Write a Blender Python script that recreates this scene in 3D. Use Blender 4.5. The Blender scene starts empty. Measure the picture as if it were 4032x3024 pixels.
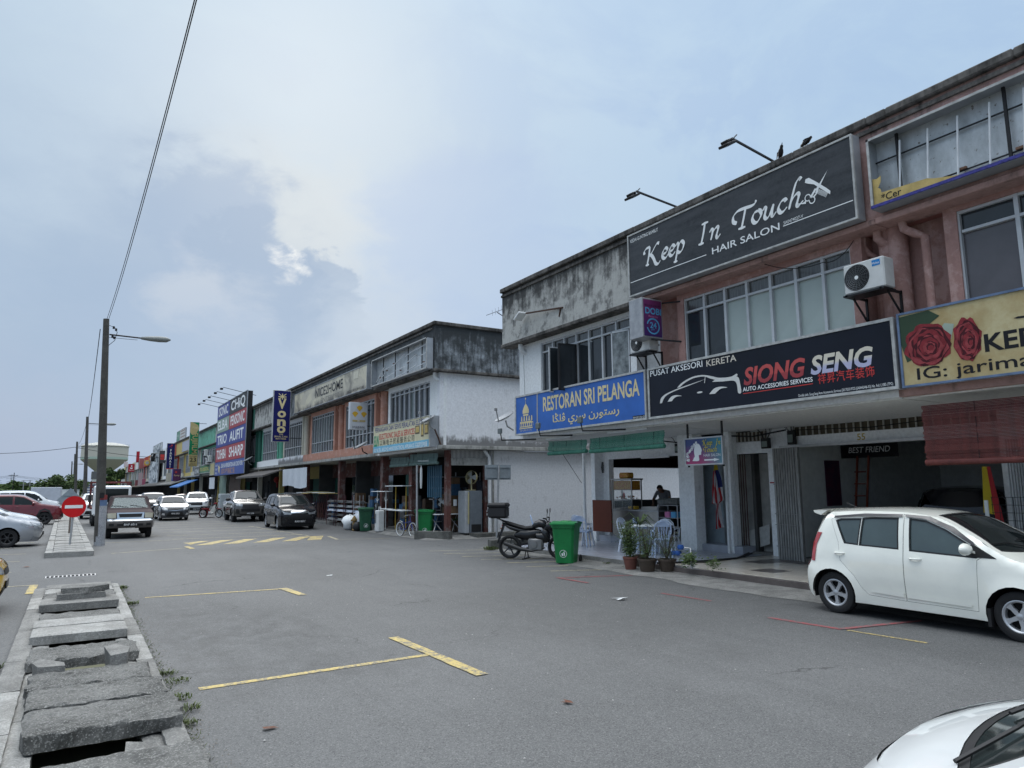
import bpy, bmesh, math, random
import numpy as np
from mathutils import Vector, Matrix, geometry
R_ = math.radians
random.seed(7)
SC = bpy.context.scene
COL = SC.collection
CAMH = 1.9
yaw, pit, rol, FPX = R_(31.6), R_(8.27), R_(-.453), 2778.
f0 = Vector((math.sin(yaw), math.cos(yaw), 0)); r0 = Vector((math.cos(yaw), -math.sin(yaw), 0)); u0 = Vector((0, 0, 1))
fwd = math.cos(pit)*f0+math.sin(pit)*u0
up_ = -math.sin(pit)*f0+math.cos(pit)*u0
rgt = math.cos(rol)*r0+math.sin(rol)*up_
upv = -math.sin(rol)*r0+math.cos(rol)*up_
cd = bpy.data.cameras.new('camera'); cam = bpy.data.objects.new('camera', cd); COL.objects.link(cam)
cd.sensor_width = 36; cd.lens = FPX/4032*36; cd.clip_start = .05; cd.clip_end = 6000
M = Matrix((rgt, upv, -fwd)).transposed().to_4x4(); M.translation = (0, 0, CAMH)
cam.matrix_world = M
SC.camera = cam
def sightdir(px, py):
    v = (px-2016)*rgt-(py-1512)*upv+FPX*fwd
    return v.normalized()
SC.view_settings.view_transform = 'Standard'; SC.view_settings.look = 'None'
SC.view_settings.exposure = 0.66; SC.view_settings.gamma = 1; SC.view_settings.use_curve_mapping = False
SC.render.engine = 'CYCLES'
SC.cycles.max_bounces = 6; SC.cycles.diffuse_bounces = 4; SC.cycles.glossy_bounces = 3; SC.cycles.transparent_max_bounces = 8
SUN_AZ, SUN_EL = R_(14), R_(32)          # azimuth measured from +Y towards +X
W = bpy.data.worlds.new('World'); SC.world = W; W.use_nodes = True
def world():
    nt = W.node_tree; N = nt.nodes; L = nt.links; N.clear()
    def nd(t, **k):
        n = N.new(t)
        for a, b in k.items(): setattr(n, a, b)
        return n
    out = nd('ShaderNodeOutputWorld'); bg = nd('ShaderNodeBackground'); bg.inputs['Strength'].default_value = .1
    L.new(bg.outputs[0], out.inputs[0])
    sky = nd('ShaderNodeTexSky', sky_type='NISHITA'); sky.sun_disc = False
    sky.sun_elevation = SUN_EL; sky.sun_rotation = SUN_AZ
    sky.air_density = 1.5; sky.dust_density = 3
    tc = nd('ShaderNodeTexCoord')
    def math_(op, a, b=None, c=None, clamp=False):
        m = nd('ShaderNodeMath', operation=op); m.use_clamp = clamp
        for i, x in enumerate((a, b, c)):
            if x is None: continue
            if isinstance(x, (int, float)): m.inputs[i].default_value = x
            else: L.new(x, m.inputs[i])
        return m.outputs[0]
    def vm(op, a, b=None, s=None):
        m = nd('ShaderNodeVectorMath', operation=op)
        for i, x in enumerate((a, b)):
            if x is None: continue
            if isinstance(x, tuple): m.inputs[i].default_value = x
            else: L.new(x, m.inputs[i])
        if s is not None:
            if isinstance(s, (int, float)): m.inputs['Scale'].default_value = s
            else: L.new(s, m.inputs['Scale'])
        return m
    dirn = vm('NORMALIZE', tc.outputs['Generated']).outputs[0]
    mp = nd('ShaderNodeMapping'); mp.inputs['Scale'].default_value = (1, 1, 1.7); L.new(dirn, mp.inputs[0])
    def noise(sc, det, ro, dist=0, col=False, off=0):
        n = nd('ShaderNodeTexNoise'); n.inputs['Scale'].default_value = sc; n.inputs['Detail'].default_value = det
        n.inputs['Roughness'].default_value = ro; n.inputs['Distortion'].default_value = dist
        if off:
            m2 = nd('ShaderNodeMapping'); m2.inputs['Location'].default_value = (off, off*.7, -off); L.new(mp.outputs[0], m2.inputs[0]); L.new(m2.outputs[0], n.inputs['Vector'])
        else: L.new(mp.outputs[0], n.inputs['Vector'])
        return n.outputs['Color' if col else 'Fac']
    def ramp(f, stops, interp='LINEAR'):
        r = nd('ShaderNodeValToRGB'); r.color_ramp.interpolation = interp
        e = r.color_ramp.elements
        e[0].position, e[0].color = stops[0][0], (*stops[0][1], 1)
        e[1].position, e[1].color = stops[1][0], (*stops[1][1], 1)
        for p, c in stops[2:]:
            x = e.new(p); x.color = (*c, 1)
        L.new(f, r.inputs[0]); return r.outputs[0]
    def mix(f, a, b, mode='MIX'):
        m = nd('ShaderNodeMix', data_type='RGBA', blend_type=mode)
        for i, x in ((0, f), (6, a), (7, b)):
            if isinstance(x, (int, float)): m.inputs[i].default_value = x
            elif isinstance(x, tuple): m.inputs[i].default_value = (*x, 1)
            else: L.new(x, m.inputs[i])
        return m.outputs[2]
    sep = nd('ShaderNodeSeparateXYZ'); L.new(dirn, sep.inputs[0])
    zf = math_('MAXIMUM', sep.outputs[2], 0)
    base = ramp(zf, [(0, (.34, .40, .50)), (.12, (.275, .375, .53)), (.30, (.325, .445, .585)), (.60, (.38, .505, .645)), (.80, (1.4, 1.5, 1.62)), (1, (2.3, 2.4, 2.5))])
    big = noise(1.5, 5, .5, .3)
    pale = ramp(big, [(.40, (0, 0, 0)), (.66, (1, 1, 1))])
    low = math_('SUBTRACT', 1, math_('MULTIPLY', zf, 1.25), clamp=True)
    col = mix(math_('MULTIPLY', math_('MULTIPLY', pale, low), .6), base, (.50, .575, .635))
    med = noise(4.2, 10, .62, .6, off=3.1)
    dk = ramp(med, [(.47, (0, 0, 0)), (.60, (1, 1, 1))])
    col = mix(math_('MULTIPLY', math_('MULTIPLY', dk, low), .85), col, (.27, .38, .58))
    nv = vm('SUBTRACT', noise(3.2, 4, .5, .0, col=True, off=1.3), (.5, .5, .5)).outputs[0]
    nv2 = vm('SUBTRACT', noise(15, 9, .62, .3, col=True, off=2.2), (.5, .5, .5)).outputs[0]
    nv = vm('ADD', vm('SCALE', nv, s=.75).outputs[0], vm('SCALE', nv2, s=.38).outputs[0]).outputs[0]
    def blob(px, py, rad, edge, warp, colour, amt, stretch=1.0):
        nonlocal col
        c = sightdir(px, py)
        d = vm('ADD', dirn, vm('SCALE', nv, s=warp).outputs[0]).outputs[0]
        e = vm('SUBTRACT', d, tuple(c)).outputs[0]
        e = vm('MULTIPLY', e, (1, 1, stretch)).outputs[0]
        l = vm('LENGTH', e).outputs['Value']
        mr = nd('ShaderNodeMapRange', interpolation_type='SMOOTHSTEP')
        mr.inputs[1].default_value = rad+edge; mr.inputs[2].default_value = rad-edge
        L.new(l, mr.inputs[0])
        col = mix(math_('MULTIPLY', mr.outputs[0], amt), col, colour)
    blob(100, 300, .42, .30, .3, (.395, .50, .59), .65)
    blob(60, 1350, .28, .20, .3, (.28, .37, .50), .7)
    blob(0, 1900, .16, .10, .2, (.28, .34, .47), .55)
    blob(1400, 830, .20, .18, .3, (.385, .475, .565), .6)
    blob(1850, 1050, .17, .06, .3, (.32, .42, .585), .6, 1.2)
    blob(1080, 880, .085, .07, .3, (.45, .515, .56), .8)
    blob(1250, 1000, .06, .05, .3, (.50, .55, .58), .7)
    blob(700, 1180, .16, .12, .34, (.225, .325, .465), .85, 1.2)
    blob(850, 930, .085, .022, .32, (.235, .335, .475), .8)
    blob(1010, 1080, .078, .010, .34, (.215, .315, .455), .8)
    blob(1215, 1200, .082, .008, .30, (.215, .315, .455), .82)
    blob(1125, 1000, .016, .012, .24, (.76, .77, .75), .85); blob(1165, 975, .010, .008, .2, (.76, .77, .75), .8); blob(1085, 1085, .012, .010, .2, (.60, .63, .65), .7)
    blob(760, 1200, .055, .035, .34, (.42, .475, .545), .8)
    blob(1450, 1330, .085, .05, .34, (.40, .48, .575), .8)
    blob(800, 1620, .18, .14, .3, (.285, .385, .53), .6)
    gain = nd('ShaderNodeMapRange', interpolation_type='SMOOTHSTEP'); gain.inputs[1].default_value = .58; gain.inputs[2].default_value = .85; gain.inputs[3].default_value = 8.25; gain.inputs[4].default_value = 11.5
    L.new(zf, gain.inputs[0])
    sc10 = vm('SCALE', col, s=gain.outputs[0]).outputs[0]
    fin = mix(.97, sky.outputs[0], sc10)
    L.new(fin, bg.inputs['Color'])
world()
sd = bpy.data.lights.new('sun', 'SUN'); sd.energy = .6; sd.angle = R_(28); sd.color = (1, .96, .9)
so = bpy.data.objects.new('sun', sd); COL.objects.link(so)
sdir = Vector((math.sin(SUN_AZ)*math.cos(SUN_EL), math.cos(SUN_AZ)*math.cos(SUN_EL), math.sin(SUN_EL)))
so.rotation_euler = sdir.to_track_quat('Z', 'Y').to_euler(); so.location = (0, 0, 30)
def thing(name, label, cat, loc=(0, 0, 0), group=None, rz=0):
    o = bpy.data.objects.new(name, None); COL.objects.link(o); o.empty_display_size = .1
    o.location = loc; o.rotation_euler = (0, 0, rz); o['label'] = label; o['category'] = cat
    if group: o['group'] = group
    return o
def tag(o, label=None, cat=None, group=None, kind=None):
    for k, v in (('label', label), ('category', cat), ('group', group), ('kind', kind)):
        if v: o[k] = v
    return o
def woff(p):
    v = Vector((0, 0, 0))
    while p is not None: v = v+p.location; p = p.parent
    return v
def copytree(o, loc=None, rz=None, label=None, parent=None):
    c = o.copy(); COL.objects.link(c)
    if parent: c.parent = parent
    if loc is not None: c.location = loc
    if rz is not None: c.rotation_euler = (0, 0, rz)
    if label: c['label'] = label
    for ch in list(o.children): copytree(ch, parent=c)
    return c
class MB:
    def __init__(s): s.v = []; s.f = []; s.m = []; s.T = None; s.mi = 0
    def add(s, vs, fs):
        b = len(s.v)
        if s.T is not None: vs = [s.T @ Vector(p) for p in vs]
        s.v += [tuple(p) for p in vs]
        s.f += [tuple(i+b for i in f) for f in fs]; s.m += [s.mi]*len(fs)
        return s
    def box(s, x0, x1, y0, y1, z0, z1):
        if x0 > x1: x0, x1 = x1, x0
        if y0 > y1: y0, y1 = y1, y0
        if z0 > z1: z0, z1 = z1, z0
        return s.add([(x0, y0, z0), (x1, y0, z0), (x1, y1, z0), (x0, y1, z0), (x0, y0, z1), (x1, y0, z1), (x1, y1, z1), (x0, y1, z1)],
                     [(3, 2, 1, 0), (4, 5, 6, 7), (0, 1, 5, 4), (1, 2, 6, 5), (2, 3, 7, 6), (3, 0, 4, 7)])
    def cbox(s, x0, x1, y0, y1, z0, z1, c=.02, jit=0):
        bm = bmesh.new(); bmesh.ops.create_cube(bm, size=1)
        for v in bm.verts: v.co = Vector((x0+(v.co.x+.5)*(x1-x0), y0+(v.co.y+.5)*(y1-y0), z0+(v.co.z+.5)*(z1-z0)))
        bmesh.ops.bevel(bm, geom=bm.edges[:], offset=c, segments=1, affect='EDGES')
        if jit:
            for v in bm.verts: v.co += Vector((random.uniform(-jit, jit) for _ in range(3)))
        bm.verts.ensure_lookup_table()
        s.add([v.co.copy() for v in bm.verts], [[v.index for v in f.verts] for f in bm.faces]); bm.free()
        return s
    def beam(s, a, b, w, h=None, upd=(0, 0, 1)):
        h = h or w; a = Vector(a); b = Vector(b); d = (b-a).normalized(); u = Vector(upd)
        if abs(d.dot(u)) > .98: u = Vector((1, 0, 0))
        sd_ = d.cross(u).normalized(); u = sd_.cross(d)
        P = []
        for p in (a, b):
            for i, j in ((-1, -1), (1, -1), (1, 1), (-1, 1)): P.append(p+sd_*i*w/2+u*j*h/2)
        return s.add(P, [(0, 3, 2, 1), (4, 5, 6, 7), (0, 1, 5, 4), (1, 2, 6, 5), (2, 3, 7, 6), (3, 0, 4, 7)])
    def tube(s, pts, r, n=8, cap=True, closed=False):
        pts = [Vector(p) for p in pts]; k = len(pts); rr = r if isinstance(r, (list, tuple)) else [r]*k
        prev = None; P = []
        for i, p in enumerate(pts):
            if closed: d = (pts[(i+1) % k]-pts[i-1])
            else: d = pts[min(i+1, k-1)]-pts[max(i-1, 0)]
            d = d.normalized() if d.length > 1e-9 else Vector((0, 0, 1))
            if prev is None:
                u = d.orthogonal().normalized()
            else:
                u = prev-d*prev.dot(d); u = u.normalized() if u.length > 1e-6 else d.orthogonal().normalized()
            prev = u; w = d.cross(u)
            for j in range(n):
                a = 2*math.pi*j/n; P.append(p+(u*math.cos(a)+w*math.sin(a))*rr[i])
        F = []
        for i in range(k-1 if not closed else k):
            i2 = (i+1) % k
            for j in range(n):
                j2 = (j+1) % n; F.append((i*n+j, i*n+j2, i2*n+j2, i2*n+j))
        if cap and not closed:
            F.append(tuple(range(n-1, -1, -1))); F.append(tuple((k-1)*n+j for j in range(n)))
        return s.add(P, F)
    def cyl(s, a, b, r, r2=None, n=12): return s.tube([a, b], [r, r if r2 is None else r2], n)
    def lathe(s, prof, n=24, c=(0, 0, 0), ax=(0, 0, 1), arc=None):
        ax = Vector(ax).normalized(); u = ax.orthogonal().normalized(); w = ax.cross(u); c = Vector(c)
        P = []; k = len(prof)
        for j in range(n):
            a = 2*math.pi*j/n; d = u*math.cos(a)+w*math.sin(a)
            for (r, z) in prof: P.append(c+d*r+ax*z)
        F = []
        for j in range(n):
            j2 = (j+1) % n
            for i in range(k-1): F.append((j*k+i, j2*k+i, j2*k+i+1, j*k+i+1))
        return s.add(P, F)
    def quad(s, a, b, c, d): return s.add([a, b, c, d], [(0, 1, 2, 3)])
    def poly(s, fr, pts, d=0.0, thick=0.0):
        pts = [Vector((p[0], p[1], 0)) for p in pts]
        tri = geometry.tessellate_polygon([pts])
        area = sum(pts[i-1].x*pts[i].y-pts[i].x*pts[i-1].y for i in range(len(pts)))
        P = [fr(p.x, p.y, d) for p in pts]; n = len(P)
        F = [tuple(t) for t in tri]
        if thick:
            P += [fr(p.x, p.y, d-thick) for p in pts]
            F += [tuple(i+n for i in reversed(t)) for t in tri]
            for i in range(n):
                j = (i+1) % n; F.append((i, i+n, j+n, j) if area > 0 else (j, j+n, i+n, i))
        return s.add(P, F)
    def grid(s, fn, nu, nv):
        P = [fn(i/nu, j/nv) for i in range(nu+1) for j in range(nv+1)]
        F = [(i*(nv+1)+j, (i+1)*(nv+1)+j, (i+1)*(nv+1)+j+1, i*(nv+1)+j+1) for i in range(nu) for j in range(nv)]
        return s.add(P, F)
    def mesh(s, name, mats, off=Vector((0, 0, 0)), smooth=None):
        me = bpy.data.meshes.new(name)
        V = [(x-off.x, y-off.y, z-off.z) for x, y, z in s.v]
        me.from_pydata(V, [], s.f)
        ms = mats if isinstance(mats, (list, tuple)) else [mats]
        for m_ in ms: me.materials.append(m_)
        if len(ms) > 1: me.polygons.foreach_set('material_index', s.m)
        if smooth is not None:
            me.shade_smooth()
            if smooth < 180: me.set_sharp_from_angle(angle=R_(smooth))
        me.update()
        return me
    def build(s, name, mats, parent=None, smooth=None, label=None, cat=None, group=None, kind=None):
        me = s.mesh(name, mats, woff(parent), smooth)
        o = bpy.data.objects.new(name, me); COL.objects.link(o)
        if parent: o.parent = parent
        return tag(o, label, cat, group, kind)
def inst(name, me, loc, parent, rz=0, rot=None, scale=None):
    o = bpy.data.objects.new(name, me); COL.objects.link(o); o.parent = parent
    o.location = Vector(loc)-woff(parent); o.rotation_euler = rot if rot else (0, 0, rz)
    if scale: o.scale = scale
    return o
def Fr(o, u, v, n):
    o, u, v, n = Vector(o), Vector(u), Vector(v), Vector(n)
    def f(a, b, d=0.0): return o+u*a+v*b+n*d
    f.o, f.u, f.v, f.n = o, u, v, n
    return f
def FX(X, Y, Z): return Fr((X, Y, Z), (0, -1, 0), (0, 0, 1), (-1, 0, 0))     # facing the street: a runs towards the camera
def FY(X, Y, Z): return Fr((X, Y, Z), (1, 0, 0), (0, 0, 1), (0, -1, 0))      # facing the camera end of the street
FIT = []
def text(s, fr, a, b, size, m, parent, width=None, bold=0.0, shear=0.0, d=.004, align='LEFT', spacing=1.0, name='lettering', rot=0.0, ext=0.0):
    cu = bpy.data.curves.new(name, 'FONT'); cu.body = s; cu.size = size*1.38; cu.offset = bold*size; cu.shear = shear
    cu.align_x = align; cu.space_character = spacing; cu.resolution_u = 3; cu.extrude = ext; cu.fill_mode = 'FRONT' if not ext else 'BOTH'
    cu.materials.append(m)
    o = bpy.data.objects.new(name, cu); COL.objects.link(o); o.parent = parent
    u, v = fr.u, fr.v
    if rot: u, v = u*math.cos(rot)+v*math.sin(rot), v*math.cos(rot)-u*math.sin(rot)
    Mx = Matrix((u, v, fr.n)).transposed()
    o.rotation_euler = Mx.to_euler(); o.location = fr(a, b, d)-woff(parent)
    if width: FIT.append((o, width))
    return o
def pip(px, py, poly):
    poly = np.asarray(poly); x0, y0 = poly[:, 0], poly[:, 1]; x1, y1 = np.roll(x0, -1), np.roll(y0, -1)
    px = np.asarray(px)[:, None]; py = np.asarray(py)[:, None]
    c = ((y0 > py) != (y1 > py)) & (px < (x1-x0)*(py-y0)/np.where(y1 == y0, 1e-12, y1-y0)+x0)
    return c.sum(1) % 2 == 1
def resamp(loop, step):
    out = []
    n = len(loop)
    for i in range(n):
        a, b = loop[i], loop[(i+1) % n]; d = math.hypot(b[0]-a[0], b[1]-a[1]); k = max(1, int(math.ceil(d/step)))
        for j in range(k): out.append((a[0]+(b[0]-a[0])*j/k, a[1]+(b[1]-a[1])*j/k))
    return out
def fill2d(outer, holes, step):
    loops = [resamp(outer, step)]+[resamp(h, step) for h in holes]
    pts = []; ed = []
    for lp in loops:
        b = len(pts); pts += lp; ed += [(b+i, b+(i+1) % len(lp)) for i in range(len(lp))]
    P = np.array(pts)
    gx = np.arange(P[:, 0].min()+step/2, P[:, 0].max(), step); gy = np.arange(P[:, 1].min()+step/2, P[:, 1].max(), step)
    if len(gx) and len(gy):
        G = np.array([(x, y) for x in gx for y in gy]); ok = pip(G[:, 0], G[:, 1], loops[0])
        for h in loops[1:]: ok &= ~pip(G[:, 0], G[:, 1], h)
        G = G[ok]
        if len(G):
            dd = ((G[:, None, :]-P[None])**2).sum(2).min(1); G = G[dd > (step*.45)**2]
            pts = pts+[tuple(g) for g in G]
    r = geometry.delaunay_2d_cdt([Vector(p) for p in pts], ed, [], 0, 1e-6)
    V = [tuple(v) for v in r[0]]; T = [f for f in r[2] if len(f) == 3]
    if not T: return V, []
    C = np.array([[sum(V[i][0] for i in t)/3, sum(V[i][1] for i in t)/3] for t in T])
    ok = pip(C[:, 0], C[:, 1], loops[0])
    for h in loops[1:]: ok &= ~pip(C[:, 0], C[:, 1], h)
    T = [t for t, k in zip(T, ok) if k]
    T2 = []
    for t in T:
        a, b, c = (V[i] for i in t)
        T2.append(tuple(t) if (b[0]-a[0])*(c[1]-a[1])-(b[1]-a[1])*(c[0]-a[0]) > 0 else (t[0], t[2], t[1]))
    return V, T2
def circ(cx, cy, r, n=20, a0=0, a1=2*math.pi, ry=None):
    full = abs(a1-a0-2*math.pi) < 1e-6
    return [(cx+r*math.cos(a0+(a1-a0)*i/(n if full else n-1)), cy+(ry or r)*math.sin(a0+(a1-a0)*i/(n if full else n-1))) for i in range(n)]
def spline(pts, k=6, closed=False):
    n = len(pts); out = []
    rng = n if closed else n-1
    for i in range(rng):
        g = (lambda j: pts[j % n]) if closed else (lambda j: pts[min(max(j, 0), n-1)])
        p0, p1, p2, p3 = (Vector(g(i-1)), Vector(g(i)), Vector(g(i+1)), Vector(g(i+2)))
        for j in range(k):
            t = j/k
            out.append(tuple(.5*((2*p1)+(p2-p0)*t+(2*p0-5*p1+4*p2-p3)*t*t+(3*p1-p0-3*p2+p3)*t**3)))
    if not closed: out.append(tuple(pts[-1]))
    return out
_mc = {}
def mat(name, c, rough=.6, metal=0., var=.12, vs=6., bump=.0, bs=60., c2=None, spec=.3, coat=0., streak=0., emit=None, alpha=None, trans=0.):
    if name in _mc: return _mc[name]
    m = bpy.data.materials.new(name); m.use_nodes = True; nt = m.node_tree; N = nt.nodes; L = nt.links
    b = N['Principled BSDF']; b.inputs['Roughness'].default_value = rough; b.inputs['Metallic'].default_value = metal
    b.inputs['Specular IOR Level'].default_value = spec
    if coat: b.inputs['Coat Weight'].default_value = coat; b.inputs['Coat Roughness'].default_value = .04
    if trans: b.inputs['Transmission Weight'].default_value = trans
    if alpha is not None: b.inputs['Alpha'].default_value = alpha
    b.inputs['Base Color'].default_value = (*c, 1)
    if emit: b.inputs['Emission Color'].default_value = (*c, 1); b.inputs['Emission Strength'].default_value = emit
    if var or bump or c2 or streak:
        tc = N.new('ShaderNodeTexCoord')
        src = tc.outputs['Object']
        if streak:
            mp = N.new('ShaderNodeMapping'); mp.inputs['Scale'].default_value = (streak, streak, 1); L.new(src, mp.inputs[0]); srcs = mp.outputs[0]
        else: srcs = src
        n = N.new('ShaderNodeTexNoise'); n.inputs['Scale'].default_value = vs; n.inputs['Detail'].default_value = 6; n.inputs['Roughness'].default_value = .6
        L.new(srcs, n.inputs['Vector'])
        mx = N.new('ShaderNodeMix'); mx.data_type = 'RGBA'
        d = c2 if c2 else tuple(x*(1-var) for x in c); e = c if c2 else tuple(min(1, x*(1+var)) for x in c)
        mx.inputs[6].default_value = (*d, 1); mx.inputs[7].default_value = (*e, 1)
        r = N.new('ShaderNodeMapRange'); r.inputs[1].default_value = .3; r.inputs[2].default_value = .7; L.new(n.outputs['Fac'], r.inputs[0])
        L.new(r.outputs[0], mx.inputs[0]); L.new(mx.outputs[2], b.inputs['Base Color'])
        if bump:
            n2 = N.new('ShaderNodeTexNoise'); n2.inputs['Scale'].default_value = bs; n2.inputs['Detail'].default_value = 4
            L.new(src, n2.inputs['Vector'])
            bp = N.new('ShaderNodeBump'); bp.inputs['Strength'].default_value = bump; bp.inputs['Distance'].default_value = .01
            L.new(n2.outputs['Fac'], bp.inputs['Height']); L.new(bp.outputs[0], b.inputs['Normal'])
    _mc[name] = m
    return m
class NT:
    def __init__(s, name, rough=.7):
        s.m = bpy.data.materials.new(name); s.m.use_nodes = True; s.N = s.m.node_tree.nodes; s.L = s.m.node_tree.links
        s.b = s.N['Principled BSDF']; s.b.inputs['Roughness'].default_value = rough
        s.tc = s.N.new('ShaderNodeTexCoord'); s.obj = s.tc.outputs['Object']
    def inp(s, n, i, x):
        if x is None: return
        if isinstance(x, (int, float)): n.inputs[i].default_value = x
        elif isinstance(x, tuple): n.inputs[i].default_value = (*x, 1) if (len(x) == 3 and n.inputs[i].type == 'RGBA') else x
        else: s.L.new(x, n.inputs[i])
    def map(s, sc=(1, 1, 1), loc=(0, 0, 0), v=None):
        n = s.N.new('ShaderNodeMapping'); n.inputs['Scale'].default_value = sc; n.inputs['Location'].default_value = loc
        s.L.new(v or s.obj, n.inputs[0]); return n.outputs[0]
    def noise(s, v, sc, det=5, ro=.6, dist=0., col=False):
        n = s.N.new('ShaderNodeTexNoise'); n.inputs['Scale'].default_value = sc; n.inputs['Detail'].default_value = det
        n.inputs['Roughness'].default_value = ro; n.inputs['Distortion'].default_value = dist; s.L.new(v, n.inputs['Vector'])
        return n.outputs['Color' if col else 'Fac']
    def vor(s, v, sc, feat='F1', out='Distance'):
        n = s.N.new('ShaderNodeTexVoronoi'); n.feature = feat; n.inputs['Scale'].default_value = sc; s.L.new(v, n.inputs['Vector']); return n.outputs[out]
    def rng(s, x, a, b, c=0., d=1., sm=False):
        n = s.N.new('ShaderNodeMapRange'); n.interpolation_type = 'SMOOTHSTEP' if sm else 'LINEAR'
        for i, q in enumerate((x, a, b, c, d)): s.inp(n, i, q)
        return n.outputs[0]
    def mth(s, op, a, b=None):
        n = s.N.new('ShaderNodeMath'); n.operation = op; s.inp(n, 0, a); s.inp(n, 1, b); return n.outputs[0]
    def mix(s, f, a, b, mode='MIX'):
        n = s.N.new('ShaderNodeMix'); n.data_type = 'RGBA'; n.blend_type = mode; s.inp(n, 0, f); s.inp(n, 6, a); s.inp(n, 7, b); return n.outputs[2]
    def sep(s, v=None):
        n = s.N.new('ShaderNodeSeparateXYZ'); s.L.new(v or s.obj, n.inputs[0]); return n.outputs
    def bump(s, h, st=.3, dist=.01):
        n = s.N.new('ShaderNodeBump'); n.inputs['Strength'].default_value = st; n.inputs['Distance'].default_value = dist
        s.L.new(h, n.inputs['Height']); s.L.new(n.outputs[0], s.b.inputs['Normal'])
    def out(s, col, rough=None):
        s.inp(s.b, 'Base Color', col)
        if rough is not None: s.inp(s.b, 'Roughness', rough)
        return s.m
def wallmat(name, c, grime=(.05, .05, .048), amt=.5, top=0., bottom=0., z0=0., z1=1., patch=None, rough=.85):
    """painted or bare render wall: mottled, rain streaks, mould heavier near the top or the foot"""
    if name in _mc: return _mc[name]
    t = NT(name, rough); t.b.inputs['Specular IOR Level'].default_value = .12; s1 = t.map((5, 5, .55)); n1 = t.noise(s1, 1.6, 6, .65, .3); n2 = t.noise(t.obj, 2.2, 8, .7); n3 = t.noise(t.obj, 14, 5, .6)
    z = t.sep()[2]
    base = t.mix(t.rng(n3, .3, .7), tuple(x*.86 for x in c), tuple(min(1, x*1.06) for x in c))
    if patch: base = t.mix(t.rng(n2, .5, .58), base, patch)
    f = t.mth('ADD', t.mth('MULTIPLY', n1, .42), t.mth('MULTIPLY', n2, .58))
    if top: f = t.mth('ADD', f, t.rng(z, z1-(z1-z0)*.6, z1, 0., top))
    if bottom: f = t.mth('ADD', f, t.rng(z, z0+(z1-z0)*.3, z0, 0., bottom))
    g = t.rng(f, .62-amt*.2, .80-amt*.12, 0., 1., True)
    col = t.mix(t.mth('MULTIPLY', g, .92), base, grime)
    sp = t.rng(t.noise(t.obj, 11, 6, .75), .62, .72)
    col = t.mix(t.mth('MULTIPLY', sp, .25), col, tuple(x*.5 for x in c))
    t.bump(t.mth('ADD', t.noise(t.obj, 24, 5, .6), n2), .16, .006)
    t.out(col); _mc[name] = t.m
    return t.m
def m_asphalt():
    t = NT('asphalt', .82)
    big = t.noise(t.obj, .16, 5, .6); med = t.noise(t.obj, 1.1, 6, .65); streak = t.noise(t.map((1.1, .12, 1)), 1.3, 6, .62)
    fine = t.noise(t.obj, 60, 4, .8); grit = t.vor(t.obj, 110, 'F1', 'Color'); gs = t.sep(grit)[0]
    col = t.mix(t.rng(big, .35, .65), (.052, .054, .056), (.108, .110, .112))
    col = t.mix(t.mth('MULTIPLY', t.rng(streak, .45, .68), .6), col, (.052, .054, .056))
    col = t.mix(t.mth('MULTIPLY', t.rng(med, .54, .68), .5), col, (.05, .051, .052))
    col = t.mix(t.rng(fine, .30, .72, 0., .6), col, (.17, .17, .167))
    col = t.mix(t.rng(gs, .62, 1., 0., .4), col, (.26, .26, .25))
    col = t.mix(t.rng(gs, .16, 0., 0., .7), col, (.03, .03, .032))
    def stain(cx, cy, rx, ry, amt, c):
        nonlocal col
        v = t.map((1/rx, 1/ry, 1), (-cx/rx, -cy/ry, 0)); n = t.N.new('ShaderNodeVectorMath'); n.operation = 'LENGTH'
        w = t.N.new('ShaderNodeVectorMath'); w.operation = 'MULTIPLY'; t.L.new(v, w.inputs[0]); w.inputs[1].default_value = (1, 1, 0)
        t.L.new(w.outputs[0], n.inputs[0])
        f = t.mth('MULTIPLY', t.rng(n.outputs['Value'], 1.2, .2, 0., 1., True), t.rng(t.noise(t.map((3, 2, 1)), 1.3, 8, .75), .40, .66))
        col = t.mix(t.mth('MULTIPLY', f, amt), col, c)
    stain(2.4, 10.3, 1.1, 2.3, .5, (.035, .035, .036))
    stain(2.6, 7.8, 1.4, 1.0, .4, (.04, .04, .04))
    stain(1.6, 12.5, .9, 1.6, .45, (.05, .05, .05))
    stain(5.5, 24.5, 3.2, 1.2, .4, (.05, .05, .05))
    stain(1.4, 9.6, .55, 3.5, .5, (.06, .058, .055))
    stain(6.2, 8.5, 1.6, 4.0, .28, (.05, .05, .05))
    stain(4.6, 17.5, 2.5, 3.5, .25, (.055, .055, .055))
    stain(8.2, 14.2, 1.3, 2.6, .3, (.05, .05, .05))
    stain(-1.5, 11.5, 1.0, 4.5, .55, (.05, .05, .05))
    stain(9.7, 7.2, 1.4, 2.6, .35, (.05, .05, .05))
    wv = t.noise(t.obj, 1.5, 4, .6, col=True); mp = t.N.new('ShaderNodeVectorMath'); mp.operation = 'ADD'; t.L.new(t.obj, mp.inputs[0])
    s2 = t.N.new('ShaderNodeVectorMath'); s2.operation = 'SCALE'; t.L.new(wv, s2.inputs[0]); s2.inputs['Scale'].default_value = .8; t.L.new(s2.outputs[0], mp.inputs[1])
    cr = t.vor(mp.outputs[0], .32, 'DISTANCE_TO_EDGE')
    ck = t.mth('MULTIPLY', t.rng(cr, .008, .002), t.rng(t.noise(t.obj, .35, 2), .52, .6))
    col = t.mix(t.mth('MULTIPLY', ck, .6), col, (.03, .03, .03))
    h = t.mth('ADD', fine, t.mth('MULTIPLY', gs, .6)); t.bump(h, .55, .006)
    t.b.inputs['Specular IOR Level'].default_value = .22
    t.out(col, t.rng(fine, .3, .7, .62, .86)); return t.m
ASPH = m_asphalt()
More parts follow.
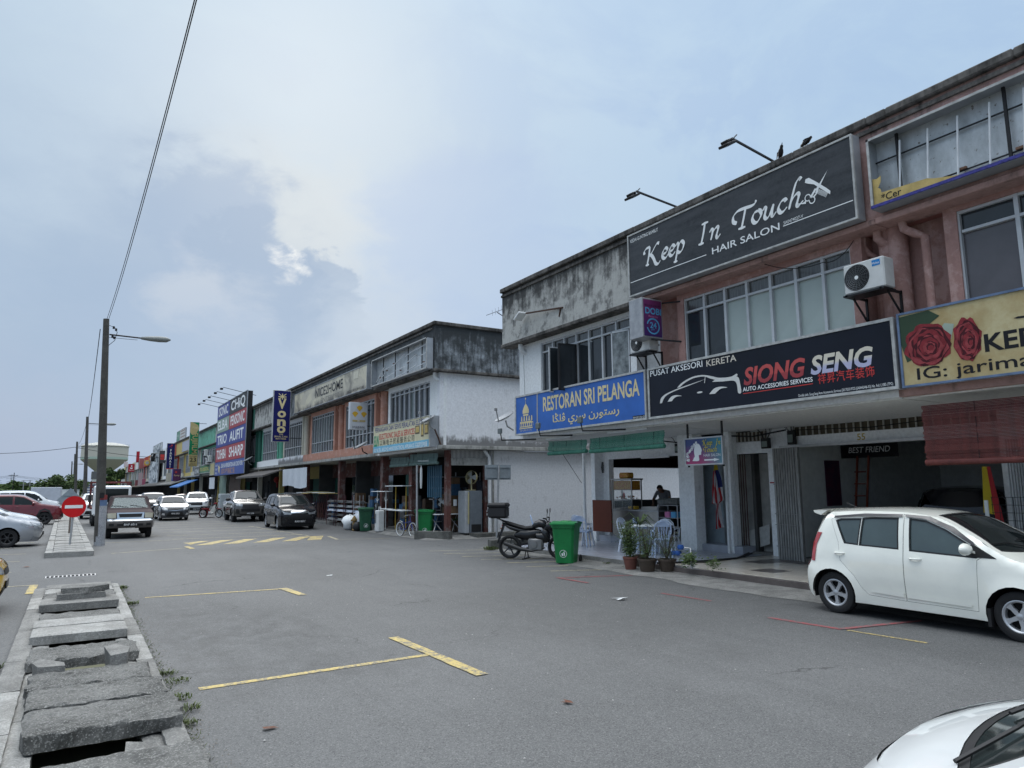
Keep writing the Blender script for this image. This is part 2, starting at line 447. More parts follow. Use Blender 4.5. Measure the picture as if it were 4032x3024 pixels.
def m_concrete(name, c, dark, rough=.85, gr=.5, sc=1.):
    t = NT(name, rough)
    n = t.noise(t.obj, 2.3*sc, 8, .7); f = t.noise(t.obj, 45*sc, 4, .75); v = t.sep(t.vor(t.obj, 105*sc, 'F1', 'Color'))[0]
    col = t.mix(t.rng(n, .38, .62), tuple(dark), tuple(c))
    col = t.mix(t.rng(f, .35, .65, 0., .7), col, tuple(x*.35 for x in c))
    col = t.mix(t.rng(v, .7, 1., 0., gr), col, tuple(min(1, x*1.45) for x in c))
    col = t.mix(t.rng(t.noise(t.map((6, 1, 1)), 1.5, 5, .7), .55, .75, 0., .55), col, tuple(x*.35 for x in c))
    t.bump(t.mth('ADD', f, t.mth('MULTIPLY', n, .8)), .9, .014); t.out(col); return t.m
CON_OLD = m_concrete('old_rough_concrete', (.18, .178, .168), (.05, .05, .046), gr=.8)
CON_LIGHT = m_concrete('pale_concrete', (.40, .395, .375), (.22, .215, .20), gr=.3)
CON_MID = m_concrete('grey_concrete', (.27, .265, .25), (.13, .128, .12), gr=.4)
CON_DARK = m_concrete('mossy_concrete', (.16, .16, .145), (.05, .05, .045), gr=.3)
def m_paint(name, c):
    t = NT(name, .7); f = t.noise(t.obj, 26, 5, .75); g = t.noise(t.obj, 3.3, 5, .7)
    w = t.mth('ADD', t.mth('MULTIPLY', f, .6), t.mth('MULTIPLY', g, .4))
    col = t.mix(t.rng(g, .3, .7), tuple(x*.85 for x in c), c); col = t.mix(t.rng(w, .46, .56, 0., .92), col, (.10, .10, .10))
    t.bump(t.noise(t.obj, 55, 3, .75), .4, .005)
    t.out(col); return t.m
P_YEL = m_paint('yellow_road_paint', (.50, .38, .12)); P_RED = m_paint('red_road_paint', (.30, .055, .06)); P_PALE = m_paint('faded_road_paint', (.40, .35, .22))
GRASSM = mat('grass_blades', (.085, .105, .035), .8, c2=(.04, .06, .018), vs=9)
SOIL = mat('far_ground', (.10, .115, .05), .95, c2=(.14, .13, .10), vs=.05)
DARK = mat('pit_shade_black', (.012, .012, .013), .9, var=0)
g_ = MB(); DX0, DX1, DY0, DY1 = -.13, .57, .5, 16.3
for x0, x1, y0, y1 in ((-70, DX0, -12, 260), (DX1, 70, -12, 260), (DX0, DX1, -12, DY0), (DX0, DX1, DY1, 260)):
    g_.quad((x0, y0, 0), (x1, y0, 0), (x1, y1, 0), (x0, y1, 0))
g_.build('ground', ASPH, kind='structure')
MB().quad((-3000, -600, -.15), (3000, -600, -.15), (3000, 4500, -.15), (-3000, 4500, -.15)).build('terrain', SOIL, kind='structure')
d = MB()
d.box(DX0-.06, DX0, DY0, DY1, -.75, .0).box(DX1, DX1+.06, DY0, DY1, -.75, .0).box(DX0-.06, DX1+.06, DY0, DY1, -.85, -.75)
d.box(DX0-.06, DX1+.06, DY1, DY1+.1, -.85, 0)
d.build('drain_channel', CON_DARK, kind='structure')
MB().quad((DX0, DY0, -.66), (DX1, DY0, -.66), (DX1, DY1, -.66), (DX0, DY1, -.66)).build('drain_water', mat('drain_water', (.015, .016, .014), .08, var=.3, bump=.4, bs=9), kind='structure')
import mathutils.noise as mn
def rough_slab(mb, x0, x1, y0, y1, z0, z1, amp=.008, step=.05, rot=0., tilt=(0, 0), seed=0, edge=.0):
    """a cast slab with worn arrises and a pitted top"""
    nx = max(2, int((x1-x0)/step)); ny = max(2, int((y1-y0)/step)); cx, cy = (x0+x1)/2, (y0+y1)/2
    c, s_ = math.cos(rot), math.sin(rot)
    def P(i, j, k):
        x = x0+(x1-x0)*i/nx; y = y0+(y1-y0)*j/ny; z = z1 if k else z0
        q = Vector((x*6+seed*7, y*6, k*3.))
        if i in (0, nx): x += (mn.noise(q*1.3)*amp*2.2+edge*mn.noise(q*.6))*1.0
        if j in (0, ny): y += mn.noise(q*1.7+Vector((9, 0, 0)))*amp*2.2+edge*mn.noise(q*.5)
        dz = mn.noise(q*2.2)*amp+mn.noise(q*6)*amp*.6
        if k: z += dz-(.012 if (i in (0, nx) or j in (0, ny)) else 0)
        dx, dy = x-cx, y-cy
        return (cx+dx*c-dy*s_, cy+dx*s_+dy*c, z+dx*tilt[0]+dy*tilt[1])
    V = []; F = []
    for k in (0, 1):
        for i in range(nx+1):
            for j in range(ny+1): V.append(P(i, j, k))
    def I(i, j, k): return k*(nx+1)*(ny+1)+i*(ny+1)+j
    for i in range(nx):
        for j in range(ny):
            F.append((I(i, j, 1), I(i+1, j, 1), I(i+1, j+1, 1), I(i, j+1, 1)))
            F.append((I(i, j, 0), I(i, j+1, 0), I(i+1, j+1, 0), I(i+1, j, 0)))
    for i in range(nx):
        F.append((I(i, 0, 0), I(i+1, 0, 0), I(i+1, 0, 1), I(i, 0, 1))); F.append((I(i+1, ny, 0), I(i, ny, 0), I(i, ny, 1), I(i+1, ny, 1)))
    for j in range(ny):
        F.append((I(0, j+1, 0), I(0, j, 0), I(0, j, 1), I(0, j+1, 1))); F.append((I(nx, j, 0), I(nx, j+1, 0), I(nx, j+1, 1), I(nx, j, 1)))
    mb.add(V, F); return mb
kb = thing('drain_kerb', 'concrete kerb ledges along both edges of the open roadside drain', 'kerb', (0, 0, 0))
y = .6; k = 0
for (x0, x1) in ((-.50, -.30), (-.30, DX0), (DX1, .70), (.70, .86)):
    y = .6; hi = .085 if x0 in (-.50, .70) else .05
    while y < DY1:
        L_ = random.uniform(1.3, 2.4); y1 = min(y+L_, DY1)
        m_ = MB(); rough_slab(m_, x0, x1, y+.006, y1-.006, -.1, hi+random.uniform(-.006, .006), .004, .07, seed=k)
        m_.build('kerb_stone', random.choice((CON_MID, CON_LIGHT, CON_MID)), kb); k += 1; y = y1
slabs = [
 (4.55, 5.66, -.16, .88, .055, .165, CON_OLD, 0.00, 'dark rough concrete slab lying across the drain at the bottom edge of the photo', .02),
 (6.30, 7.04, -.20, .85, .055, .175, CON_OLD, .00, 'thick pitted slab beside the nearest open hole in the drain', .03),
 (7.07, 7.74, -.22, .80, .055, .175, CON_OLD, .0, 'pitted slab butted behind the thick one by the nearest hole', .01),
 (7.77, 8.44, -.24, .76, .055, .165, CON_OLD, .0, 'broken edged slab with pebbles showing, just before the two broken lumps', .04),
 (9.02, 9.80, -.30, .72, .055, .155, CON_OLD, .0, 'rough slab behind the two broken lumps of concrete', .025),
 (10.48, 11.21, -.33, .70, .055, .165, CON_LIGHT, .0, 'nearer of the two clean pale slabs', .004),
 (11.24, 11.80, -.33, .70, .055, .165, CON_LIGHT, .0, 'farther of the two clean pale slabs', .004),
 (11.84, 12.60, -.30, .70, .05, .13, CON_OLD, .0, 'sunken cracked slab between the pale slabs and the raised one', .02),
 (13.10, 13.95, -.33, .72, .065, .185, CON_MID, .0, 'raised slab carrying a stack of broken concrete', .006),
 (14.00, 14.75, -.31, .72, .05, .15, CON_OLD, .0, 'dark slab behind the stack of broken concrete', .01),
 (14.80, 15.45, -.31, .72, .05, .15, CON_LIGHT, .01, 'pale slab, last but one before the road grating', .004),
 (15.50, 16.25, -.31, .73, .05, .14, CON_MID, .0, 'last slab of the near drain before the road grating', .004)]
for i, (y0, y1, x0, x1, z0, z1, m_, rot, lab, edge) in enumerate(slabs):
    mb = MB(); rough_slab(mb, x0, x1, y0, y1, z0, z1, .015 if m_ is CON_OLD else .004, .035 if y0 < 10 else .06, rot, (0, -.01*(i % 3)), i, edge)
    o = mb.build('drain_slab', m_, None, label=lab, cat='concrete slab', group='slabs covering the near drain')
def lump(verts, z0, z1, m_, lab, jit=.02):
    mb = MB(); n = len(verts); V = []
    for z in (z0, z1):
        for (x, y) in verts: V.append((x+random.uniform(-jit, jit), y+random.uniform(-jit, jit), z+random.uniform(-jit, jit)*.6))
    mb.add(V, [tuple(range(n))[::-1], tuple(n+i for i in range(n))]+[(i, (i+1) % n, n+(i+1) % n, n+i) for i in range(n)])
    mb.build('concrete_lump', m_, None, smooth=None, label=lab, cat='rubble', group='broken concrete on the drain')
lump([(.42, 8.38), (.56, 8.36), (.60, 8.72), (.50, 8.98), (.40, 8.9)], -.05, .27, CON_MID, 'upright broken concrete wedge at the right side of the second hole')
lump([(-.20, 8.42), (.06, 8.40), (.04, 8.56), (-.16, 8.82), (-.22, 8.7)], .02, .22, CON_MID, 'slanting broken concrete wedge at the left side of the second hole')
lump([(-.12, 13.42), (.55, 13.48), (.56, 13.86), (.1, 13.92), (-.13, 13.85)], .187, .275, CON_MID, 'flat block at the bottom of the broken stack', .012)
lump([(-.06, 13.50), (.30, 13.46), (.60, 13.6), (.58, 13.95), (.2, 13.9), (-.08, 13.8)], .278, .365, CON_OLD, 'crumbling lump on top of the broken stack', .022)
lump([(.42, 5.75), (.56, 5.73), (.57, 6.1), (.45, 6.15)], -.12, .07, CON_MID, 'broken lump leaning in the nearest hole', .015)
md = MB(); ME0, ME1 = 24.45, 150.
def mx(y): return -.0105*(y-26)      # the median drifts very slightly left
for (a, b) in ((-.60, -.42), (.42, .60)):
    y = ME0
    while y < ME1:
        y2 = y+1.0; hh = .14+random.uniform(-.012, .012)
        md.add([(a+mx(y), y, -.1), (b+mx(y), y, -.1), (b+mx(y2), y2-.03, -.1), (a+mx(y2), y2-.03, -.1), (a+mx(y), y, hh), (b+mx(y), y, hh), (b+mx(y2), y2-.03, hh), (a+mx(y2), y2-.03, hh)],
               [(4, 5, 6, 7), (0, 1, 5, 4), (1, 2, 6, 5), (3, 0, 4, 7), (2, 3, 7, 6)]); y = y2
md.box(-.60, .60, ME0-.16, ME0-.01, -.1, .145)
mdo = md.build('median_kerb', CON_LIGHT, None, kind='structure')
y = ME0+.05; ns = 0; slabmesh = {}
while y < 100 and ns < 120:
    w = .55; key = ns % 5
    if key not in slabmesh:
        q = MB(); rough_slab(q, -.41, .41, 0, w-.04, 0, .1, .006, .12, seed=key); slabmesh[key] = q.mesh('slab', CON_LIGHT if key in (0, 2, 3) else CON_MID)
    inst('slab', slabmesh[key], (mx(y), y, .045+random.uniform(0, .02)), mdo, rz=random.uniform(-.012, .012)); y += w; ns += 1
gr = thing('road_grating', 'long steel drain grating set in the road between the two drains', 'drain grating', (.07, 18.95, 0))
MB().box(-.42, .56, 18.75, 19.15, -.3, -.006).build('pit', DARK, gr)
q = MB(); q.box(-.42, .56, 18.74, 18.765, -.03, .008).box(-.42, .56, 19.135, 19.16, -.03, .008)
q.build('frame', mat('galvanised', (.5, .5, .5), .45, .7), gr)
bm_ = MB().box(-.012, .012, -.18, .18, -.03, .012).mesh('bar', _mc['galvanised'])
for i in range(13): inst('bar', bm_, (-.40+i*.078, 18.95, 0), gr)
MB().quad((-.42, 18.765, .004), (.56, 18.765, .004), (.56, 19.135, .004), (-.42, 19.135, .004)).build('pit_shade_sheet', DARK, gr)  # flat black sheet paints the pit's darkness over the closed road
def line(pts, w, m_, z=.005):
    """a painted stripe along pts"""
    mb = MB()
    for (a, b) in zip(pts[:-1], pts[1:]):
        A, B = Vector((*a, 0)), Vector((*b, 0)); dd = (B-A).normalized(); s_ = Vector((-dd.y, dd.x, 0))*w/2
        n = max(1, int((B-A).length/.25)); P = []
        for i in range(n+1):
            p = A+(B-A)*i/n; e = 1+random.uniform(-.06, .06); P += [p+s_*e, p-s_*(1+random.uniform(-.1, .06))]
        mb.add([(p.x, p.y, z) for p in P], [(2*i, 2*i+1, 2*i+3, 2*i+2) for i in range(n)])
    mb.build('road_marking', m_, kind='structure')
line([(1.15, 7.64), (3.58, 7.70)], .10, P_YEL); line([(3.60, 8.80), (3.665, 6.58)], .14, P_YEL, .009)
line([(1.2, 14.42), (3.57, 14.12)], .09, P_YEL); line([(3.53, 14.18), (3.62, 13.1)], .15, P_YEL, .009)
line([(1.08, 24.85), (3.39, 25.64)], .10, P_PALE); line([(3.31, 26.18), (3.36, 25.12)], .16, P_YEL, .009)
line([(-3.2, 17.8), (-.56, 17.58)], .09, P_PALE); line([(-.56, 17.6), (-.58, 16.15)], .14, P_YEL, .009)
line([(8.73, 12.46), (10.75, 11.73)], .08, P_RED); line([(8.73, 12.46), (8.77, 11.45)], .08, P_RED, .009)
line([(9.02, 9.66), (9.09, 8.56)], .06, P_RED)
line([(8.66, 7.06), (8.75, 5.98)], .09, P_RED); line([(8.75, 5.99), (10.2, 5.72)], .09, P_RED, .009); line([(8.76, 5.9), (8.85, 4.92)], .06, P_YEL)
for a, b in (((9.3, 13.52), (10.85, 12.85)), ((9.31, 14.56), (10.84, 13.95)), ((9.4, 15.6), (10.7, 15.05)), ((9.2, 19.78), (10.87, 19.12)), ((9.18, 18.76), (10.82, 17.95)), ((9.23, 17.71), (10.8, 16.95)), ((9.25, 16.65), (10.75, 16.0))):
    line([a, b], .09, P_PALE)
def hatch(pts): MB().add([(x, y, .005) for x, y in pts], [tuple(range(len(pts)))]).build('road_marking', P_YEL, kind='structure')
line([(3.52, 28.15), (3.60, 27.1)], .14, P_YEL)
hatch([(3.6, 27.25), (4.4, 28.45), (4.1, 28.6), (3.62, 28.1)])
for x, xo in ((3.62, 5.25), (4.52, 6.1), (5.5, 7.2), (6.5, 8.2), (7.42, 8.66)): hatch([(x, 26.55), (x+.55, 26.62), (xo+.0, 28.62), (xo-.5, 28.62)])
line([(8.74, 28.2), (8.46, 26.2)], .14, P_PALE); line([(8.49, 26.2), (10.3, 25.62)], .08, P_PALE)
for i, (y, a, b) in enumerate(((30.3, 3.3, 7.85), (32.7, 3.4, 7.8), (35.3, 3.5, 7.7), (37.75, 3.6, 7.6), (40.1, 3.7, 7.5), (42.6, 3.8, 7.5), (45.2, 3.9, 7.4))):
    line([(a, y), (b, y-.3)], .12, P_PALE)
    if i < 4: line([(b+.1, y+.5), (b+.35, y-1.3)], .12, P_PALE)
for y in (20.6, 23.64, 26.3, 29.0, 31.8, 34.6): line([(-5.5, y+.3), (-1.12, y)], .09, P_PALE)
for y in (29.9, 33, 36.1): line([(.95, y), (3.2, y)], .09, P_PALE)
TILE_B = mat('beige_floor_tile', (.50, .46, .40), .2, var=.1, vs=2.5, spec=.6); TILE_D = mat('dark_floor_tile', (.10, .085, .08), .3, var=.15)
TILE_G = mat('grey_blue_tile', (.34, .36, .41), .25, var=.12, vs=3.)
def apron():
    pts = [(11.25, 3), (11.25, 19.3)]; mb = MB(); ys = [2+i*.35 for i in range(52)]
    P = []
    for i, y in enumerate(ys):
        edge = 10.35+.14*mn.noise(Vector((y*1.3, 0, 0)))+.05*mn.noise(Vector((y*6, 3, 0)))
        if 8 < y < 10.6: edge -= .15
        if y > 14.8: edge = 10.9+.05*mn.noise(Vector((y*3, 0, 0)))
        P += [(edge, y, .006), (edge+.25, y, .03), (11.3, y, .05)]
    mb.add(P, [(3*i+a, 3*i+a+1, 3*i+a+4, 3*i+a+3) for i in range(len(ys)-1) for a in (0, 1)])
    mb.build('concrete_apron', CON_MID, kind='structure')
apron()
wk = MB().box(11.22, 15.0, -8, 18.9, -.1, .143)
wk.build('walkway', CON_MID, kind='structure')
pv = MB().box(11.20, 11.36, -6, 12.15, -.05, .148).build('walkway_edge', TILE_D, kind='structure')
def tiles(x0, x1, y0, y1, s_, m_, parent, z=.145, special=()):
    me = MB().cbox(-s_/2+.003, s_/2-.003, -s_/2+.003, s_/2-.003, 0, .008, .002).mesh('tile', m_)
    md2 = MB().cbox(-s_/2+.003, s_/2-.003, -s_/2+.003, s_/2-.003, 0, .008, .002).mesh('tile', TILE_D)
    i = 0; x = x0+s_/2
    while x < x1:
        y = y0+s_/2; j = 0
        while y < y1:
            inst('tile', md2 if (i, j) in special else me, (x, y, z+random.uniform(0, .0012)), parent); y += s_; j += 1
        x += s_; i += 1
tf = thing('tiled_walkway', 'glossy beige floor tiles with dark insets before the accessory shop', 'tiled floor', (0, 0, 0))
tiles(11.37, 14.9, 3.0, 12.15, .6, TILE_B, tf, special={(1, 11), (1, 8), (3, 13), (2, 5), (3, 8), (4, 13), (4, 12)})
tf2 = thing('restaurant_floor', 'grey blue floor tiles of the restaurant walkway under the tables', 'tiled floor', (0, 0, 0))
tiles(11.25, 14.75, 12.2, 18.6, .45, TILE_G, tf2)
wm = MB().box(11.3, 16, 24.6, 30.3, -.1, .14).box(11.45, 15, 30.3, 240, -.1, .14); wm.build('walkway', CON_MID, kind='structure')
ap2 = MB(); ap2.add([(10.9, 23.6, .006), (15.5, 23.0, .006), (15.5, 24.15, .10), (11.3, 24.6, .10), (11.3, 30, .08), (10.95, 30, .006)], [(0, 1, 2, 3), (0, 3, 4, 5)])
ap2.build('concrete_apron', CON_MID, kind='structure')
MB().box(12.9, 24, 23.55, 24.15, -.1, .17).build('wall_footing', CON_DARK, kind='structure')
for (x, y, rz, l, lab) in ((11.38, 24.12, math.atan2(-.95, .9), 1.38, 'long mossy concrete kerb block beside the green bin and sign post'), ):
    mb = MB(); mb.T = Matrix.Translation((x, y, 0)) @ Matrix.Rotation(rz, 4, 'Z'); rough_slab(mb, -l/2, l/2, -.15, .15, 0, .30, .006, .08, seed=5)
    mb.build('kerb_block', CON_DARK, None, label=lab, cat='kerb block')
mb = MB(); mb.T = Matrix.Translation((11.75, 18.95, 0)) @ Matrix.Rotation(-.25, 4, 'Z'); rough_slab(mb, -.85, .85, -.16, .16, 0, .30, .006, .08, seed=9)
mb.build('kerb_block', CON_DARK, None, label='mossy concrete kerb block behind the black motorcycle', cat='kerb block')
def tuft(x, y, z, n, h, sp, label, name='weed', m_=None, cat='weed', group=None):
    mb = MB()
    for i in range(n):
        a = random.uniform(0, 6.28); r = sp*random.random()**.7; bx, by = x+r*math.cos(a), y+r*math.sin(a); hh = h*random.uniform(.5, 1.1)
        a2 = random.uniform(0, 6.28); le = hh*random.uniform(.5, 1.8); w = .004+hh*.05
        ux, uy = -math.sin(a2)*w, math.cos(a2)*w; ex, ey = bx+math.cos(a2)*le, by+math.sin(a2)*le
        mx_, my_ = bx+math.cos(a2)*le*.4, by+math.sin(a2)*le*.4
        mb.add([(bx-ux, by-uy, z), (bx+ux, by+uy, z), (mx_+ux, my_+uy, z+hh*.8), (mx_-ux, my_-uy, z+hh*.8), (ex, ey, z+hh)], [(0, 1, 2, 3), (3, 2, 4)])
    mb.build(name, m_ or GRASSM, None, label=label, cat=cat, group=group)
wd = [(.95, 8.35, 60, .10, .10, 'weeds against the drain kerb level with the two broken lumps'), (1.0, 8.0, 110, .06, .13, 'low spreading weeds by the kerb just before the broken lumps'),
      (.95, 7.35, 70, .10, .10, 'weeds by the kerb beside the pitted slabs'), (.93, 6.55, 70, .07, .08, 'small weeds at the corner of the thick slab'),
      (.98, 6.95, 40, .12, .08, 'dry weeds beside the thick pitted slab'), (.95, 13.6, 60, .16, .10, 'taller weeds beside the stack of broken concrete'), (.93, 15.8, 60, .18, .08, 'weeds at the far corner of the near drain'),
      (-.62, 6.9, 60, .12, .10, 'weeds at the left kerb near the bottom edge'), (-.6, 9.6, 50, .18, .08, 'dry grass at the left kerb'), (-.6, 8.3, 80, .12, .12, 'thin grass along the left kerb'),
      (10.9, 19.0, 160, .30, .22, 'dry grass clump at the end of the kerb block behind the motorcycle'), (11.0, 12.9, 50, .10, .15, 'weeds behind the flower pots'),
      (11.1, 13.7, 60, .16, .10, 'weeds at the step left of the pots'), (11.15, 14.7, 40, .12, .10, 'weeds at the step behind the green bin')]
for x, y, n, h, sp, lab in wd: tuft(x, y, .02, n, h*.34, sp*1.05, lab, group='weeds at the kerbs')
q = MB()
for i in range(700):
    y = random.choice((random.uniform(5.3, 9), random.uniform(9, 16.3))); x = .89+abs(random.gauss(0, .035)); a = random.uniform(0, 6.28); l = random.uniform(.01, .035); w_ = .004
    q.add([(x-w_, y, .004), (x+w_, y, .004), (x+l*math.cos(a), y+l*math.sin(a), .004+l*random.uniform(.3, 1))], [(0, 1, 2)])
q.build('low_grass', GRASSM, None, label='sparse low grass growing in the joint along the drain kerb', cat='grass', kind='stuff')
q = MB()
for i in range(900):
    y = random.uniform(5, 16.5); x = .88+abs(random.gauss(0, .10)); s_ = random.uniform(.002, .008); q.add([(x-s_, y, .006), (x, y-s_, .009), (x+s_, y+s_*.3, .006), (x, y+s_, .012)], [(0, 1, 2, 3)])
q.build('kerb_dirt', mat('dirt_crumbs', (.10, .085, .065), .95, c2=(.25, .23, .2), vs=30), None, label='dirt and crumbs of concrete gathered along the drain kerb', cat='dirt', kind='stuff')
ALU = mat('aluminium_frame', (.42, .43, .44), .42, .35, var=.12)
ALU_W = mat('white_aluminium', (.50, .52, .54), .45, .1, var=.08)
def glassmat(name, c, rough=.06, var=.25, vs=2.):
    return mat(name, c, rough, 0, var=var, vs=vs, spec=.5)
G_DARK = glassmat('dark_window_glass', (.022, .027, .032)); G_MID = glassmat('grey_window_glass', (.06, .07, .08), .12)
G_FROST = glassmat('frosted_film_glass', (.37, .43, .405), .3, .06); G_CURT = mat('curtained_glass', (.10, .105, .10), .15, c2=(.03, .03, .032), vs=3, streak=9, spec=.7)
G_MAUVE = glassmat('curtain_behind_glass', (.10, .092, .10), .12, .12); G_GREEN = glassmat('green_grey_glass', (.10, .125, .125), .12, .12)
ROOM = mat('dim_interior', (.06, .06, .058), .9, var=.3, vs=1.5); ROOM_L = mat('pale_interior_wall', (.66, .69, .68), .8, var=.1)  # ROOM is darkened to put deeper shade into the row's colour
BLACKM = mat('black_metal', (.02, .02, .022), .5, .3, var=.2)
PINK = (.38, .225, .20); PINKD = (.35, .22, .20)
W_PINK = wallmat('pink_paint_wall', PINK, (.09, .06, .055), .35, patch=(.47, .31, .28))
W_PINKB = wallmat('pink_parapet', PINKD, (.06, .05, .048), .35, top=.12, z0=6.3, z1=8.1, patch=(.45, .30, .28))
W_ORANGE = wallmat('salmon_paint_wall', (.46, .24, .18), (.12, .09, .08), .45, bottom=.15, z0=3.4, z1=4.2, patch=(.52, .30, .24))
W_WHITE = wallmat('white_paint_wall', (.72, .735, .74), (.20, .20, .20), .15)
W_WHITES = wallmat('weathered_white_side_wall', (.70, .71, .735), (.14, .14, .14), .40, bottom=.42, z0=3.4, z1=5.2)
W_WHITEL = wallmat('lower_white_side_wall', (.67, .68, .70), (.25, .25, .25), .45, bottom=.12, z0=0., z1=1.8)
W_GREYP = wallmat('weathered_grey_parapet', (.42, .42, .40), (.045, .045, .045), .75, top=.24, z0=6.3, z1=8.1, patch=(.27, .27, .26))
W_BLACKP = wallmat('mouldy_black_parapet', (.40, .44, .48), (.022, .024, .024), 1.75, top=.14, z0=6.3, z1=8.1)
W_COPE = wallmat('mouldy_coping', (.16, .15, .14), (.02, .02, .02), 1.3)
W_SLABW = wallmat('white_canopy_edge', (.76, .77, .77), (.12, .12, .11), .35)
W_SLABG = wallmat('mouldy_edge_shaded_soffit', (.36, .36, .34), (.06, .06, .055), .9)  # mould on canopy edges; also the painted shade of the row soffits
W_SLABP = wallmat('pink_canopy_edge', (.44, .28, .25), (.09, .07, .065), .7)
W_SOFF = wallmat('soffit_paint', (.72, .72, .70), (.3, .29, .27), .25)
W_SOFFP = wallmat('pink_soffit', (.36, .17, .15), (.10, .07, .06), .3)
W_CREAM = wallmat('cream_wall', (.52, .50, .42), (.12, .11, .10), .5)
W_YEL = wallmat('yellow_wall', (.52, .42, .17), (.12, .10, .06), .5)
W_GRN = wallmat('green_wall', (.12, .34, .25), (.05, .08, .07), .6)
W_GRND = wallmat('dark_green_wall', (.04, .13, .10), (.02, .03, .03), .5)
W_RED = wallmat('red_wall', (.42, .07, .05), (.12, .04, .04), .3)
W_ORG = wallmat('orange_wall', (.52, .17, .06), (.15, .07, .05), .3)
RED_PIL = wallmat('dull_red_pillar', (.11, .05, .043), (.04, .03, .03), .8, patch=(.19, .15, .14))  # dull red, darkened further to paint in shade under the row canopy
def window(par, X, y0, y1, z0, z1, n, trans=(5.86,), fm=None, gl=None, skip=(), low=None, fine=True, name='window'):
    """framed row of n lights; gl(row, col) gives the glass; columns are counted from the far (left in the photo) end"""
    mb = MB(); w = (y1-y0)/n; zs = [z0]+list(trans)+[z1]
    fw = .045
    mb.box(X-.05, X+.05, y0, y1, z0, z0+fw).box(X-.05, X+.05, y0, y1, z1-fw, z1)
    for t in trans: mb.box(X-.055, X+.045, y0+fw, y1-fw, t-fw/2, t+fw/2)
    for i in range(n+1):
        yy = y0+i*w; a = .035 if 0 < i < n else 0; mb.box(X-.06, X+.05, max(y0, yy-.03), min(y1, yy+.03), z0+.001, z1-.001)
    o = mb.build(name, fm or ALU, par)
    for r in range(len(zs)-1):
        for i in range(n):
            c = n-1-i
            if (r, c) in skip: continue
            a, b = y0+i*w+.03, y0+(i+1)*w-.03; c0, c1 = zs[r]+fw*.6, zs[r+1]-fw*.6
            g = gl(r, c) if gl else G_DARK
            if fine:
                key = ('pane', round(b-a, 3), round(c1-c0, 3), g.name)
                if key not in _pane:
                    q = MB(); q.box(-.004, .004, -(b-a)/2, (b-a)/2, -(c1-c0)/2, (c1-c0)/2)
                    if r == 0 and len(zs) > 2:       # inner sash frame
                        pass
                    _pane[key] = q.mesh('pane', g)
                p = inst('pane', _pane[key], (X+.01, (a+b)/2, (c0+c1)/2), o)
                p.rotation_euler = (0, random.uniform(-.006, .006), random.uniform(-.006, .006))
            else:
                _far.setdefault(g.name, (MB(), g))[0].box(X+.005, X+.012, a, b, c0, c1)
    if not fine:
        for k_, (q, g) in list(_far.items()): q.build('pane', g, o); del _far[k_]
    return o
_pane = {}; _far = {}
def shop(y0, y1, label, par_m, wall_m, slab_m, pier_m=None, win=None, cope=True, top=8.03, ground=None, sill=3.87, soff=None, side_far=False, group=None, fine=True, backX=14.95, gl=None, fm=None, wn=7, trans=(4.45, 5.82), cat='shophouse', wz1=6.02, over=(0, 0), gopen=None, pier_c=True):
    B = thing('shophouse', label, cat, (11.6, (y0+y1)/2, 0), group)
    a, b = y0-over[0], y1+over[1]
    MB().box(11.3, 11.48, a, b, 6.34, top).build('parapet', par_m, B)
    if cope:
        m_ = MB(); y = a
        while y < b-.01:
            y2 = min(b, y+random.uniform(1.2, 2.2)); m_.cbox(11.2, 11.58, y, y2, top, top+.14, .02, .004); y = y2
        m_.box(11.25, 11.5, a+.001, b-.001, top-.14, top-.07)
        m_.build('coping', W_COPE, B)
    MB().cbox(11.23, 11.7, a, b, 6.24, 6.345, .015).build('eave_band', soff or W_COPE, B)
    MB().box(11.5, 12.2, y0+.01, y1-.01, 6.27, 6.33).build('soffit', W_SOFFP if pier_m in (W_PINK,) else W_SOFF, B)
    w0, w1 = win if win else (y0+.95, y0+5.0)
    q = MB()
    q.box(11.6, 11.8, y0, y1, 3.46, sill).box(11.6, 11.8, w0, w1, wz1, 6.27)
    q.build('sill_wall', wall_m, B)
    pm = pier_m or wall_m
    for ya, yz in ((w0-.22, w0), (w1, w1+.2)): MB().box(11.6, 11.8, ya, yz, sill, 6.27).build('pier', pm, B)
    if w1+.2 < y1: MB().box(11.95, 12.05, w1+.18, y1, sill, 6.27).box(11.8, 11.95, w1+.18, w1+.2, sill, 6.27).build('recess_wall', pm, B)
    if w0-.22 > y0: MB().box(11.95, 12.05, y0+.2*(y0 == 24.12), w0-.2, sill, 6.27).box(11.8, 11.95, w0-.22, w0-.2, sill, 6.27).build('recess_wall', pm, B)
    window(B, 11.69, w0, w1, sill, wz1, wn, trans, fm or ALU, gl, fine=fine)
    if pier_c:
        q = MB(); yc = y0+.12; q.lathe([(.17, 3.46), (.17, 6.25)], 14, (11.82, yc, 0))
        q.tube([(11.74, yc+.42, 6.25), (11.74, yc+.42, 6.08), (11.80, yc+.36, 5.95), (11.9, yc+.25, 5.85), (11.9, yc+.25, 3.5)], .06, 8)
        q.build('rain_pipe', pm, B, smooth=50)
    MB().box(11.5, 15.4, a, b, 3.315, 3.455).build('canopy_slab', slab_m, B)
    MB().box(11.62, 15.3, y0+.02, y1-.02, 3.29, 3.313).build('canopy_soffit', W_SLABG if group else W_SOFF, B)  # row soffits take the darker material to paint in deep canopy shade
    MB().box(11.48, 24, a+.01, b-.01, 6.4, 6.55).build('roof_slab', W_COPE, B)
    return B
NEAR = 'near shop row'
def frost(r, c):
    if r == 2: return G_CURT
    return G_DARK if c < 2 else G_FROST
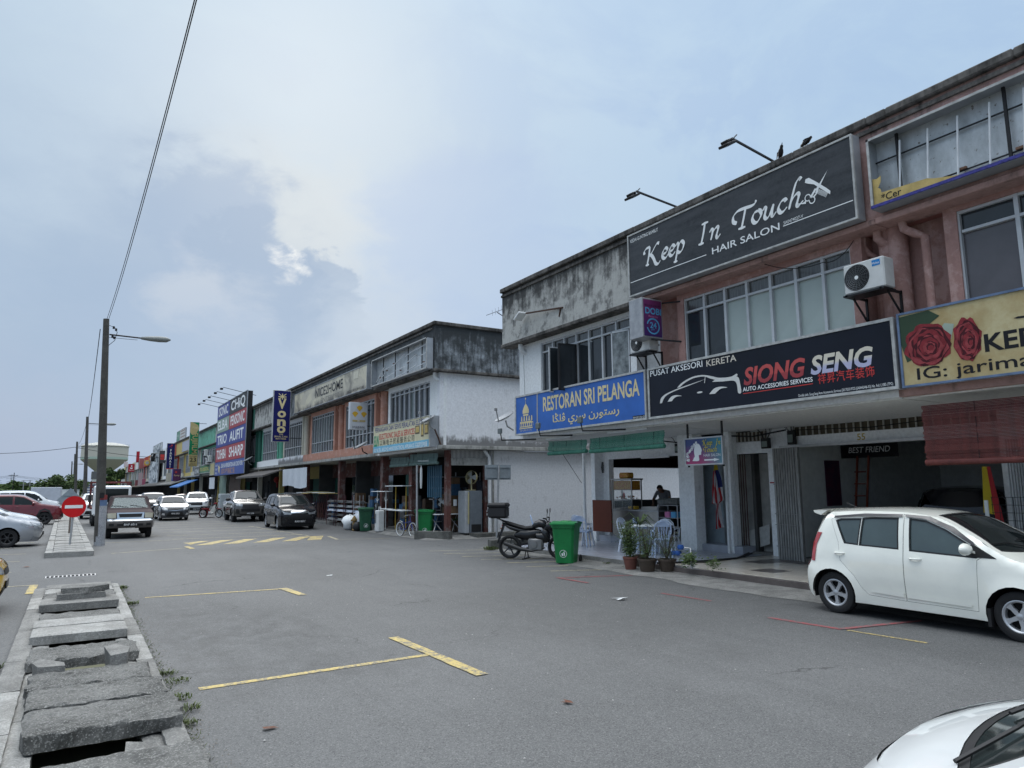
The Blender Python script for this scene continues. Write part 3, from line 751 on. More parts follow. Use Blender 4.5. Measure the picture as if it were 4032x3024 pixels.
A_ = shop(12.5, 18.45, 'grey weathered corner shophouse above the blue restaurant sign, with open window sashes', W_GREYP, W_WHITE, W_SLABW, win=(13.2, 17.2), over=(0, .48), gl=lambda r, c: G_CURT if r == 2 else G_DARK, wz1=6.13, trans=(4.45, 5.85), fm=ALU_W, pier_c=False)
B_ = shop(6.5, 12.5, 'pink shophouse with frosted windows under the big hair salon board', W_PINKB, W_PINK, W_SLABW, pier_m=W_PINK, win=(7.22, 11.34), gl=frost, wz1=6.12, trans=(4.2, 5.80), fm=ALU_W, soff=W_SLABP)
C_ = shop(.3, 6.5, 'pink shophouse with mauve curtained windows at the right edge of the photo', W_PINKB, W_PINK, W_SLABP, pier_m=W_PINK, win=(1.3, 5.40), gl=lambda r, c: G_DARK if r == 2 else (G_MAUVE if c % 2 == 0 else G_GREEN), wz1=6.16, trans=(4.2, 5.82), fm=ALU_W, soff=W_SLABP, wn=5)
D_ = shop(-5.9, .3, 'pink shophouse beyond the right edge of the photo', W_PINKB, W_PINK, W_SLABP, pier_m=W_PINK, gl=lambda r, c: G_DARK, soff=W_SLABP)
q = MB().box(11.6, 24, 18.2, 18.4, 3.46, 6.3); q.box(11.6, 11.8, 17.4, 18.2, 3.87, 6.27); q.build('end_wall', W_WHITE, A_)
MB().box(11.48, 24, 18.75, 18.93, 6.34, 8.03).build('side_parapet', W_GREYP, A_)
MB().cbox(11.58, 24, 18.7, 19.03, 8.03, 8.17, .02).build('side_coping', W_COPE, A_)
MB().tube([(11.42, 18.05, 6.24), (11.42, 18.05, 6.12), (11.5, 18.05, 6.02), (11.65, 18.05, 5.98)], .07, 10).build('rain_spout', W_WHITE, A_, smooth=60)
q = MB(); q.lathe([(.165, 3.46), (.165, 6.25)], 18, (11.78, 6.45, 0))
q.tube([(11.62, 6.70, 6.25), (11.62, 6.70, 6.12), (11.66, 6.64, 6.03), (11.8, 6.52, 6.0)], .075, 10)
q.tube([(11.55, 6.22, 6.25), (11.55, 6.2, 6.12), (11.6, 6.05, 6.0), (11.66, 5.93, 5.92), (11.66, 5.93, 3.5)], .07, 10)
q.build('rain_pipe', W_PINK, B_, smooth=50)
def sash(par, yh, side, ang, w=.53, z0=4.5, z1=5.80, g=G_DARK, fm=ALU_W):
    q = MB(); f = .035
    q.box(-.015, .015, 0, w, z0, z0+f).box(-.015, .015, 0, w, z1-f, z1).box(-.015, .015, 0, f, z0, z1).box(-.015, .015, w-f, w, z0, z1)
    o = q.build('sash', fm, None); o.parent = par; o.location = Vector((11.62, yh, 0))-woff(par)
    o.rotation_euler = (0, 0, ang if side > 0 else math.pi-ang)
    me = MB().box(-.004, .004, f, w-f, z0+f, z1-f).mesh('pane', g); p = bpy.data.objects.new('pane', me); COL.objects.link(p); p.parent = o
    return o
sash(A_, 15.52, 1, R_(80), g=G_DARK, fm=BLACKM); sash(A_, 15.46, 1, R_(78), g=G_DARK, fm=BLACKM)
sash(A_, 14.90, -1, R_(-62), .60, g=G_MID); sash(A_, 13.24, 1, R_(14), .56, g=mat('peeling_film_glass', (.30, .33, .34), .25, c2=(.06, .07, .075), vs=5))
sash(A_, 16.05, 1, R_(85), .5, g=G_DARK)
GF = 14.9
def wallbox(par, pieces, m_, name='wall'):
    q = MB()
    for p in pieces: q.box(*p)
    return q.build(name, m_, par)
W_SHOPW = wallmat('white_shop_front', (.84, .86, .87), (.2, .2, .2), .22, bottom=.10, z0=.1, z1=1.2)
W_SHOPD = wallmat('grey_green_shop_front', (.36, .40, .40), (.12, .12, .12), .35)
wallbox(A_, [(GF, GF+.2, 18.2, 18.55, .14, 3.3), (GF, GF+.2, 14.95, 18.2, 2.76, 3.3)], W_SHOPW)
wallbox(A_, [(14.42, 14.78, 13.98, 14.56, .14, 3.3), (14.78, 15.4, 14.5, 14.92, .14, 3.3)], W_SHOPW, 'pillar')
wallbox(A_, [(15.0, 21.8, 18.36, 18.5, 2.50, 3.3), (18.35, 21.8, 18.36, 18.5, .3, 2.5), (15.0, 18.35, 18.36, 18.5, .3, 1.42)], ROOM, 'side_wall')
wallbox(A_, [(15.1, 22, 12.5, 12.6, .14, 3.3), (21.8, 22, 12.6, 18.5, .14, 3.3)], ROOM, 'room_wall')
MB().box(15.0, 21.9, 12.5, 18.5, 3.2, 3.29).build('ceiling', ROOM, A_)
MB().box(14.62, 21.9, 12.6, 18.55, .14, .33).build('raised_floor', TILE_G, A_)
q = MB()
for i in range(16): q.box(15.05, 18.3, 18.30-.02*(i % 2), 18.34, 2.50+i*.018, 2.515+i*.018)
q.build('rolled_shutter', BLACKM, A_)
MB().tube([(14.42, 18.9, 3.3), (14.42, 18.9, .15)], .055, 10).build('downpipe', W_WHITE, A_, smooth=60)
MB().box(14.55, 14.9, 18.5, 18.7, .14, 3.3).build('corner_pillar', W_SHOPW, A_)
wallbox(A_, [(15.0, 15.3, 13.5, 14.78, 2.55, 3.3)], W_SHOPD, 'lintel')
MB().box(15.25, 15.3, 13.5, 14.78, .2, 2.55).build('blue_door', mat('pale_blue_door', (.34, .41, .45), .6, var=.15, vs=4), A_)
def folding_gate(par, X, y0, y1, z0, z1, n, m_, name='folding_gate', lat=True):
    q = MB(); w = (y1-y0)/n
    for i in range(n+1): q.box(X-.015, X+.015, y0+i*w-.008, y0+i*w+.008, z0, z1)
    if lat:
        for i in range(n):
            k = 0; z = z0+.1
            while z < z1-.25:
                q.beam((X-.02, y0+i*w, z), (X-.02, y0+(i+1)*w, z+.12), .012, .006); q.beam((X-.025, y0+i*w, z+.12), (X-.025, y0+(i+1)*w, z), .012, .006); z += .24
    return q.build(name, m_, par)
folding_gate(A_, 15.15, 14.3, 14.76, .2, 2.5, 7, mat('grey_grille', (.33, .35, .36), .5, .4))
folding_gate(A_, 15.15, 13.52, 13.64, .2, 2.5, 3, _mc['grey_grille'], lat=False)
for bx in ((14.60, 14.72, 12.87, 13.08, .14, 3.3), (14.85, 14.97, 12.93, 13.09, .14, 3.3), (15.2, 15.32, 13.32, 13.49, .14, 3.3)): wallbox(B_, [bx], W_SHOPW, 'pilaster')
wallbox(B_, [(14.53, 14.59, 12.95, 13.01, .14, 2.9)], W_WHITE, 'conduit_cover')
wallbox(B_, [(14.85, 15.2, 11.25, 11.86, .14, 2.70)], W_SHOPW, 'pillar')
wallbox(B_, [(14.98, 15.1, 11.25, 13.3, 2.705, 3.0), (15.02, 15.1, 11.25, 13.3, 3.0, 3.3)], W_SHOPW, 'lintel')
MB().box(15.3, 15.34, 11.86, 13.31, .2, 2.70).build('grey_door', mat('stained_grey_door', (.36, .355, .33), .7, c2=(.22, .22, .205), vs=3), B_)
MB().box(14.98, 15.3, 11.86, 13.31, .14, .2).build('door_sill', CON_MID, B_)
q = MB(); q.poly(FX(15.16, 13.0, 0), [(.02, .66), (.83, .9), (.80, .40), (.20, .22), (.02, .48)], 0, .015); q.build('loose_panel', mat('loose_board', (.42, .42, .40), .7, var=.2), B_)
folding_gate(B_, 15.05, 12.76, 13.06, .2, 2.69, 4, mat('rusty_gate', (.10, .06, .05), .6), lat=False)
folding_gate(B_, 15.05, 11.87, 11.92, .2, 2.69, 2, _mc['rusty_gate'], lat=False)
def vent(par, X, y0, y1, z0, z1, m_, n):
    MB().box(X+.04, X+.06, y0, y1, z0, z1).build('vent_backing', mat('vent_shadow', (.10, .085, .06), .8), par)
    me = MB().box(-.02, .02, -.012, .012, z0, z1).mesh('vent_bar', m_)
    for i in range(n+1): inst('vent_bar', me, (X+.0, y0+(y1-y0)*i/n, 0), par)
wallbox(B_, [(GF, 15.1, 6.5, 11.24, 2.79, 3.06), (GF, 15.1, 6.5, 11.24, 3.285, 3.3)], W_SHOPW, 'lintel')
VB = mat('vent_bar_paint', (.45, .44, .40), .6)
vent(B_, GF+.02, 6.55, 11.1, 3.06, 3.285, VB, 26); vent(B_, GF+.05, 12.0, 13.0, 3.02, 3.26, VB, 8)
MB().box(14.78, 14.86, 6.4, 11.45, 2.78, 2.84).build('shutter_track', mat('galvanised', (.4, .4, .4)), B_)
q = MB()
for i in range(20):
    yy = 10.62+i*.034; q.box(14.30+.02*(i % 2), 14.33+.02*(i % 2), yy, yy+.028, .15, 2.76)
for z in (.45, .95, 1.2, 1.9): q.box(14.285, 14.30, 10.6, 11.3, z, z+.015)
q.box(14.26, 14.34, 10.56, 10.61, .15, 2.76)
q.build('folded_shutter', mat('dirty_aluminium', (.36, .36, .35), .5, .3, c2=(.16, .16, .155), vs=4, streak=8), B_)
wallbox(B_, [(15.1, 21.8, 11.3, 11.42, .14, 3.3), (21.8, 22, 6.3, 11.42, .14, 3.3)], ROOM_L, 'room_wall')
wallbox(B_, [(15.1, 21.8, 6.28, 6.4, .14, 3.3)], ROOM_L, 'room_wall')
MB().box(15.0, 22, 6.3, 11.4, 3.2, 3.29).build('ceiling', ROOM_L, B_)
text('55', FX(GF-.002, 9.35, 2.87), 0, 0, .15, mat('gold_number', (.5, .38, .08), .4), B_, align='CENTER', bold=.02, name='house_number')
wallbox(C_, [(14.7, 15.2, 5.7, 6.5, .14, 3.3), (GF, 15.1, .3, 5.7, 2.8, 3.3)], W_SHOPW, 'pillar')
MB().tube([(14.6, 5.62, .15), (14.6, 5.62, 3.3)], .07, 10).build('downpipe', W_WHITE, C_, smooth=60)
wallbox(C_, [(15.1, 20, .3, .5, .14, 3.3), (20, 20.2, .3, 6.4, .14, 3.3), (15.1, 20, .3, 6.4, 3.2, 3.29)], ROOM, 'room_wall')
folding_gate(C_, 14.6, 5.72, 6.35, .15, 2.7, 14, mat('grey_grille', (.3, .3, .3)), lat=False)
def pick(r, c):
    if r == 2: return G_MID
    return (G_DARK, G_MID, G_DARK, G_GREEN)[(c*7+r*3+int(random.random()*3)) % 4]
yb = [24.12, 30.25, 36.3, 42.9, 49.0, 55.6, 62.0, 69.2, 73.2, 85.0, 91.4, 97.8, 104.4, 110.6]
st = [
 ('white corner shophouse with black mould on its parapet, above the yellow electronics sign', W_BLACKP, W_WHITE, W_SLABW, W_WHITE, True),
 ('salmon shophouse under the right half of the furniture board, behind the fan logo box', W_BLACKP, W_ORANGE, W_SLABG, W_ORANGE, True),
 ('salmon shophouse under the left half of the furniture board', W_BLACKP, W_ORANGE, W_SLABG, W_ORANGE, True),
 ('white shophouse with mouldy sill wall behind the blue mattress blade sign', W_BLACKP, W_WHITES, W_SLABG, W_CREAM, True),
 ('cream shophouse with grey plastic sheet on its parapet', W_GREYP, W_WHITE, W_SLABG, W_GRN, True),
 ('dark green shophouse half hidden by the tall brand board', W_GRND, W_GRND, W_SLABG, W_GRND, True),
 ('shophouse behind the tall blue and red brand board', W_GREYP, W_CREAM, W_SLABG, W_CREAM, False),
 ('narrow white stained shophouse left of the tall brand board', W_GREYP, W_CREAM, W_SLABG, W_GRN, True),
 ('green walled shophouse behind the green and gold photo shop blade sign', wallmat('green_parapet', (.16, .40, .30), (.05, .08, .07), .75, top=.15, z0=6.3, z1=8.1), W_GRN, W_SLABG, W_GRN, True),
 ('grey shophouse behind the foot of the green and gold blade sign', W_GREYP, W_CREAM, W_SLABG, W_CREAM, True),
 ('yellow shophouse with a lilac panel on its parapet', W_YEL, W_YEL, W_SLABG, W_YEL, True),
 ('yellow shophouse carrying the green and white roof panel', W_YEL, W_CREAM, W_SLABG, W_YEL, True),
 ('red shophouse behind the dark blue blade sign', W_RED, W_RED, W_SLABG, W_RED, True)]
rowg = 'shophouses of the long row'
ROW = []
for i, (lab, pm, wm_, sm, prm, fine) in enumerate(st):
    y0, y1 = yb[i], yb[i+1]
    w0, w1 = {0: (25.0, 29.1), 1: (31.05, 35.15), 2: (37.1, 41.25), 3: (43.35, 47.6), 4: (49.5, 53.95)}.get(i, (y0+.8, y1-1.3))
    zz = (4.45, 5.82)
    gm = {4: lambda r, c: G_MID}.get(i, pick)
    b = shop(y0, y1, lab, pm, wm_, sm, pier_m=prm, win=(w0, w1), gl=gm, group=rowg, fine=fine, fm=ALU, wn=9 if i in (2,) else 8 if i < 5 else 7, trans=zz)
    ROW.append(b)
E0 = ROW[0]
MB().box(11.59, 26, 24.085, 24.3, 3.46, 6.26).build('end_wall', W_WHITES, E0)
MB().box(11.595, 11.81, 24.31, 24.77, 3.87, 6.26).build('corner_pier', W_WHITE, E0)
MB().box(11.48, 26, 23.92, 24.10, 6.34, 8.03).build('side_parapet', W_BLACKP, E0)
MB().box(11.3, 11.479, 23.92, 24.119, 6.34, 8.03).build('parapet_corner', W_BLACKP, E0)
MB().cbox(11.2, 26, 23.82, 24.12, 8.03, 8.17, .02).build('side_coping', W_COPE, E0)
MB().cbox(11.23, 26, 23.86, 24.11, 6.24, 6.345, .02).build('side_eave_band', W_COPE, E0)
MB().cbox(11.5, 26, 23.75, 24.115, 3.315, 3.455, .01).build('side_canopy', W_SLABG, E0)
MB().box(13.85, 26, 24.12, 24.3, .1, 3.31).build('lower_end_wall', W_WHITEL, E0)
MB().tube([(11.45, 24.25, 6.24), (11.45, 24.25, 6.1), (11.5, 24.22, 6.0), (11.6, 24.2, 5.96)], .07, 10).build('rain_spout', W_WHITE, E0, smooth=60)
MB().tube([(13.5, 24.05, 3.3), (13.72, 24.05, 3.05), (13.74, 24.05, .12)], .065, 10).build('downpipe', W_WHITE, E0, smooth=60)
MB().tube([(13.9, 24.06, 3.3), (13.9, 24.06, .12)], .035, 8).build('thin_pipe', W_SLABG, E0, smooth=60)
q = MB().box(11.95, 12.12, 24.15, 24.4, .14, 3.3).box(13.6, 13.75, 24.15, 24.35, .14, 2.7).box(11.75, 11.98, 27.0, 27.3, .14, 3.3)
q.build('pillar', RED_PIL, E0)
MB().box(12.1, 13.8, 24.15, 24.3, 2.72, 3.0).build('fascia', W_SLABG, E0)
MB().box(12.1, 13.8, 24.22, 24.24, 3.0, 3.3).build('vent_backing', BLACKM, E0)
me = MB().box(-.01, .01, -.01, .01, 3.0, 3.3).mesh('vent_bar', W_SOFF)
for i in range(30): inst('vent_bar', me, (12.12+i*.056, 24.2, 0), E0)
MB().box(12.3, 12.36, 27.3, 30.25, 2.5, 2.85).build('fascia', RED_PIL, E0)
for i, b in enumerate(ROW):
    y0, y1 = yb[i], yb[i+1]
    wallc = (ROOM, ROOM, ROOM, W_YEL, W_YEL, ROOM, ROOM, ROOM, ROOM, ROOM, W_YEL, ROOM, ROOM)[i]
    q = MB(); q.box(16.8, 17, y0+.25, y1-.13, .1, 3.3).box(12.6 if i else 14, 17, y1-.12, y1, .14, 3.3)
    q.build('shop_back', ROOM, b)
    if i:
        q = MB(); q.box(11.75, 12.05, y0, y0+.28, .14, 3.3)
        q.build('pillar', RED_PIL if i < 4 else W_CREAM if i % 2 else W_YEL, b)
        MB().box(13.4, 13.55, y0+.2, y1-.1, 2.5, 3.3).build('fascia', RED_PIL if i < 3 else W_YEL if i < 5 else ROOM, b)
        n = 4; wv = (y1-y0-.4)/n
        for j in range(n):
            if (i*3+j) % 4 == 0: continue
            MB().box(13.5, 13.54, y0+.25+j*wv, y0+.2+(j+.9)*wv, .14, 2.5).build('door_panel', (ROOM, mat('green_screen', (.02, .09, .07), .6), mat('brown_door', (.06, .045, .035), .6), G_DARK)[(i+j) % 4], b)
cols = [('grey', W_GREYP), ('white', W_WHITE), ('cream', W_CREAM), ('yellow', W_YEL), ('orange', W_ORG), ('orange', W_ORG), ('red', W_RED), ('red', W_RED), ('pink', W_PINK), ('grey', W_GREYP), ('white', W_WHITE), ('cream', W_CREAM), ('yellow', W_YEL), ('white', W_WHITE), ('yellow', W_YEL), ('cream', W_CREAM), ('grey', W_GREYP), ('yellow', W_YEL)]
where = ['just beyond the dark blue blade sign', 'right of the black and white patterned board', 'behind the patterned board', 'behind the top of the patterned board', 'left of the patterned board', 'behind the round yellow sign', 'right of the red cup sign', 'behind the tall narrow red sign', 'behind the red cup sign', 'left of the red cup sign', 'behind the lilac sign', 'just left of the lilac sign', 'beyond the lilac sign', 'third beyond the lilac sign', 'fourth from the far end', 'third from the far end', 'second from the far end', 'last at the far end by the water tower']
y = 110.6
for i, (cn, m_) in enumerate(cols):
    b = thing('shophouse', f'distant {cn} shophouse, {where[i]}', 'shophouse', (11.6, y+3, 0), rowg)
    q = MB().box(11.3, 11.48, y, y+6.1, 6.34, 8.03).box(11.23, 11.7, y, y+6.1, 6.24, 6.34); q.build('parapet', m_, b)
    q = MB().box(11.6, 11.8, y, y+6.1, 3.46, 3.9).box(11.6, 11.8, y, y+.9, 3.9, 6.3).box(11.6, 11.8, y+5.2, y+6.1, 3.9, 6.3); q.build('wall', m_ if i % 3 else W_CREAM, b)
    MB().box(11.7, 11.75, y+.9, y+5.2, 3.9, 6.3).build('window', G_MID, b)
    q = MB()
    for j in range(6): q.box(11.66, 11.69, y+.9+j*.86, y+.96+j*.86, 3.9, 6.3)
    q.build('window_frame', ALU_W, b)
    MB().box(11.5, 15, y, y+6.1, 3.31, 3.455).box(11.48, 24, y, y+6.1, 6.4, 6.5).build('canopy_slab', W_SLABG, b)
    q = MB().box(14.9, 15, y, y+6.1, 0, 3.3).box(11.8, 15, y+6, y+6.1, 0, 3.3); q.build('shop_back', ROOM, b)
    y += 6.1
def lin(pts):
    xs = [p[0] for p in pts]; ys = [p[1] for p in pts]
    return lambda x: float(np.interp(x, xs, ys))
def smoothed(pts, k=8):
    sp = spline(pts, k); return lin(sorted(sp))
def paint(name, c, rough=.28, metal=.0, coat=1., var=.04, dust=.0):
    m = mat(name, c, rough, metal, var=var, vs=3, coat=coat)
    return m
C_GLASS = mat('car_glass', (.012, .016, .017), .05, 0, var=0, spec=.32); C_GLASSG = mat('reflection_toned_car_glass', (.045, .065, .065), .05, 0, var=.2, vs=1.5, spec=.9)  # C_GLASSG: green-grey base stands in for sky and horizon reflections
C_RUB = mat('tyre_rubber', (.022, .022, .023), .8, var=.2, bump=.3, bs=50); C_TRIM = mat('black_trim', (.018, .018, .019), .5, var=.1)
C_CHR = mat('chrome', (.62, .63, .65), .12, 1, var=0); C_ALLOY = mat('alloy_silver', (.50, .51, .53), .35, .6, var=.05)
C_BLKALLOY = mat('black_alloy', (.05, .05, .052), .4, .5, var=.1)
C_HEAD = mat('headlight_glass', (.42, .44, .46), .08, .3, c2=(.16, .17, .18), vs=14, coat=1); C_HEADY = mat('aged_headlight', (.40, .38, .30), .15, .0, var=.1, coat=.5)
C_TAIL = mat('tail_light_red', (.35, .012, .015), .12, 0, var=.15, vs=20, coat=1); C_AMB = mat('amber_lens', (.45, .16, .03), .2, coat=1)
C_WHLENS = mat('white_lens', (.5, .5, .5), .15, coat=1); C_UNDER = mat('underbody', (.012, .012, .013), .9, var=0)
C_PLATE = mat('plate_black', (.015, .015, .016), .4, var=0); C_PTXT = mat('plate_text', (.62, .62, .62), .5, var=0); C_SEAT = mat('seat_fabric', (.05, .05, .055), .9, var=.1)
def wheel_meshes(r, w, style, spoke_mat):
    t = MB(); rr = r*.66
    t.lathe([(rr, w*.46), (rr+.01, w*.5), (r*.86, w*.5), (r*.965, w*.43), (r, w*.30), (r, -w*.30), (r*.965, -w*.43), (r*.86, -w*.5), (rr, -w*.5), (rr-.02, 0), (rr, w*.46)], 36, (0, 0, 0), (0, 1, 0))
    tyre = t.mesh('tyre', C_RUB, smooth=40)
    q = MB(); q.lathe([(rr+.004, w*.45), (rr-.012, w*.47), (rr-.03, w*.40), (rr-.035, -w*.3)], 36, (0, 0, 0), (0, 1, 0)); q.mi = 1
    q.lathe([(0.001, w*.02), (rr-.03, w*.02)], 24, (0, 0, 0), (0, 1, 0)); q.mi = 0
    n = {'five': 5, 'six': 6, 'ten': 10, 'steel': 0}[style]
    d1 = w*.40
    for i in range(n):
        a = 2*math.pi*i/n+.3; wi, wo = (.055, .085) if style == 'five' else ((.03, .045) if style == 'six' else (.022, .03))
        wi *= r/.29; wo *= r/.29
        P = []
        for (rad, hw_, dd) in ((r*.10, wi, d1), (r*.40, wi*.8, d1*.96), (rr-.015, wo, d1*1.05)):
            for s_ in (-1, 1):
                for dep in (0, .045):
                    x = rad*math.cos(a)-s_*hw_*math.sin(a)*.5; z = rad*math.sin(a)+s_*hw_*math.cos(a)*.5; P.append((x, dd-dep, z))
        F = []
        for k in range(2):
            b = k*4; F += [(b, b+2, b+6, b+4), (b, b+4, b+5, b+1), (b+2, b+3, b+7, b+6), (b+1, b+5, b+7, b+3)]
        q.add(P, F)
    if n == 0:
        q.lathe([(.001, w*.30), (r*.25, w*.34), (r*.42, w*.22), (rr-.03, w*.36)], 28, (0, 0, 0), (0, 1, 0)); q.mi = 1
        for i in range(8):
            a = 2*math.pi*i/8; q.lathe([(.001, w*.30), (.022, w*.30)], 8, (r*.5*math.cos(a), 0, r*.5*math.sin(a)), (0, 1, 0))
        q.mi = 0
    q.lathe([(.001, d1+.006), (r*.10, d1+.004), (r*.17, d1-.01), (r*.18, d1-.05)], 20, (0, 0, 0), (0, 1, 0)); q.mi = 1
    if n:
        for i in range(5):
            a = 2*math.pi*(i+.5)/5+.3; q.lathe([(.001, d1+.002), (.011, d1), (.012, d1-.02)], 8, (r*.20*math.cos(a), 0, r*.20*math.sin(a)), (0, 1, 0))
    rim = q.mesh('rim', [spoke_mat, C_UNDER], smooth=40)
    return tyre, rim
def build_car(S, label, cat, loc, heading, name='parked_car', group=None):
    """S: dict of curves in metres. local x runs from the tail (0) to the nose (L); side y=+ is the car's left"""
    L, W = S['L'], S['W']/2; step = S.get('step', .10); body = S['paint']; lo = S.get('lower', body)
    zt = lin(S['top'] if S.get('raw') else spline(S['top'], 6))
    xf = lin(S['nose']); xr = lin(S['tail'])            # z -> x
    hw = lin(spline(S['half'], 5))                       # z -> half width factor
    rx, ry = S.get('rx', .45), S.get('ry', .28); rxr, ryr = S.get('rxr', .30), S.get('ryr', .20)
    N_ = 2.3; u45 = .5**(1/N_); cr = S.get('crown', .035); belt = S['belt']
    axles, R = S['axles'], S['R']
    Ra = R+.055
    def corner(x, z):
        u = max(0., (x-(xf(z)-rx))/rx); v = max(0., ((xr(z)+rxr)-x)/rxr)
        d = 0
        if u > 0: d += ry*(1-max(0., 1-min(1, u)**N_)**(1/N_))
        if v > 0: d += ryr*(1-max(0., 1-min(1, v)**N_)**(1/N_))
        return d
    zb0 = S['sill']
    fl = S.get('flare', .02)
    def side(x, z):
        y = W*hw(z)-corner(x, z)
        dz = zt(x)-cr-z; r = .06 if zt(x) > belt+.22 else .03
        if dz < r: y -= r-math.sqrt(max(0, r*r-(r-max(dz, 0))**2))
        for ax in axles:
            rr = math.hypot(x-ax, z-R)
            y += fl*math.exp(-((rr-Ra)/.07)**2) if z < belt else 0
        return y
    def front(y, z):
        v = max(0., (abs(y)-(W*hw(z)-ry))/ry)
        return xf(z)-rx*(1-max(0., 1-min(1, v)**N_)**(1/N_))-.06*(y/W)**2
    def rear(y, z):
        v = max(0., (abs(y)-(W*hw(z)-ryr))/ryr)
        return xr(z)+rxr*(1-max(0., 1-min(1, v)**N_)**(1/N_))+.04*(y/W)**2
    def yedge(x):
        z = zt(x)-cr; r = .06 if zt(x) > belt+.22 else .03
        return W*hw(z)-corner(x, z)-r
    def topz(x, y):
        ye = yedge(x); t = min(1., abs(y)/max(ye, .05)); return zt(x)-cr*t**2.2
    root = thing(name, label, cat, (0, 0, 0), group)
    ov = S.get('bump', .22)
    def x_end(z, fr=True):
        return (xf(z)-rx+rx*u45-.06*.8) if fr else (xr(z)+rxr-rxr*u45+.04*.8)
    xs_f = L; xs_r = 0
    for it in range(60):
        z = zt(xs_f)-cr; xs_f = .7*xs_f+.3*x_end(z)
        z2 = zt(xs_r)-cr; xs_r = .7*xs_r+.3*x_end(z2, False)
    out = []
    def arch(ax):
        a0 = math.asin(max(-1, min(1, (zb0-R)/Ra)))
        pts = [(ax+Ra*math.cos(t), R+Ra*math.sin(t)) for t in np.linspace(math.pi-a0, a0, 15)]
        return pts
    zf0 = S.get('fbottom', zb0); zr0 = S.get('rbottom', zb0)
    ztopf = zt(xs_f)-cr; ztopr = zt(xs_r)-cr
    out.append((x_end(zr0, False), zr0))
    for ax in sorted(axles):
        out += arch(ax)
    out.append((x_end(zf0), zf0))
    for z in np.linspace(zf0, ztopf, 8)[1:]: out.append((x_end(z), float(z)))
    for x in np.linspace(xs_f, xs_r, 44)[1:-1]: out.append((float(x), zt(x)-cr))
    for z in np.linspace(ztopr, zr0, 10)[:-1]: out.append((x_end(z, False), float(z)))
    wins = S['windows']; doors = S.get('doors', [])
    def shrink(poly, e):
        n = len(poly); cx = sum(p[0] for p in poly)/n; cz = sum(p[1] for p in poly)/n; o = []
        A = sum(poly[i-1][0]*poly[i][1]-poly[i][0]*poly[i-1][1] for i in range(n)); sg = 1 if A > 0 else -1
        for i in range(n):
            p0, p1, p2 = poly[i-1], poly[i], poly[(i+1) % n]
            d1 = Vector((p1[0]-p0[0], p1[1]-p0[1])); d2 = Vector((p2[0]-p1[0], p2[1]-p1[1]))
            if d1.length < 1e-6 or d2.length < 1e-6: o.append(p1); continue
            d1.normalize(); d2.normalize(); nn = Vector((-d1.y-d2.y, d1.x+d2.x))*sg
            if nn.length < 1e-3: o.append(p1); continue
            nn.normalize(); k = e/max(.5, abs(nn.dot(Vector((-d1.y, d1.x)))))
            o.append((p1[0]+nn.x*k, p1[1]+nn.y*k))
        return o
    def inside(poly, pt): return bool(pip([pt[0]], [pt[1]], poly)[0])
    mbb = MB(); mats_b = [body, lo]
    def surf_side(mb, V, T, sgn, off=0.):
        P = [(x, sgn*(side(x, z)+off), z) for x, z in V]
        mb.add(P, [t if sgn < 0 else (t[0], t[2], t[1]) for t in T])
    dholes = [shrink(dp, 0.0) for dp in doors]
    free = [w for w in wins if not any(inside(dp, (sum(p[0] for p in w)/len(w), sum(p[1] for p in w)/len(w))) for dp in doors)]
    V, T = fill2d(out, dholes+[shrink(w, -.0) for w in free], step)
    for sgn in (-1, 1): surf_side(mbb, V, T, sgn)
    for dp in doors:
        hs = [w for w in wins if inside(dp, (sum(p[0] for p in w)/len(w), sum(p[1] for p in w)/len(w)))]
        Vd, Td = fill2d(shrink(dp, .004), hs, step)
        for sgn in (-1, 1):
            m_ = MB(); surf_side(m_, Vd, Td, sgn, .001); o = m_.build('door', body, root, smooth=60)
            hx, hz = max(p[0] for p in dp)*.0+min(p[0] for p in dp)+S.get('hoff', .12), S.get('hz', belt-.12)
            hh = MB(); yy = side(hx+.07, hz)
            hh.tube([(hx, sgn*(yy+.005), hz), (hx+.02, sgn*(yy+.035), hz), (hx+.13, sgn*(yy+.035), hz+.004), (hx+.15, sgn*(yy+.005), hz+.004)], .014, 6)
            hh.build('handle', S.get('handle', body), o, smooth=60)
            if step < .09:
                pk = MB(); pk.add([(hx+.075+.055*math.cos(t), sgn*(side(hx+.075+.055*math.cos(t), hz+.042*math.sin(t))+.0025), hz+.042*math.sin(t)) for t in np.linspace(0, 6.1, 16)], [tuple(range(16)) if sgn < 0 else tuple(range(16))[::-1]])
                pk.build('handle_cup', S.get('cup', body), o)
    for w in wins:
        Vw, Tw = fill2d(shrink(w, .012), [], max(step, .08))
        Vs, Ts = fill2d(shrink(w, -.002), [shrink(w, .018)], max(step, .08))
        for sgn in (-1, 1):
            m_ = MB(); surf_side(m_, Vw, Tw, sgn, -.012); o = m_.build('window', S.get('glass', C_GLASS), root, smooth=60)
            m_ = MB(); surf_side(m_, Vs, Ts, sgn, .002); m_.build('window_seal', C_TRIM, o, smooth=60)
    def toppoly(x0, x1, inset=0., n=14):
        xs = np.linspace(x0, x1, n); return [(float(x), -(yedge(x)-inset)) for x in xs]+[(float(x), yedge(x)-inset) for x in xs[::-1]]
    def edge_curve(fr):
        z45 = ztopf if fr else ztopr
        ymax = yedge(xs_f if fr else xs_r)
        pts = []
        for y in np.linspace(-ymax, ymax, 13):
            x = xs_f if fr else xs_r
            for it in range(25):
                z = zt(x)-cr*min(1, abs(y)/ymax)**2.2; xn = front(y, z) if fr else rear(y, z); x = .6*x+.4*xn
            pts.append((float(x), float(y), float(zt(x)-cr*min(1, abs(y)/ymax)**2.2)))
        return pts
    ef = edge_curve(True); er = edge_curve(False)
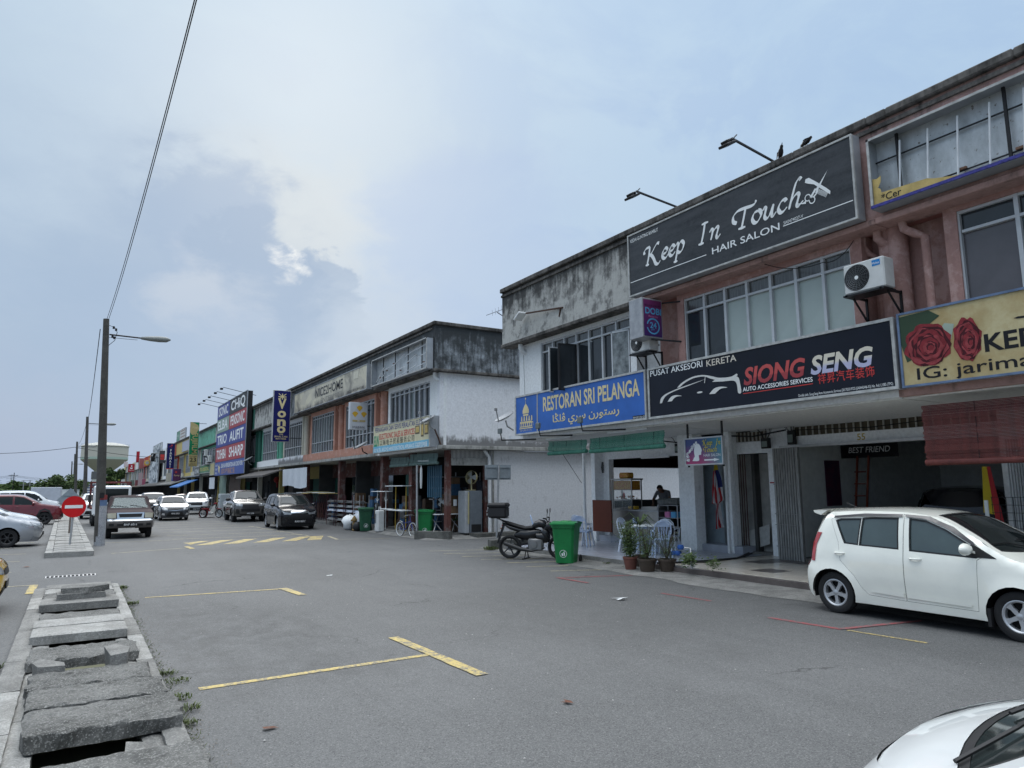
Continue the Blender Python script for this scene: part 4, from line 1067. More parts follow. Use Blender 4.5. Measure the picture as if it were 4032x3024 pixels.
    ef[0] = (xs_f, ef[0][1], ef[0][2]); ef[-1] = (xs_f, ef[-1][1], ef[-1][2]); er[0] = (xs_r, er[0][1], er[0][2]); er[-1] = (xs_r, er[-1][1], er[-1][2])
    outl = [(x, y) for x, y, z in ef][::-1]+[(float(x), -yedge(x)) for x in np.linspace(xs_f, xs_r, 30)[1:-1]]+[(x, y) for x, y, z in er]+[(float(x), yedge(x)) for x in np.linspace(xs_r, xs_f, 30)[1:-1]]
    tw = []
    for (x0, x1, ins) in S['screens']:      # glass zones on the top surface (x0<x1)
        n = 9; xs = np.linspace(x0, x1, n)
        c0 = S.get('scurve', .07)
        P = [(float(x0-c0*0*1), y) for y in []]
        lowx, hix = (x0, x1)
        pl = []
        for y in np.linspace(-1, 1, 9): pl.append((hix+(c0*(1-y*y) if hix > L*.55 else -.02*(1-y*y)), y*(yedge(hix)-ins)))
        for x in xs[::-1][1:-1]: pl.append((float(x), yedge(x)-ins))
        for y in np.linspace(1, -1, 9): pl.append((lowx+(.03*(1-y*y) if hix > L*.55 else -c0*.5*(1-y*y)), y*(yedge(lowx)-ins)))
        for x in xs[1:-1]: pl.append((float(x), -(yedge(x)-ins)))
        tw.append(pl)
    V, T = fill2d(outl, tw, step*1.3)
    mbb.add([(x, y, topz(x, y)) for x, y in V], T)
    bedop = S.get('bed')
    for k, pl in enumerate(tw):
        Vw, Tw = fill2d(pl, [], step*1.5)
        m_ = MB(); m_.add([(x, y, topz(x, y)-.008) for x, y in Vw], Tw)
        o = m_.build('windscreen' if pl[0][0] > L*.55 or len(tw) == 1 else 'rear_window', S.get('wglass', S.get('glass', C_GLASS)), root, smooth=60)
        Vs, Ts = fill2d(pl, [shrink(pl, .035)], step*1.5)
        m_ = MB(); m_.add([(x, y, topz(x, y)-.004) for x, y in Vs], Ts); m_.build('window_seal', C_TRIM, o, smooth=60)
        if pl[0][0] > L*.55:
            m_ = MB(); xw = S['screens'][-1][1]-.02
            for (ya, yb_) in ((-.05, -.62), (.55, .02)):
                m_.tube([(xw+.05, ya, topz(xw+.05, ya)+.012), (xw-.06, (ya+yb_)/2, topz(xw-.06, (ya+yb_)/2)+.012), (xw-.10, yb_, topz(xw-.10, yb_)+.010)], .008, 5)
            m_.build('wiper', C_TRIM, o)
    def face(fr):
        e = ef if fr else er; zb = zf0 if fr else zr0; fn = front if fr else rear
        y45b = W*hw(zb)-(ry if fr else ryr)+(ry if fr else ryr)*u45
        top = [(y, z) for x, y, z in e]
        pl = list(top)
        zs = np.linspace(top[-1][1], zb, 8)
        for z in zs[1:]: pl.append((W*hw(z)-(ry if fr else ryr)*(1-u45), float(z)))
        for z in zs[::-1][:-1]: pl.append((-(W*hw(z)-(ry if fr else ryr)*(1-u45)), float(z)))
        holes = [h for h in S.get('nose_holes' if fr else 'tail_holes', [])]
        V, T = fill2d(pl, holes, step)
        return [(fn(y, z), y, z) for y, z in V], T
    P, T = face(True); mbb.add(P, T)
    P, T = face(False); mbb.add(P, [(a, c, b) for a, b, c in T])
    body_o = mbb.build('body', mats_b, root, smooth=50)
    def ondecal(kind, poly, m_, nm, off, mirror=True, par=None, st=None, rim=None):
        V, T = fill2d(poly, [], st or step*.8)
        for sg in ((1, -1) if mirror else (1,)):
            mb = MB()
            if kind == 'nose': P = [(front(sg*y, z)+off, sg*y, z) for y, z in V]; F = T if sg > 0 else [(a, c, b) for a, b, c in T]
            elif kind == 'tail': P = [(rear(sg*y, z)-off, sg*y, z) for y, z in V]; F = [(a, c, b) for a, b, c in T] if sg > 0 else T
            elif kind == 'side': P = [(x, sg*(side(x, z)+off), z) for x, z in V]; F = [(a, c, b) for a, b, c in T] if sg > 0 else T
            elif kind == 'top': P = [(x, sg*y, topz(x, sg*y)+off) for x, y in V]; F = T
            mb.add(P, F); mb.build(nm, m_, par or root, smooth=60)
    for it in S.get('decals', []): ondecal(*it)
    for fr, (z, w_, h_) in (('nose', S.get('plate', (.42, .46, .12))),):
        x = front(0, z)+S.get('poff', .012); pb = MB().box(x-.01, x+.008, -w_/2, w_/2, z-h_/2, z+h_/2).build('number_plate', C_PLATE, root)
        if S.get('ptext'): text(S['ptext'], Fr((x+.008, -w_/2+.03, z-.045), (0, 1, 0), (0, 0, 1), (1, 0, 0)), 0, 0, .085, C_PTXT, pb, width=w_-.06, bold=.02)
    if S.get('rplate'):
        z, w_, h_ = S['rplate']; x = rear(0, z)-.01; MB().box(x-.008, x+.01, -w_/2, w_/2, z-h_/2, z+h_/2).build('number_plate', C_PLATE, root)
    q = MB(); zc = zb0+.04
    q.box(.35, L-.35, -W*.72, W*.72, zb0-.02, zc+.05)
    for ax in axles:
        for s_ in (-1, 1):
            yo = W*hw(R)-.04; yi = W*.45
            n = 12; P = []
            for t in np.linspace(-.25, math.pi+.25, n):
                for yy in (yo, yi): P.append((ax+(Ra+.015)*math.cos(t), s_*yy, R+(Ra+.015)*math.sin(t)))
            q.add(P, [(2*i, 2*i+1, 2*i+3, 2*i+2) for i in range(n-1)])
            q.add([(ax+(Ra+.015)*math.cos(t), s_*yi, R+(Ra+.015)*math.sin(t)) for t in np.linspace(-.25, math.pi+.25, n)], [tuple(range(n))])
    q.box(.3, L-.5, -W*.86, W*.86, zb0+.05, zb0+.12)
    if not S.get('clear'):
        q.box(S.get('cab0', .25), S.get('cab1', L*.72), -W*.80, W*.80, zb0+.12, belt-.02)
    q.build('underbody', C_UNDER, root)
    tyre, rim = wheel_meshes(R, S.get('tw', .19), S.get('rim', 'five'), S.get('rimmat', C_ALLOY))
    for ax in axles:
        for s_ in (-1, 1):
            yw = W*hw(R)-S.get('tw', .19)/2-.012
            o = bpy.data.objects.new('wheel', tyre); COL.objects.link(o); o.parent = root; o.location = (ax, s_*yw, R); o.rotation_euler = (0, random.uniform(0, 1.2), 0 if s_ > 0 else math.pi)
            o2 = bpy.data.objects.new('rim', rim); COL.objects.link(o2); o2.parent = o
    mxp, mz = S.get('mirror', (L*.66, belt+.06)); ms_ = S.get('msize', 1.)
    for s_ in (-1, 1):
        mb = MB(); y0_ = side(mxp, belt-.02)
        P = []
        for i in range(9):
            for j in range(12):
                u = -math.pi/2+math.pi*i/8; v = 2*math.pi*j/12
                cx_ = .075*math.cos(u)*math.cos(v); cz_ = .075*math.cos(u)*math.sin(v); cy_ = .115*math.sin(u)
                P.append((mxp+cx_*(1.1 if cx_ > 0 else .5)*ms_, s_*(y0_+.14*ms_+cy_*ms_), mz+cz_*ms_+.02))
        mb.add(P, [(i*12+j, i*12+(j+1) % 12, (i+1)*12+(j+1) % 12, (i+1)*12+j) for i in range(8) for j in range(12)])
        mb.beam((mxp+.02, s_*(y0_-.02), mz-.03), (mxp+.02, s_*(y0_+.09), mz), .06, .03)
        mb.build('wing_mirror', S.get('mirmat', body), root, smooth=70)
    M_ = Matrix.Rotation(heading, 4, 'Z'); c = M_ @ Vector((L/2, 0, 0))
    root.rotation_euler = (0, 0, heading); root.location = (loc[0]-c.x, loc[1]-c.y, S.get('zoff', 0))
    return root, dict(side=side, front=front, rear=rear, topz=topz, W=W, L=L)
def half(w=1., roof=.74, belt=.9, top=1.5):
    return [(.1, .90), (.25, .955), (.45, .99), (.62, 1.), (belt-.08, .975), (belt+.02, .945), ((belt+top)/2, (.945+roof)/2+.02), (top, roof), (top+.1, roof-.04)]
WHITE = paint('pearl_white_paint', (.80, .80, .725), .22); WHITE2 = paint('white_paint', (.70, .72, .73), .22); SILV = paint('silver_paint', (.33, .345, .37), .3, .5)
BLK = paint('black_paint', (.010, .010, .013), .18, coat=.3); REDP = paint('dark_red_paint', (.13, .012, .018), .2); GREYP = paint('dark_grey_paint', (.06, .065, .075), .25, .3)
BRNP = paint('bronze_grey_paint', (.10, .095, .088), .25, .4); YELP = paint('yellow_paint', (.60, .36, .03), .25); FADE = mat('faded_maroon_paint', (.04, .028, .03), .75, 0, var=.25, vs=5, spec=.12)
VISOR = mat('smoked_visor', (.07, .062, .06), .2, coat=.8)
myvi = dict(glass=C_GLASSG, wglass=C_GLASS, L=3.70, W=1.66, belt=.98, sill=.20, fbottom=.22, rbottom=.26, R=.298, axles=(.60, 3.04), tw=.175, step=.07, paint=WHITE, rim='five', rx=.62, ry=.40, rxr=.40, ryr=.26, crown=.05,
  top=[(.03, 1.36), (.16, 1.47), (.5, 1.525), (1.2, 1.555), (1.75, 1.54), (2.15, 1.475), (2.5, 1.30), (2.80, 1.12), (3.0, 1.02), (3.25, .955), (3.5, .88), (3.70, .78)],
  nose=[(.2, 3.60), (.35, 3.68), (.5, 3.70), (.65, 3.69), (.8, 3.64), (.95, 3.5), (1.3, 3.3)],
  tail=[(.2, .06), (.3, .01), (.5, .0), (.62, .02), (.75, .10), (.95, .14), (1.15, .18), (1.35, .27), (1.6, .42)],
  half=[(.1, .93), (.25, .965), (.45, .985), (.62, 1.), (.85, .985), (.98, .955), (1.2, .90), (1.4, .83), (1.56, .76), (1.7, .72)],
  windows=[[(.80, 1.03), (1.02, 1.015), (1.05, 1.40), (.72, 1.385), (.64, 1.36)],
           [(1.035, 1.013), (1.62, .995), (1.60, 1.425), (1.2, 1.42), (1.065, 1.405)],
           [(1.77, .985), (2.62, .955), (2.70, 1.00), (2.52, 1.13), (2.25, 1.29), (1.98, 1.40), (1.75, 1.425)]],
  doors=[[(.95, .58), (1.05, .42), (1.15, .33), (1.69, .31), (1.685, 1.0), (1.675, 1.475), (1.1, 1.47), (.62, 1.42), (.56, 1.37), (.70, 1.05), (.74, .78)],
         [(1.695, .31), (2.60, .30), (2.62, .6), (2.63, .93), (2.75, 1.01), (2.58, 1.15), (2.3, 1.33), (2.0, 1.44), (1.68, 1.475)]],
  screens=[(2.06, 2.86, .09)], scurve=.13, hz=.885, hoff=.10, plate=(.42, .46, .11), mirror=(2.56, 1.05), msize=1.05, flare=.028,
  decals=[('side', [(.24, .74), (.31, .74), (.33, 1.0), (.42, 1.17), (.32, 1.17), (.24, 1.0)], C_TAIL, 'tail_light', .008, True), ('tail', [(.52, .70), (.74, .66), (.72, .95), (.64, 1.18), (.52, 1.15)], C_TAIL, 'tail_light', .008, True),
          ('tail', [(-.55, 1.05), (.55, 1.05), (.48, 1.34), (-.48, 1.34)], C_GLASS, 'rear_window', .006, False),
          ('nose', [(.42, .60), (.66, .60), (.72, .74), (.52, .78), (.42, .70)], C_HEAD, 'headlight', .006), ('nose', [(-.36, .62), (.36, .62), (.34, .70), (-.34, .70)], C_TRIM, 'grille', .008, False),
          ('nose', [(-.5, .28), (.5, .28), (.44, .42), (-.44, .42)], C_TRIM, 'intake', .006, False),
          ('side', [(.62, 1.392), (1.0, 1.425), (1.66, 1.445), (1.66, 1.475), (1.1, 1.47), (.63, 1.425)], VISOR, 'window_visor', .022),
          ('side', [(1.70, 1.445), (1.98, 1.42), (2.26, 1.31), (2.53, 1.145), (2.62, 1.10), (2.60, 1.15), (2.34, 1.33), (2.02, 1.455), (1.70, 1.475)], VISOR, 'window_visor', .022),
          ('side', [(2.50, .965), (2.86, .965), (2.70, 1.06), (2.56, 1.14)], C_TRIM, 'mirror_base_trim', .006),
          ('side', [(1.18, .38), (1.67, .36), (1.67, .43), (1.30, .45)], WHITE, 'door_crease', .016), ('side', [(1.71, .36), (2.52, .345), (2.54, .39), (1.71, .43)], WHITE, 'door_crease', .016)])
mv, F_ = build_car(myvi, 'pearl white five door hatchback with smoked window visors at the right edge', 'car', (10.58, 5.50), R_(-90), name='parked_hatchback')
q = MB()      # roof spoiler
P = []
for i, y in enumerate(np.linspace(-.52, .52, 9)):
    e = .04*(1-(y/.52)**2)
    P += [(.38, y, 1.495+e*.6), (.13-e*.5, y, 1.49+e*.5), (.15-e*.5, y, 1.455+e*.5), (.26, y, 1.42)]
q.add(P, [(4*i+a, 4*i+(a+1) % 4, 4*i+4+(a+1) % 4, 4*i+4+a) for i in range(8) for a in range(4)]+[(3, 2, 1, 0), (32, 33, 34, 35)])
o = q.build('roof_spoiler', WHITE, None, smooth=40); o.parent = mv
o = MB().tube([(.55, 0.0, 1.53), (.38, .0, 1.60)], .008, 6).build('aerial', C_TRIM, None); o.parent = mv
q = MB()
for s_ in (-1, 1): q.box(2.70, 2.74, s_*.66, s_*.83, .14, .36)
o = q.build('mud_flap', C_TRIM, None); o.parent = mv
def sedan(p, **k):
    d = dict(L=4.4, W=1.73, belt=.95, sill=.19, fbottom=.17, rbottom=.22, R=.31, axles=(.85, 3.42), paint=p, rim='ten', rx=.6, ry=.38, rxr=.35, ryr=.24, crown=.045, step=.12, half=half(belt=.93, top=1.46, roof=.72),
      top=[(.02, 1.02), (.4, 1.08), (.65, 1.13), (1.1, 1.34), (1.6, 1.455), (2.2, 1.475), (2.6, 1.42), (3.05, 1.18), (3.35, 1.03), (3.8, .93), (4.15, .84), (4.4, .72)],
      nose=[(.15, 4.28), (.35, 4.38), (.55, 4.40), (.7, 4.36), (.85, 4.22), (1.2, 4.0)], tail=[(.2, .08), (.45, 0), (.7, .02), (1.0, .06), (1.3, .3)],
      windows=[[(1.0, 1.02), (1.28, 1.0), (1.30, 1.30), (1.15, 1.25)], [(1.33, 1.0), (2.08, .985), (2.08, 1.385), (1.75, 1.385), (1.36, 1.32)], [(2.16, .98), (3.0, .96), (3.08, 1.0), (2.8, 1.19), (2.5, 1.34), (2.2, 1.385)]],
      doors=[[(1.35, .50), (1.45, .30), (2.12, .28), (2.12, 1.42), (1.7, 1.42), (1.22, 1.30), (1.15, 1.0), (1.25, .7)], [(2.13, .28), (3.05, .28), (3.12, .98), (2.85, 1.20), (2.5, 1.38), (2.13, 1.42)]],
      screens=[(.66, 1.30, .10), (2.58, 3.28, .09)], hz=.86, mirror=(2.95, 1.0),
      decals=[('nose', [(.44, .60), (.68, .62), (.76, .76), (.56, .76), (.42, .66)], C_HEAD, 'headlight', .008), ('nose', [(-.38, .58), (.38, .58), (.36, .68), (-.36, .68)], C_TRIM, 'grille', .01, False),
              ('nose', [(-.52, .24), (.52, .24), (.42, .40), (-.42, .40)], C_TRIM, 'intake', .008, False), ('tail', [(.45, .72), (.78, .72), (.78, .90), (.45, .88)], C_TAIL, 'tail_light', .008), ('side', [(3.92, .66), (4.12, .70), (3.80, .80), (3.74, .78)], C_HEAD, 'headlight', .008)])
    d.update(k); return d
def suv(p, **k):
    d = dict(L=4.4, W=1.75, belt=1.10, sill=.28, fbottom=.26, rbottom=.32, R=.345, axles=(.80, 3.48), paint=p, rim='five', rx=.5, ry=.34, rxr=.28, ryr=.2, crown=.04, step=.12, half=half(belt=1.08, top=1.66, roof=.74),
      top=[(.02, 1.35), (.12, 1.60), (.6, 1.68), (1.5, 1.70), (2.2, 1.68), (2.55, 1.60), (3.0, 1.36), (3.3, 1.20), (3.7, 1.13), (4.1, 1.05), (4.4, .92)],
      nose=[(.2, 4.27), (.4, 4.36), (.6, 4.40), (.85, 4.38), (1.0, 4.28), (1.3, 4.0)], tail=[(.2, .1), (.5, 0), (.8, .03), (1.1, .08), (1.4, .18), (1.7, .32)],
      windows=[[(.55, 1.18), (1.05, 1.15), (1.05, 1.53), (.70, 1.52)], [(1.12, 1.15), (1.98, 1.12), (1.98, 1.56), (1.12, 1.545)], [(2.06, 1.12), (2.95, 1.10), (3.02, 1.14), (2.75, 1.34), (2.45, 1.51), (2.06, 1.56)]],
      doors=[[(1.22, .62), (1.32, .42), (2.01, .38), (2.01, 1.61), (1.08, 1.60), (1.06, .95)], [(2.02, .38), (3.0, .38), (3.08, 1.12), (2.8, 1.36), (2.48, 1.55), (2.02, 1.61)]],
      screens=[(2.56, 3.24, .09)], hz=1.0, mirror=(2.9, 1.16),
      decals=[('nose', [(.42, .82), (.70, .84), (.76, .96), (.60, .97), (.42, .90)], C_HEAD, 'headlight', .008), ('nose', [(-.40, .70), (.40, .70), (.40, .92), (-.40, .92)], C_TRIM, 'grille', .01, False),
              ('nose', [(-.55, .32), (.55, .32), (.46, .54), (-.46, .54)], C_TRIM, 'intake', .008, False), ('nose', [(.56, .40), (.74, .42), (.72, .60), (.62, .58)], C_TRIM, 'fog_light_bay', .008),
              ('tail', [(.50, .95), (.80, .95), (.74, 1.35), (.62, 1.35)], C_TAIL, 'tail_light', .008), ('tail', [(-.5, 1.15), (.5, 1.15), (.46, 1.55), (-.46, 1.55)], C_GLASS, 'rear_window', .008, False),
              ('side', [(.38, .28), (.48, .30), (.62, .72), (.80, .80), (.98, .72), (1.15, .30), (1.2, .28), (1.2, .38), (1.04, .80), (.80, .90), (.56, .80), (.38, .42)], C_TRIM, 'arch_trim', .012),
              ('side', [(3.06, .28), (3.16, .30), (3.30, .72), (3.48, .80), (3.66, .72), (3.83, .30), (3.9, .28), (3.9, .38), (3.72, .80), (3.48, .90), (3.24, .80), (3.06, .42)], C_TRIM, 'arch_trim', .012)])
    d.update(k); return d
alza = suv(BLK, belt=1.06, R=.32, W=1.73, sill=.20, fbottom=.16, rbottom=.26, axles=(.74, 3.49), rim='ten', step=.09, ptext='RAX 8271', plate=(.40, .50, .13),
   top=[(.02, 1.30), (.15, 1.58), (.6, 1.66), (1.5, 1.68), (2.1, 1.66), (2.5, 1.58), (3.0, 1.36), (3.45, 1.13), (3.8, 1.03), (4.15, .95), (4.42, .84)], nose=[(.15, 4.30), (.35, 4.38), (.6, 4.42), (.8, 4.40), (.95, 4.28), (1.3, 4.0)], L=4.42,
   windows=[[(.55, 1.16), (1.12, 1.12), (1.12, 1.50), (.70, 1.48)], [(1.18, 1.12), (2.02, 1.08), (2.02, 1.53), (1.18, 1.515)], [(2.10, 1.08), (3.12, 1.03), (3.2, 1.08), (2.85, 1.32), (2.5, 1.48), (2.10, 1.53)]],
   screens=[(2.52, 3.38, .08)], mirror=(3.0, 1.10), half=half(belt=1.02, top=1.64, roof=.73),
   doors=[[(1.22, .60), (1.30, .32), (2.05, .28), (2.05, 1.58), (1.1, 1.56), (1.08, .95)], [(2.06, .28), (3.10, .28), (3.22, 1.06), (2.9, 1.34), (2.5, 1.54), (2.06, 1.58)]],
   decals=[('nose', [(.36, .78), (.66, .82), (.78, .90), (.70, .72), (.40, .70)], C_HEAD, 'headlight', .012), ('nose', [(-.42, .76), (.42, .76), (.40, .86), (.30, .90), (-.30, .90), (-.40, .86)], mat('chrome', (.6, .6, .6)), 'grille_bar', .014, False),
           ('nose', [(-.56, .50), (.56, .50), (.44, .73), (-.44, .73)], C_TRIM, 'grille', .010, False), ('nose', [(-.62, .20), (.62, .20), (.50, .30), (-.50, .30)], C_TRIM, 'intake', .008, False),
           ('nose', [(.58, .30), (.80, .34), (.72, .50), (.62, .46)], C_TRIM, 'fog_light_bay', .010)])
build_car(alza, 'shiny black people carrier with a chrome bar across its nose, plate RAX 8271', 'car', (9.02, 35.45), R_(-90-2), name='parked_car')
hil = suv(BRNP, L=5.2, W=1.85, belt=1.16, sill=.38, fbottom=.36, rbottom=.5, R=.39, axles=(1.15, 4.25), rim='six', rimmat=C_BLKALLOY, tw=.25, step=.10, ptext='WPU 3303', plate=(.50, .46, .12), rx=.42, ry=.30, rxr=.12, ryr=.08, raw=True, cab0=1.75, cab1=3.6,
   top=[(.0, 1.18), (1.70, 1.18), (1.74, 1.26), (1.90, 1.74), (2.1, 1.80), (3.0, 1.82), (3.3, 1.76), (3.9, 1.38), (4.15, 1.26), (4.7, 1.20), (5.05, 1.12), (5.2, 1.02)],
   nose=[(.3, 5.06), (.5, 5.16), (.75, 5.20), (1.0, 5.16), (1.15, 5.05), (1.3, 4.9)], tail=[(.3, .06), (.5, .0), (1.2, .0), (1.3, .02), (2, .05)], half=half(belt=1.14, top=1.78, roof=.74),
   windows=[[(2.05, 1.26), (2.78, 1.22), (2.78, 1.64), (2.14, 1.63)], [(2.86, 1.22), (3.72, 1.18), (3.78, 1.22), (3.55, 1.42), (3.28, 1.60), (2.86, 1.65)]],
   doors=[[(1.95, .72), (2.0, .5), (2.81, .48), (2.81, 1.71), (2.08, 1.70), (1.96, 1.2)], [(2.82, .48), (3.72, .48), (3.82, 1.2), (3.6, 1.44), (3.3, 1.66), (2.82, 1.71)]], screens=[(3.28, 4.02, .09)], mirror=(3.66, 1.26), msize=1.25, mirmat=C_TRIM,
   decals=[('nose', [(.44, .90), (.76, .92), (.84, 1.06), (.62, 1.08), (.44, 1.0)], C_HEAD, 'headlight', .010), ('nose', [(-.46, .80), (.46, .80), (.42, 1.02), (-.42, 1.02)], C_TRIM, 'grille', .012, False), ('nose', [(-.5, .60), (.5, .60), (.52, .77), (-.52, .77)], C_TRIM, 'grille', .014, False),
           ('nose', [(-.5, .38), (.5, .38), (.56, .46), (-.56, .46)], C_TRIM, 'intake', .01, False), ('nose', [(.58, .46), (.82, .50), (.78, .74), (.60, .70)], C_TRIM, 'fog_light_bay', .01)])
h_, _ = build_car(hil, 'bronze grey double cab pickup with a black sports bar, left of the black people carrier', 'pickup', (8.85, 45.5), R_(-90-3), name='parked_pickup')
o = MB().tube([(1.60, .72, 1.18), (1.30, .70, 1.18), (1.62, .62, 1.72), (1.62, -.62, 1.72), (1.30, -.70, 1.18), (1.60, -.72, 1.18)], .04, 8).build('sports_bar', C_TRIM, None, smooth=60); o.parent = h_
for S_, lab in (((5.2, 1.0), ''),): pass
CLEAR = mat('clear_windscreen', (.35, .42, .42), .03, 0, var=0, spec=.8, alpha=.35)
old = dict(hil); old.update(paint=FADE, L=4.9, W=1.70, belt=1.08, sill=.44, fbottom=.42, rbottom=.5, R=.35, axles=(1.05, 3.95), rim='steel', rimmat=C_ALLOY, tw=.21, ptext='BHF 6011', poff=.06, plate=(.56, .50, .14), rx=.24, ry=.18, clear=True, wglass=CLEAR, glass=CLEAR, crown=.03, msize=1.15, mirror=(3.34, 1.20), mirmat=C_CHR, step=.09,
   top=[(.0, 1.08), (2.0, 1.08), (2.04, 1.2), (2.15, 1.60), (2.35, 1.66), (3.0, 1.67), (3.12, 1.62), (3.60, 1.22), (3.8, 1.13), (4.4, 1.08), (4.75, 1.02), (4.9, .96)],
   nose=[(.4, 4.80), (.5, 4.88), (.66, 4.90), (.75, 4.84), (1.0, 4.80), (1.1, 4.74), (1.3, 4.6)], half=[(.1, .92), (.3, .96), (.6, 1.0), (.9, .99), (1.08, .955), (1.35, .88), (1.62, .80), (1.8, .78)],
   windows=[[(2.35, 1.14), (3.36, 1.10), (3.42, 1.14), (3.08, 1.50), (2.98, 1.54), (2.38, 1.54)]], doors=[[(2.28, .6), (2.32, .5), (3.42, .5), (3.5, 1.12), (3.14, 1.54), (3.0, 1.59), (2.30, 1.59)]], screens=[(3.12, 3.66, .07)],
   decals=[('nose', [(.50, .80), (.78, .80), (.80, .99), (.50, 1.0)], C_HEADY, 'headlight', .010), ('nose', [(-.46, .78), (.46, .78), (.48, 1.01), (-.48, 1.01)], C_CHR, 'grille_surround', .012, False), ('nose', [(-.38, .83), (.38, .83), (.41, .965), (-.41, .965)], C_TRIM, 'grille', .018, False),
           ('nose', [(-.78, .70), (.78, .70), (.79, .78), (-.79, .78)], C_CHR, 'bumper_strip', .035, False), ('nose', [(-.80, .42), (.80, .42), (.80, .695), (-.80, .695)], mat('grey_bumper_paint', (.10, .092, .088), .4, var=.1), 'bumper', .03, False),
           ('nose', [(-.44, .50), (.44, .50), (.46, .58), (-.46, .58)], C_TRIM, 'intake', .04, False), ('nose', [(.56, .50), (.72, .51), (.72, .60), (.56, .60)], C_TRIM, 'fog_light_bay', .04)])
op, _ = build_car(old, 'old faded maroon pickup with chrome grille facing the camera, plate BHF 6011', 'pickup', (1.98, 34.15), R_(-90.6), name='parked_pickup')
q = MB()
for s_ in (-1, 1):
    q.cbox(2.45, 2.65, s_*.36-.24, s_*.36+.24, .7, 1.28, .05); q.cbox(2.45, 2.55, s_*.36-.12, s_*.36+.12, 1.28, 1.46, .04)
q.cbox(3.3, 3.6, -.7, .7, .9, 1.12, .05); q.box(2.3, 3.6, -.72, .72, .5, .6)
o = q.build('seats', C_SEAT, None); o.parent = op
o = MB().lathe([(.17, 0), (.19, .0), (.19, .02), (.17, .02), (.17, 0)], 20, (3.2, -.36, 1.1), (-1, 0, .5)).build('steering_wheel', C_TRIM, None, smooth=60); o.parent = op
q = MB().tube([(2.26, -.62, 1.55), (2.26, .62, 1.55)], .012, 6).tube([(2.2, -.62, 1.15), (2.2, .62, 1.15)], .012, 6); o = q.build('rear_rack', WHITE2, None); o.parent = op
pr = sedan(GREYP, ptext='BPB 5053', step=.09, plate=(.44, .50, .12), L=4.4, W=1.72, top=[(.02, 1.05), (.3, 1.30), (.8, 1.46), (1.5, 1.51), (2.2, 1.50), (2.6, 1.43), (3.05, 1.19), (3.35, 1.04), (3.8, .95), (4.15, .86), (4.4, .74)], half=half(belt=.95, top=1.48, roof=.74), screens=[(2.58, 3.30, .09)],
   tail=[(.2, .08), (.45, 0), (.9, .04), (1.1, .1), (1.4, .3), (1.6, .5)],
   decals=[('nose', [(.42, .62), (.70, .66), (.78, .82), (.62, .84), (.44, .72)], C_HEAD, 'headlight', .01), ('nose', [(-.44, .68), (.44, .68), (.40, .76), (-.40, .76)], C_TRIM, 'grille', .012, False), ('nose', [(-.40, .66), (0, .60), (.40, .66), (.40, .675), (0, .62), (-.40, .675)], C_CHR, 'chrome_trim', .014, False),
           ('nose', [(-.50, .26), (.50, .26), (.38, .56), (-.38, .56)], C_TRIM, 'intake', .01, False), ('nose', [(.58, .34), (.74, .36), (.72, .46), (.60, .46)], C_WHLENS, 'fog_light', .012)])
build_car(pr, 'dark grey hatchback facing the camera beside the old pickup, plate BPB 5053', 'car', (5.35, 50.1), R_(-90), name='parked_car')
ar = suv(WHITE2, step=.10, ptext='RAQ 7719'); build_car(ar, 'white sport utility vehicle parked behind the red moped', 'car', (8.25, 60.6), R_(-90-8), name='parked_car')
bs = suv(BLK, step=.14); build_car(bs, 'black sport utility vehicle behind the dark grey hatchback', 'car', (4.9, 57.6), R_(-92), name='parked_car')
vs = sedan(SILV, rimmat=C_BLKALLOY, rim='six', step=.09, rx=.7); build_car(vs, 'silver saloon with black spoked rims, nose pointing at the median from the left edge', 'car', (-3.02, 30.35), R_(-1), name='parked_car')
pc = sedan(WHITE2, L=4.0, axles=(.75, 3.1), rx=.7, step=.10); pc['L'] = 4.4; build_car(pc, 'white hatchback between the silver saloon and the dark red car', 'car', (-3.35, 36.2), R_(1), name='parked_car')
rd = suv(REDP, step=.09, rimmat=C_BLKALLOY, rx=.55); build_car(rd, 'dark red sport utility vehicle parked nose in, left of the no entry sign', 'car', (-2.62, 48.5), R_(1), name='parked_car')
w2 = sedan(WHITE2, step=.14); build_car(w2, 'white saloon just behind the dark red car', 'car', (-3.1, 56.2), R_(1), name='parked_car')
b2 = sedan(paint('blue_paint', (.02, .04, .16)), step=.14); build_car(b2, 'dark blue saloon behind the white saloon, left side', 'car', (-3.5, 60.4), R_(0), name='parked_car')
mp_ = suv(WHITE2, step=.12, L=4.4, top=[(.02, 1.35), (.08, 1.78), (.6, 1.88), (1.5, 1.90), (2.2, 1.88), (2.75, 1.74), (3.2, 1.44), (3.5, 1.20), (3.8, 1.12), (4.15, 1.03), (4.4, .90)], half=half(belt=1.08, top=1.86, roof=.78),
  windows=[[(.45, 1.2), (1.05, 1.17), (1.05, 1.70), (.50, 1.70)], [(1.12, 1.17), (1.98, 1.14), (1.98, 1.72), (1.12, 1.72)], [(2.06, 1.14), (3.15, 1.10), (3.2, 1.14), (2.95, 1.44), (2.65, 1.62), (2.06, 1.72)]], doors=[], screens=[(2.78, 3.44, .09)])
build_car(mp_, 'tall white people carrier parked behind the blue saloon on the left', 'car', (-3.0, 66.5), R_(0), name='parked_car')
yl = sedan(YELP, step=.09, rx=.6); build_car(yl, 'yellow car of which only the front corner shows at the left edge', 'car', (-3.02, 14.3), R_(0), name='parked_car')
ws_ = suv(WHITE2, step=.14, L=3.9, W=1.6, axles=(.7, 3.1)); ws_['L'] = 4.4; build_car(ws_, 'small white car behind the white lorry near the median', 'car', (1.2, 56.5), R_(-90), name='parked_car')
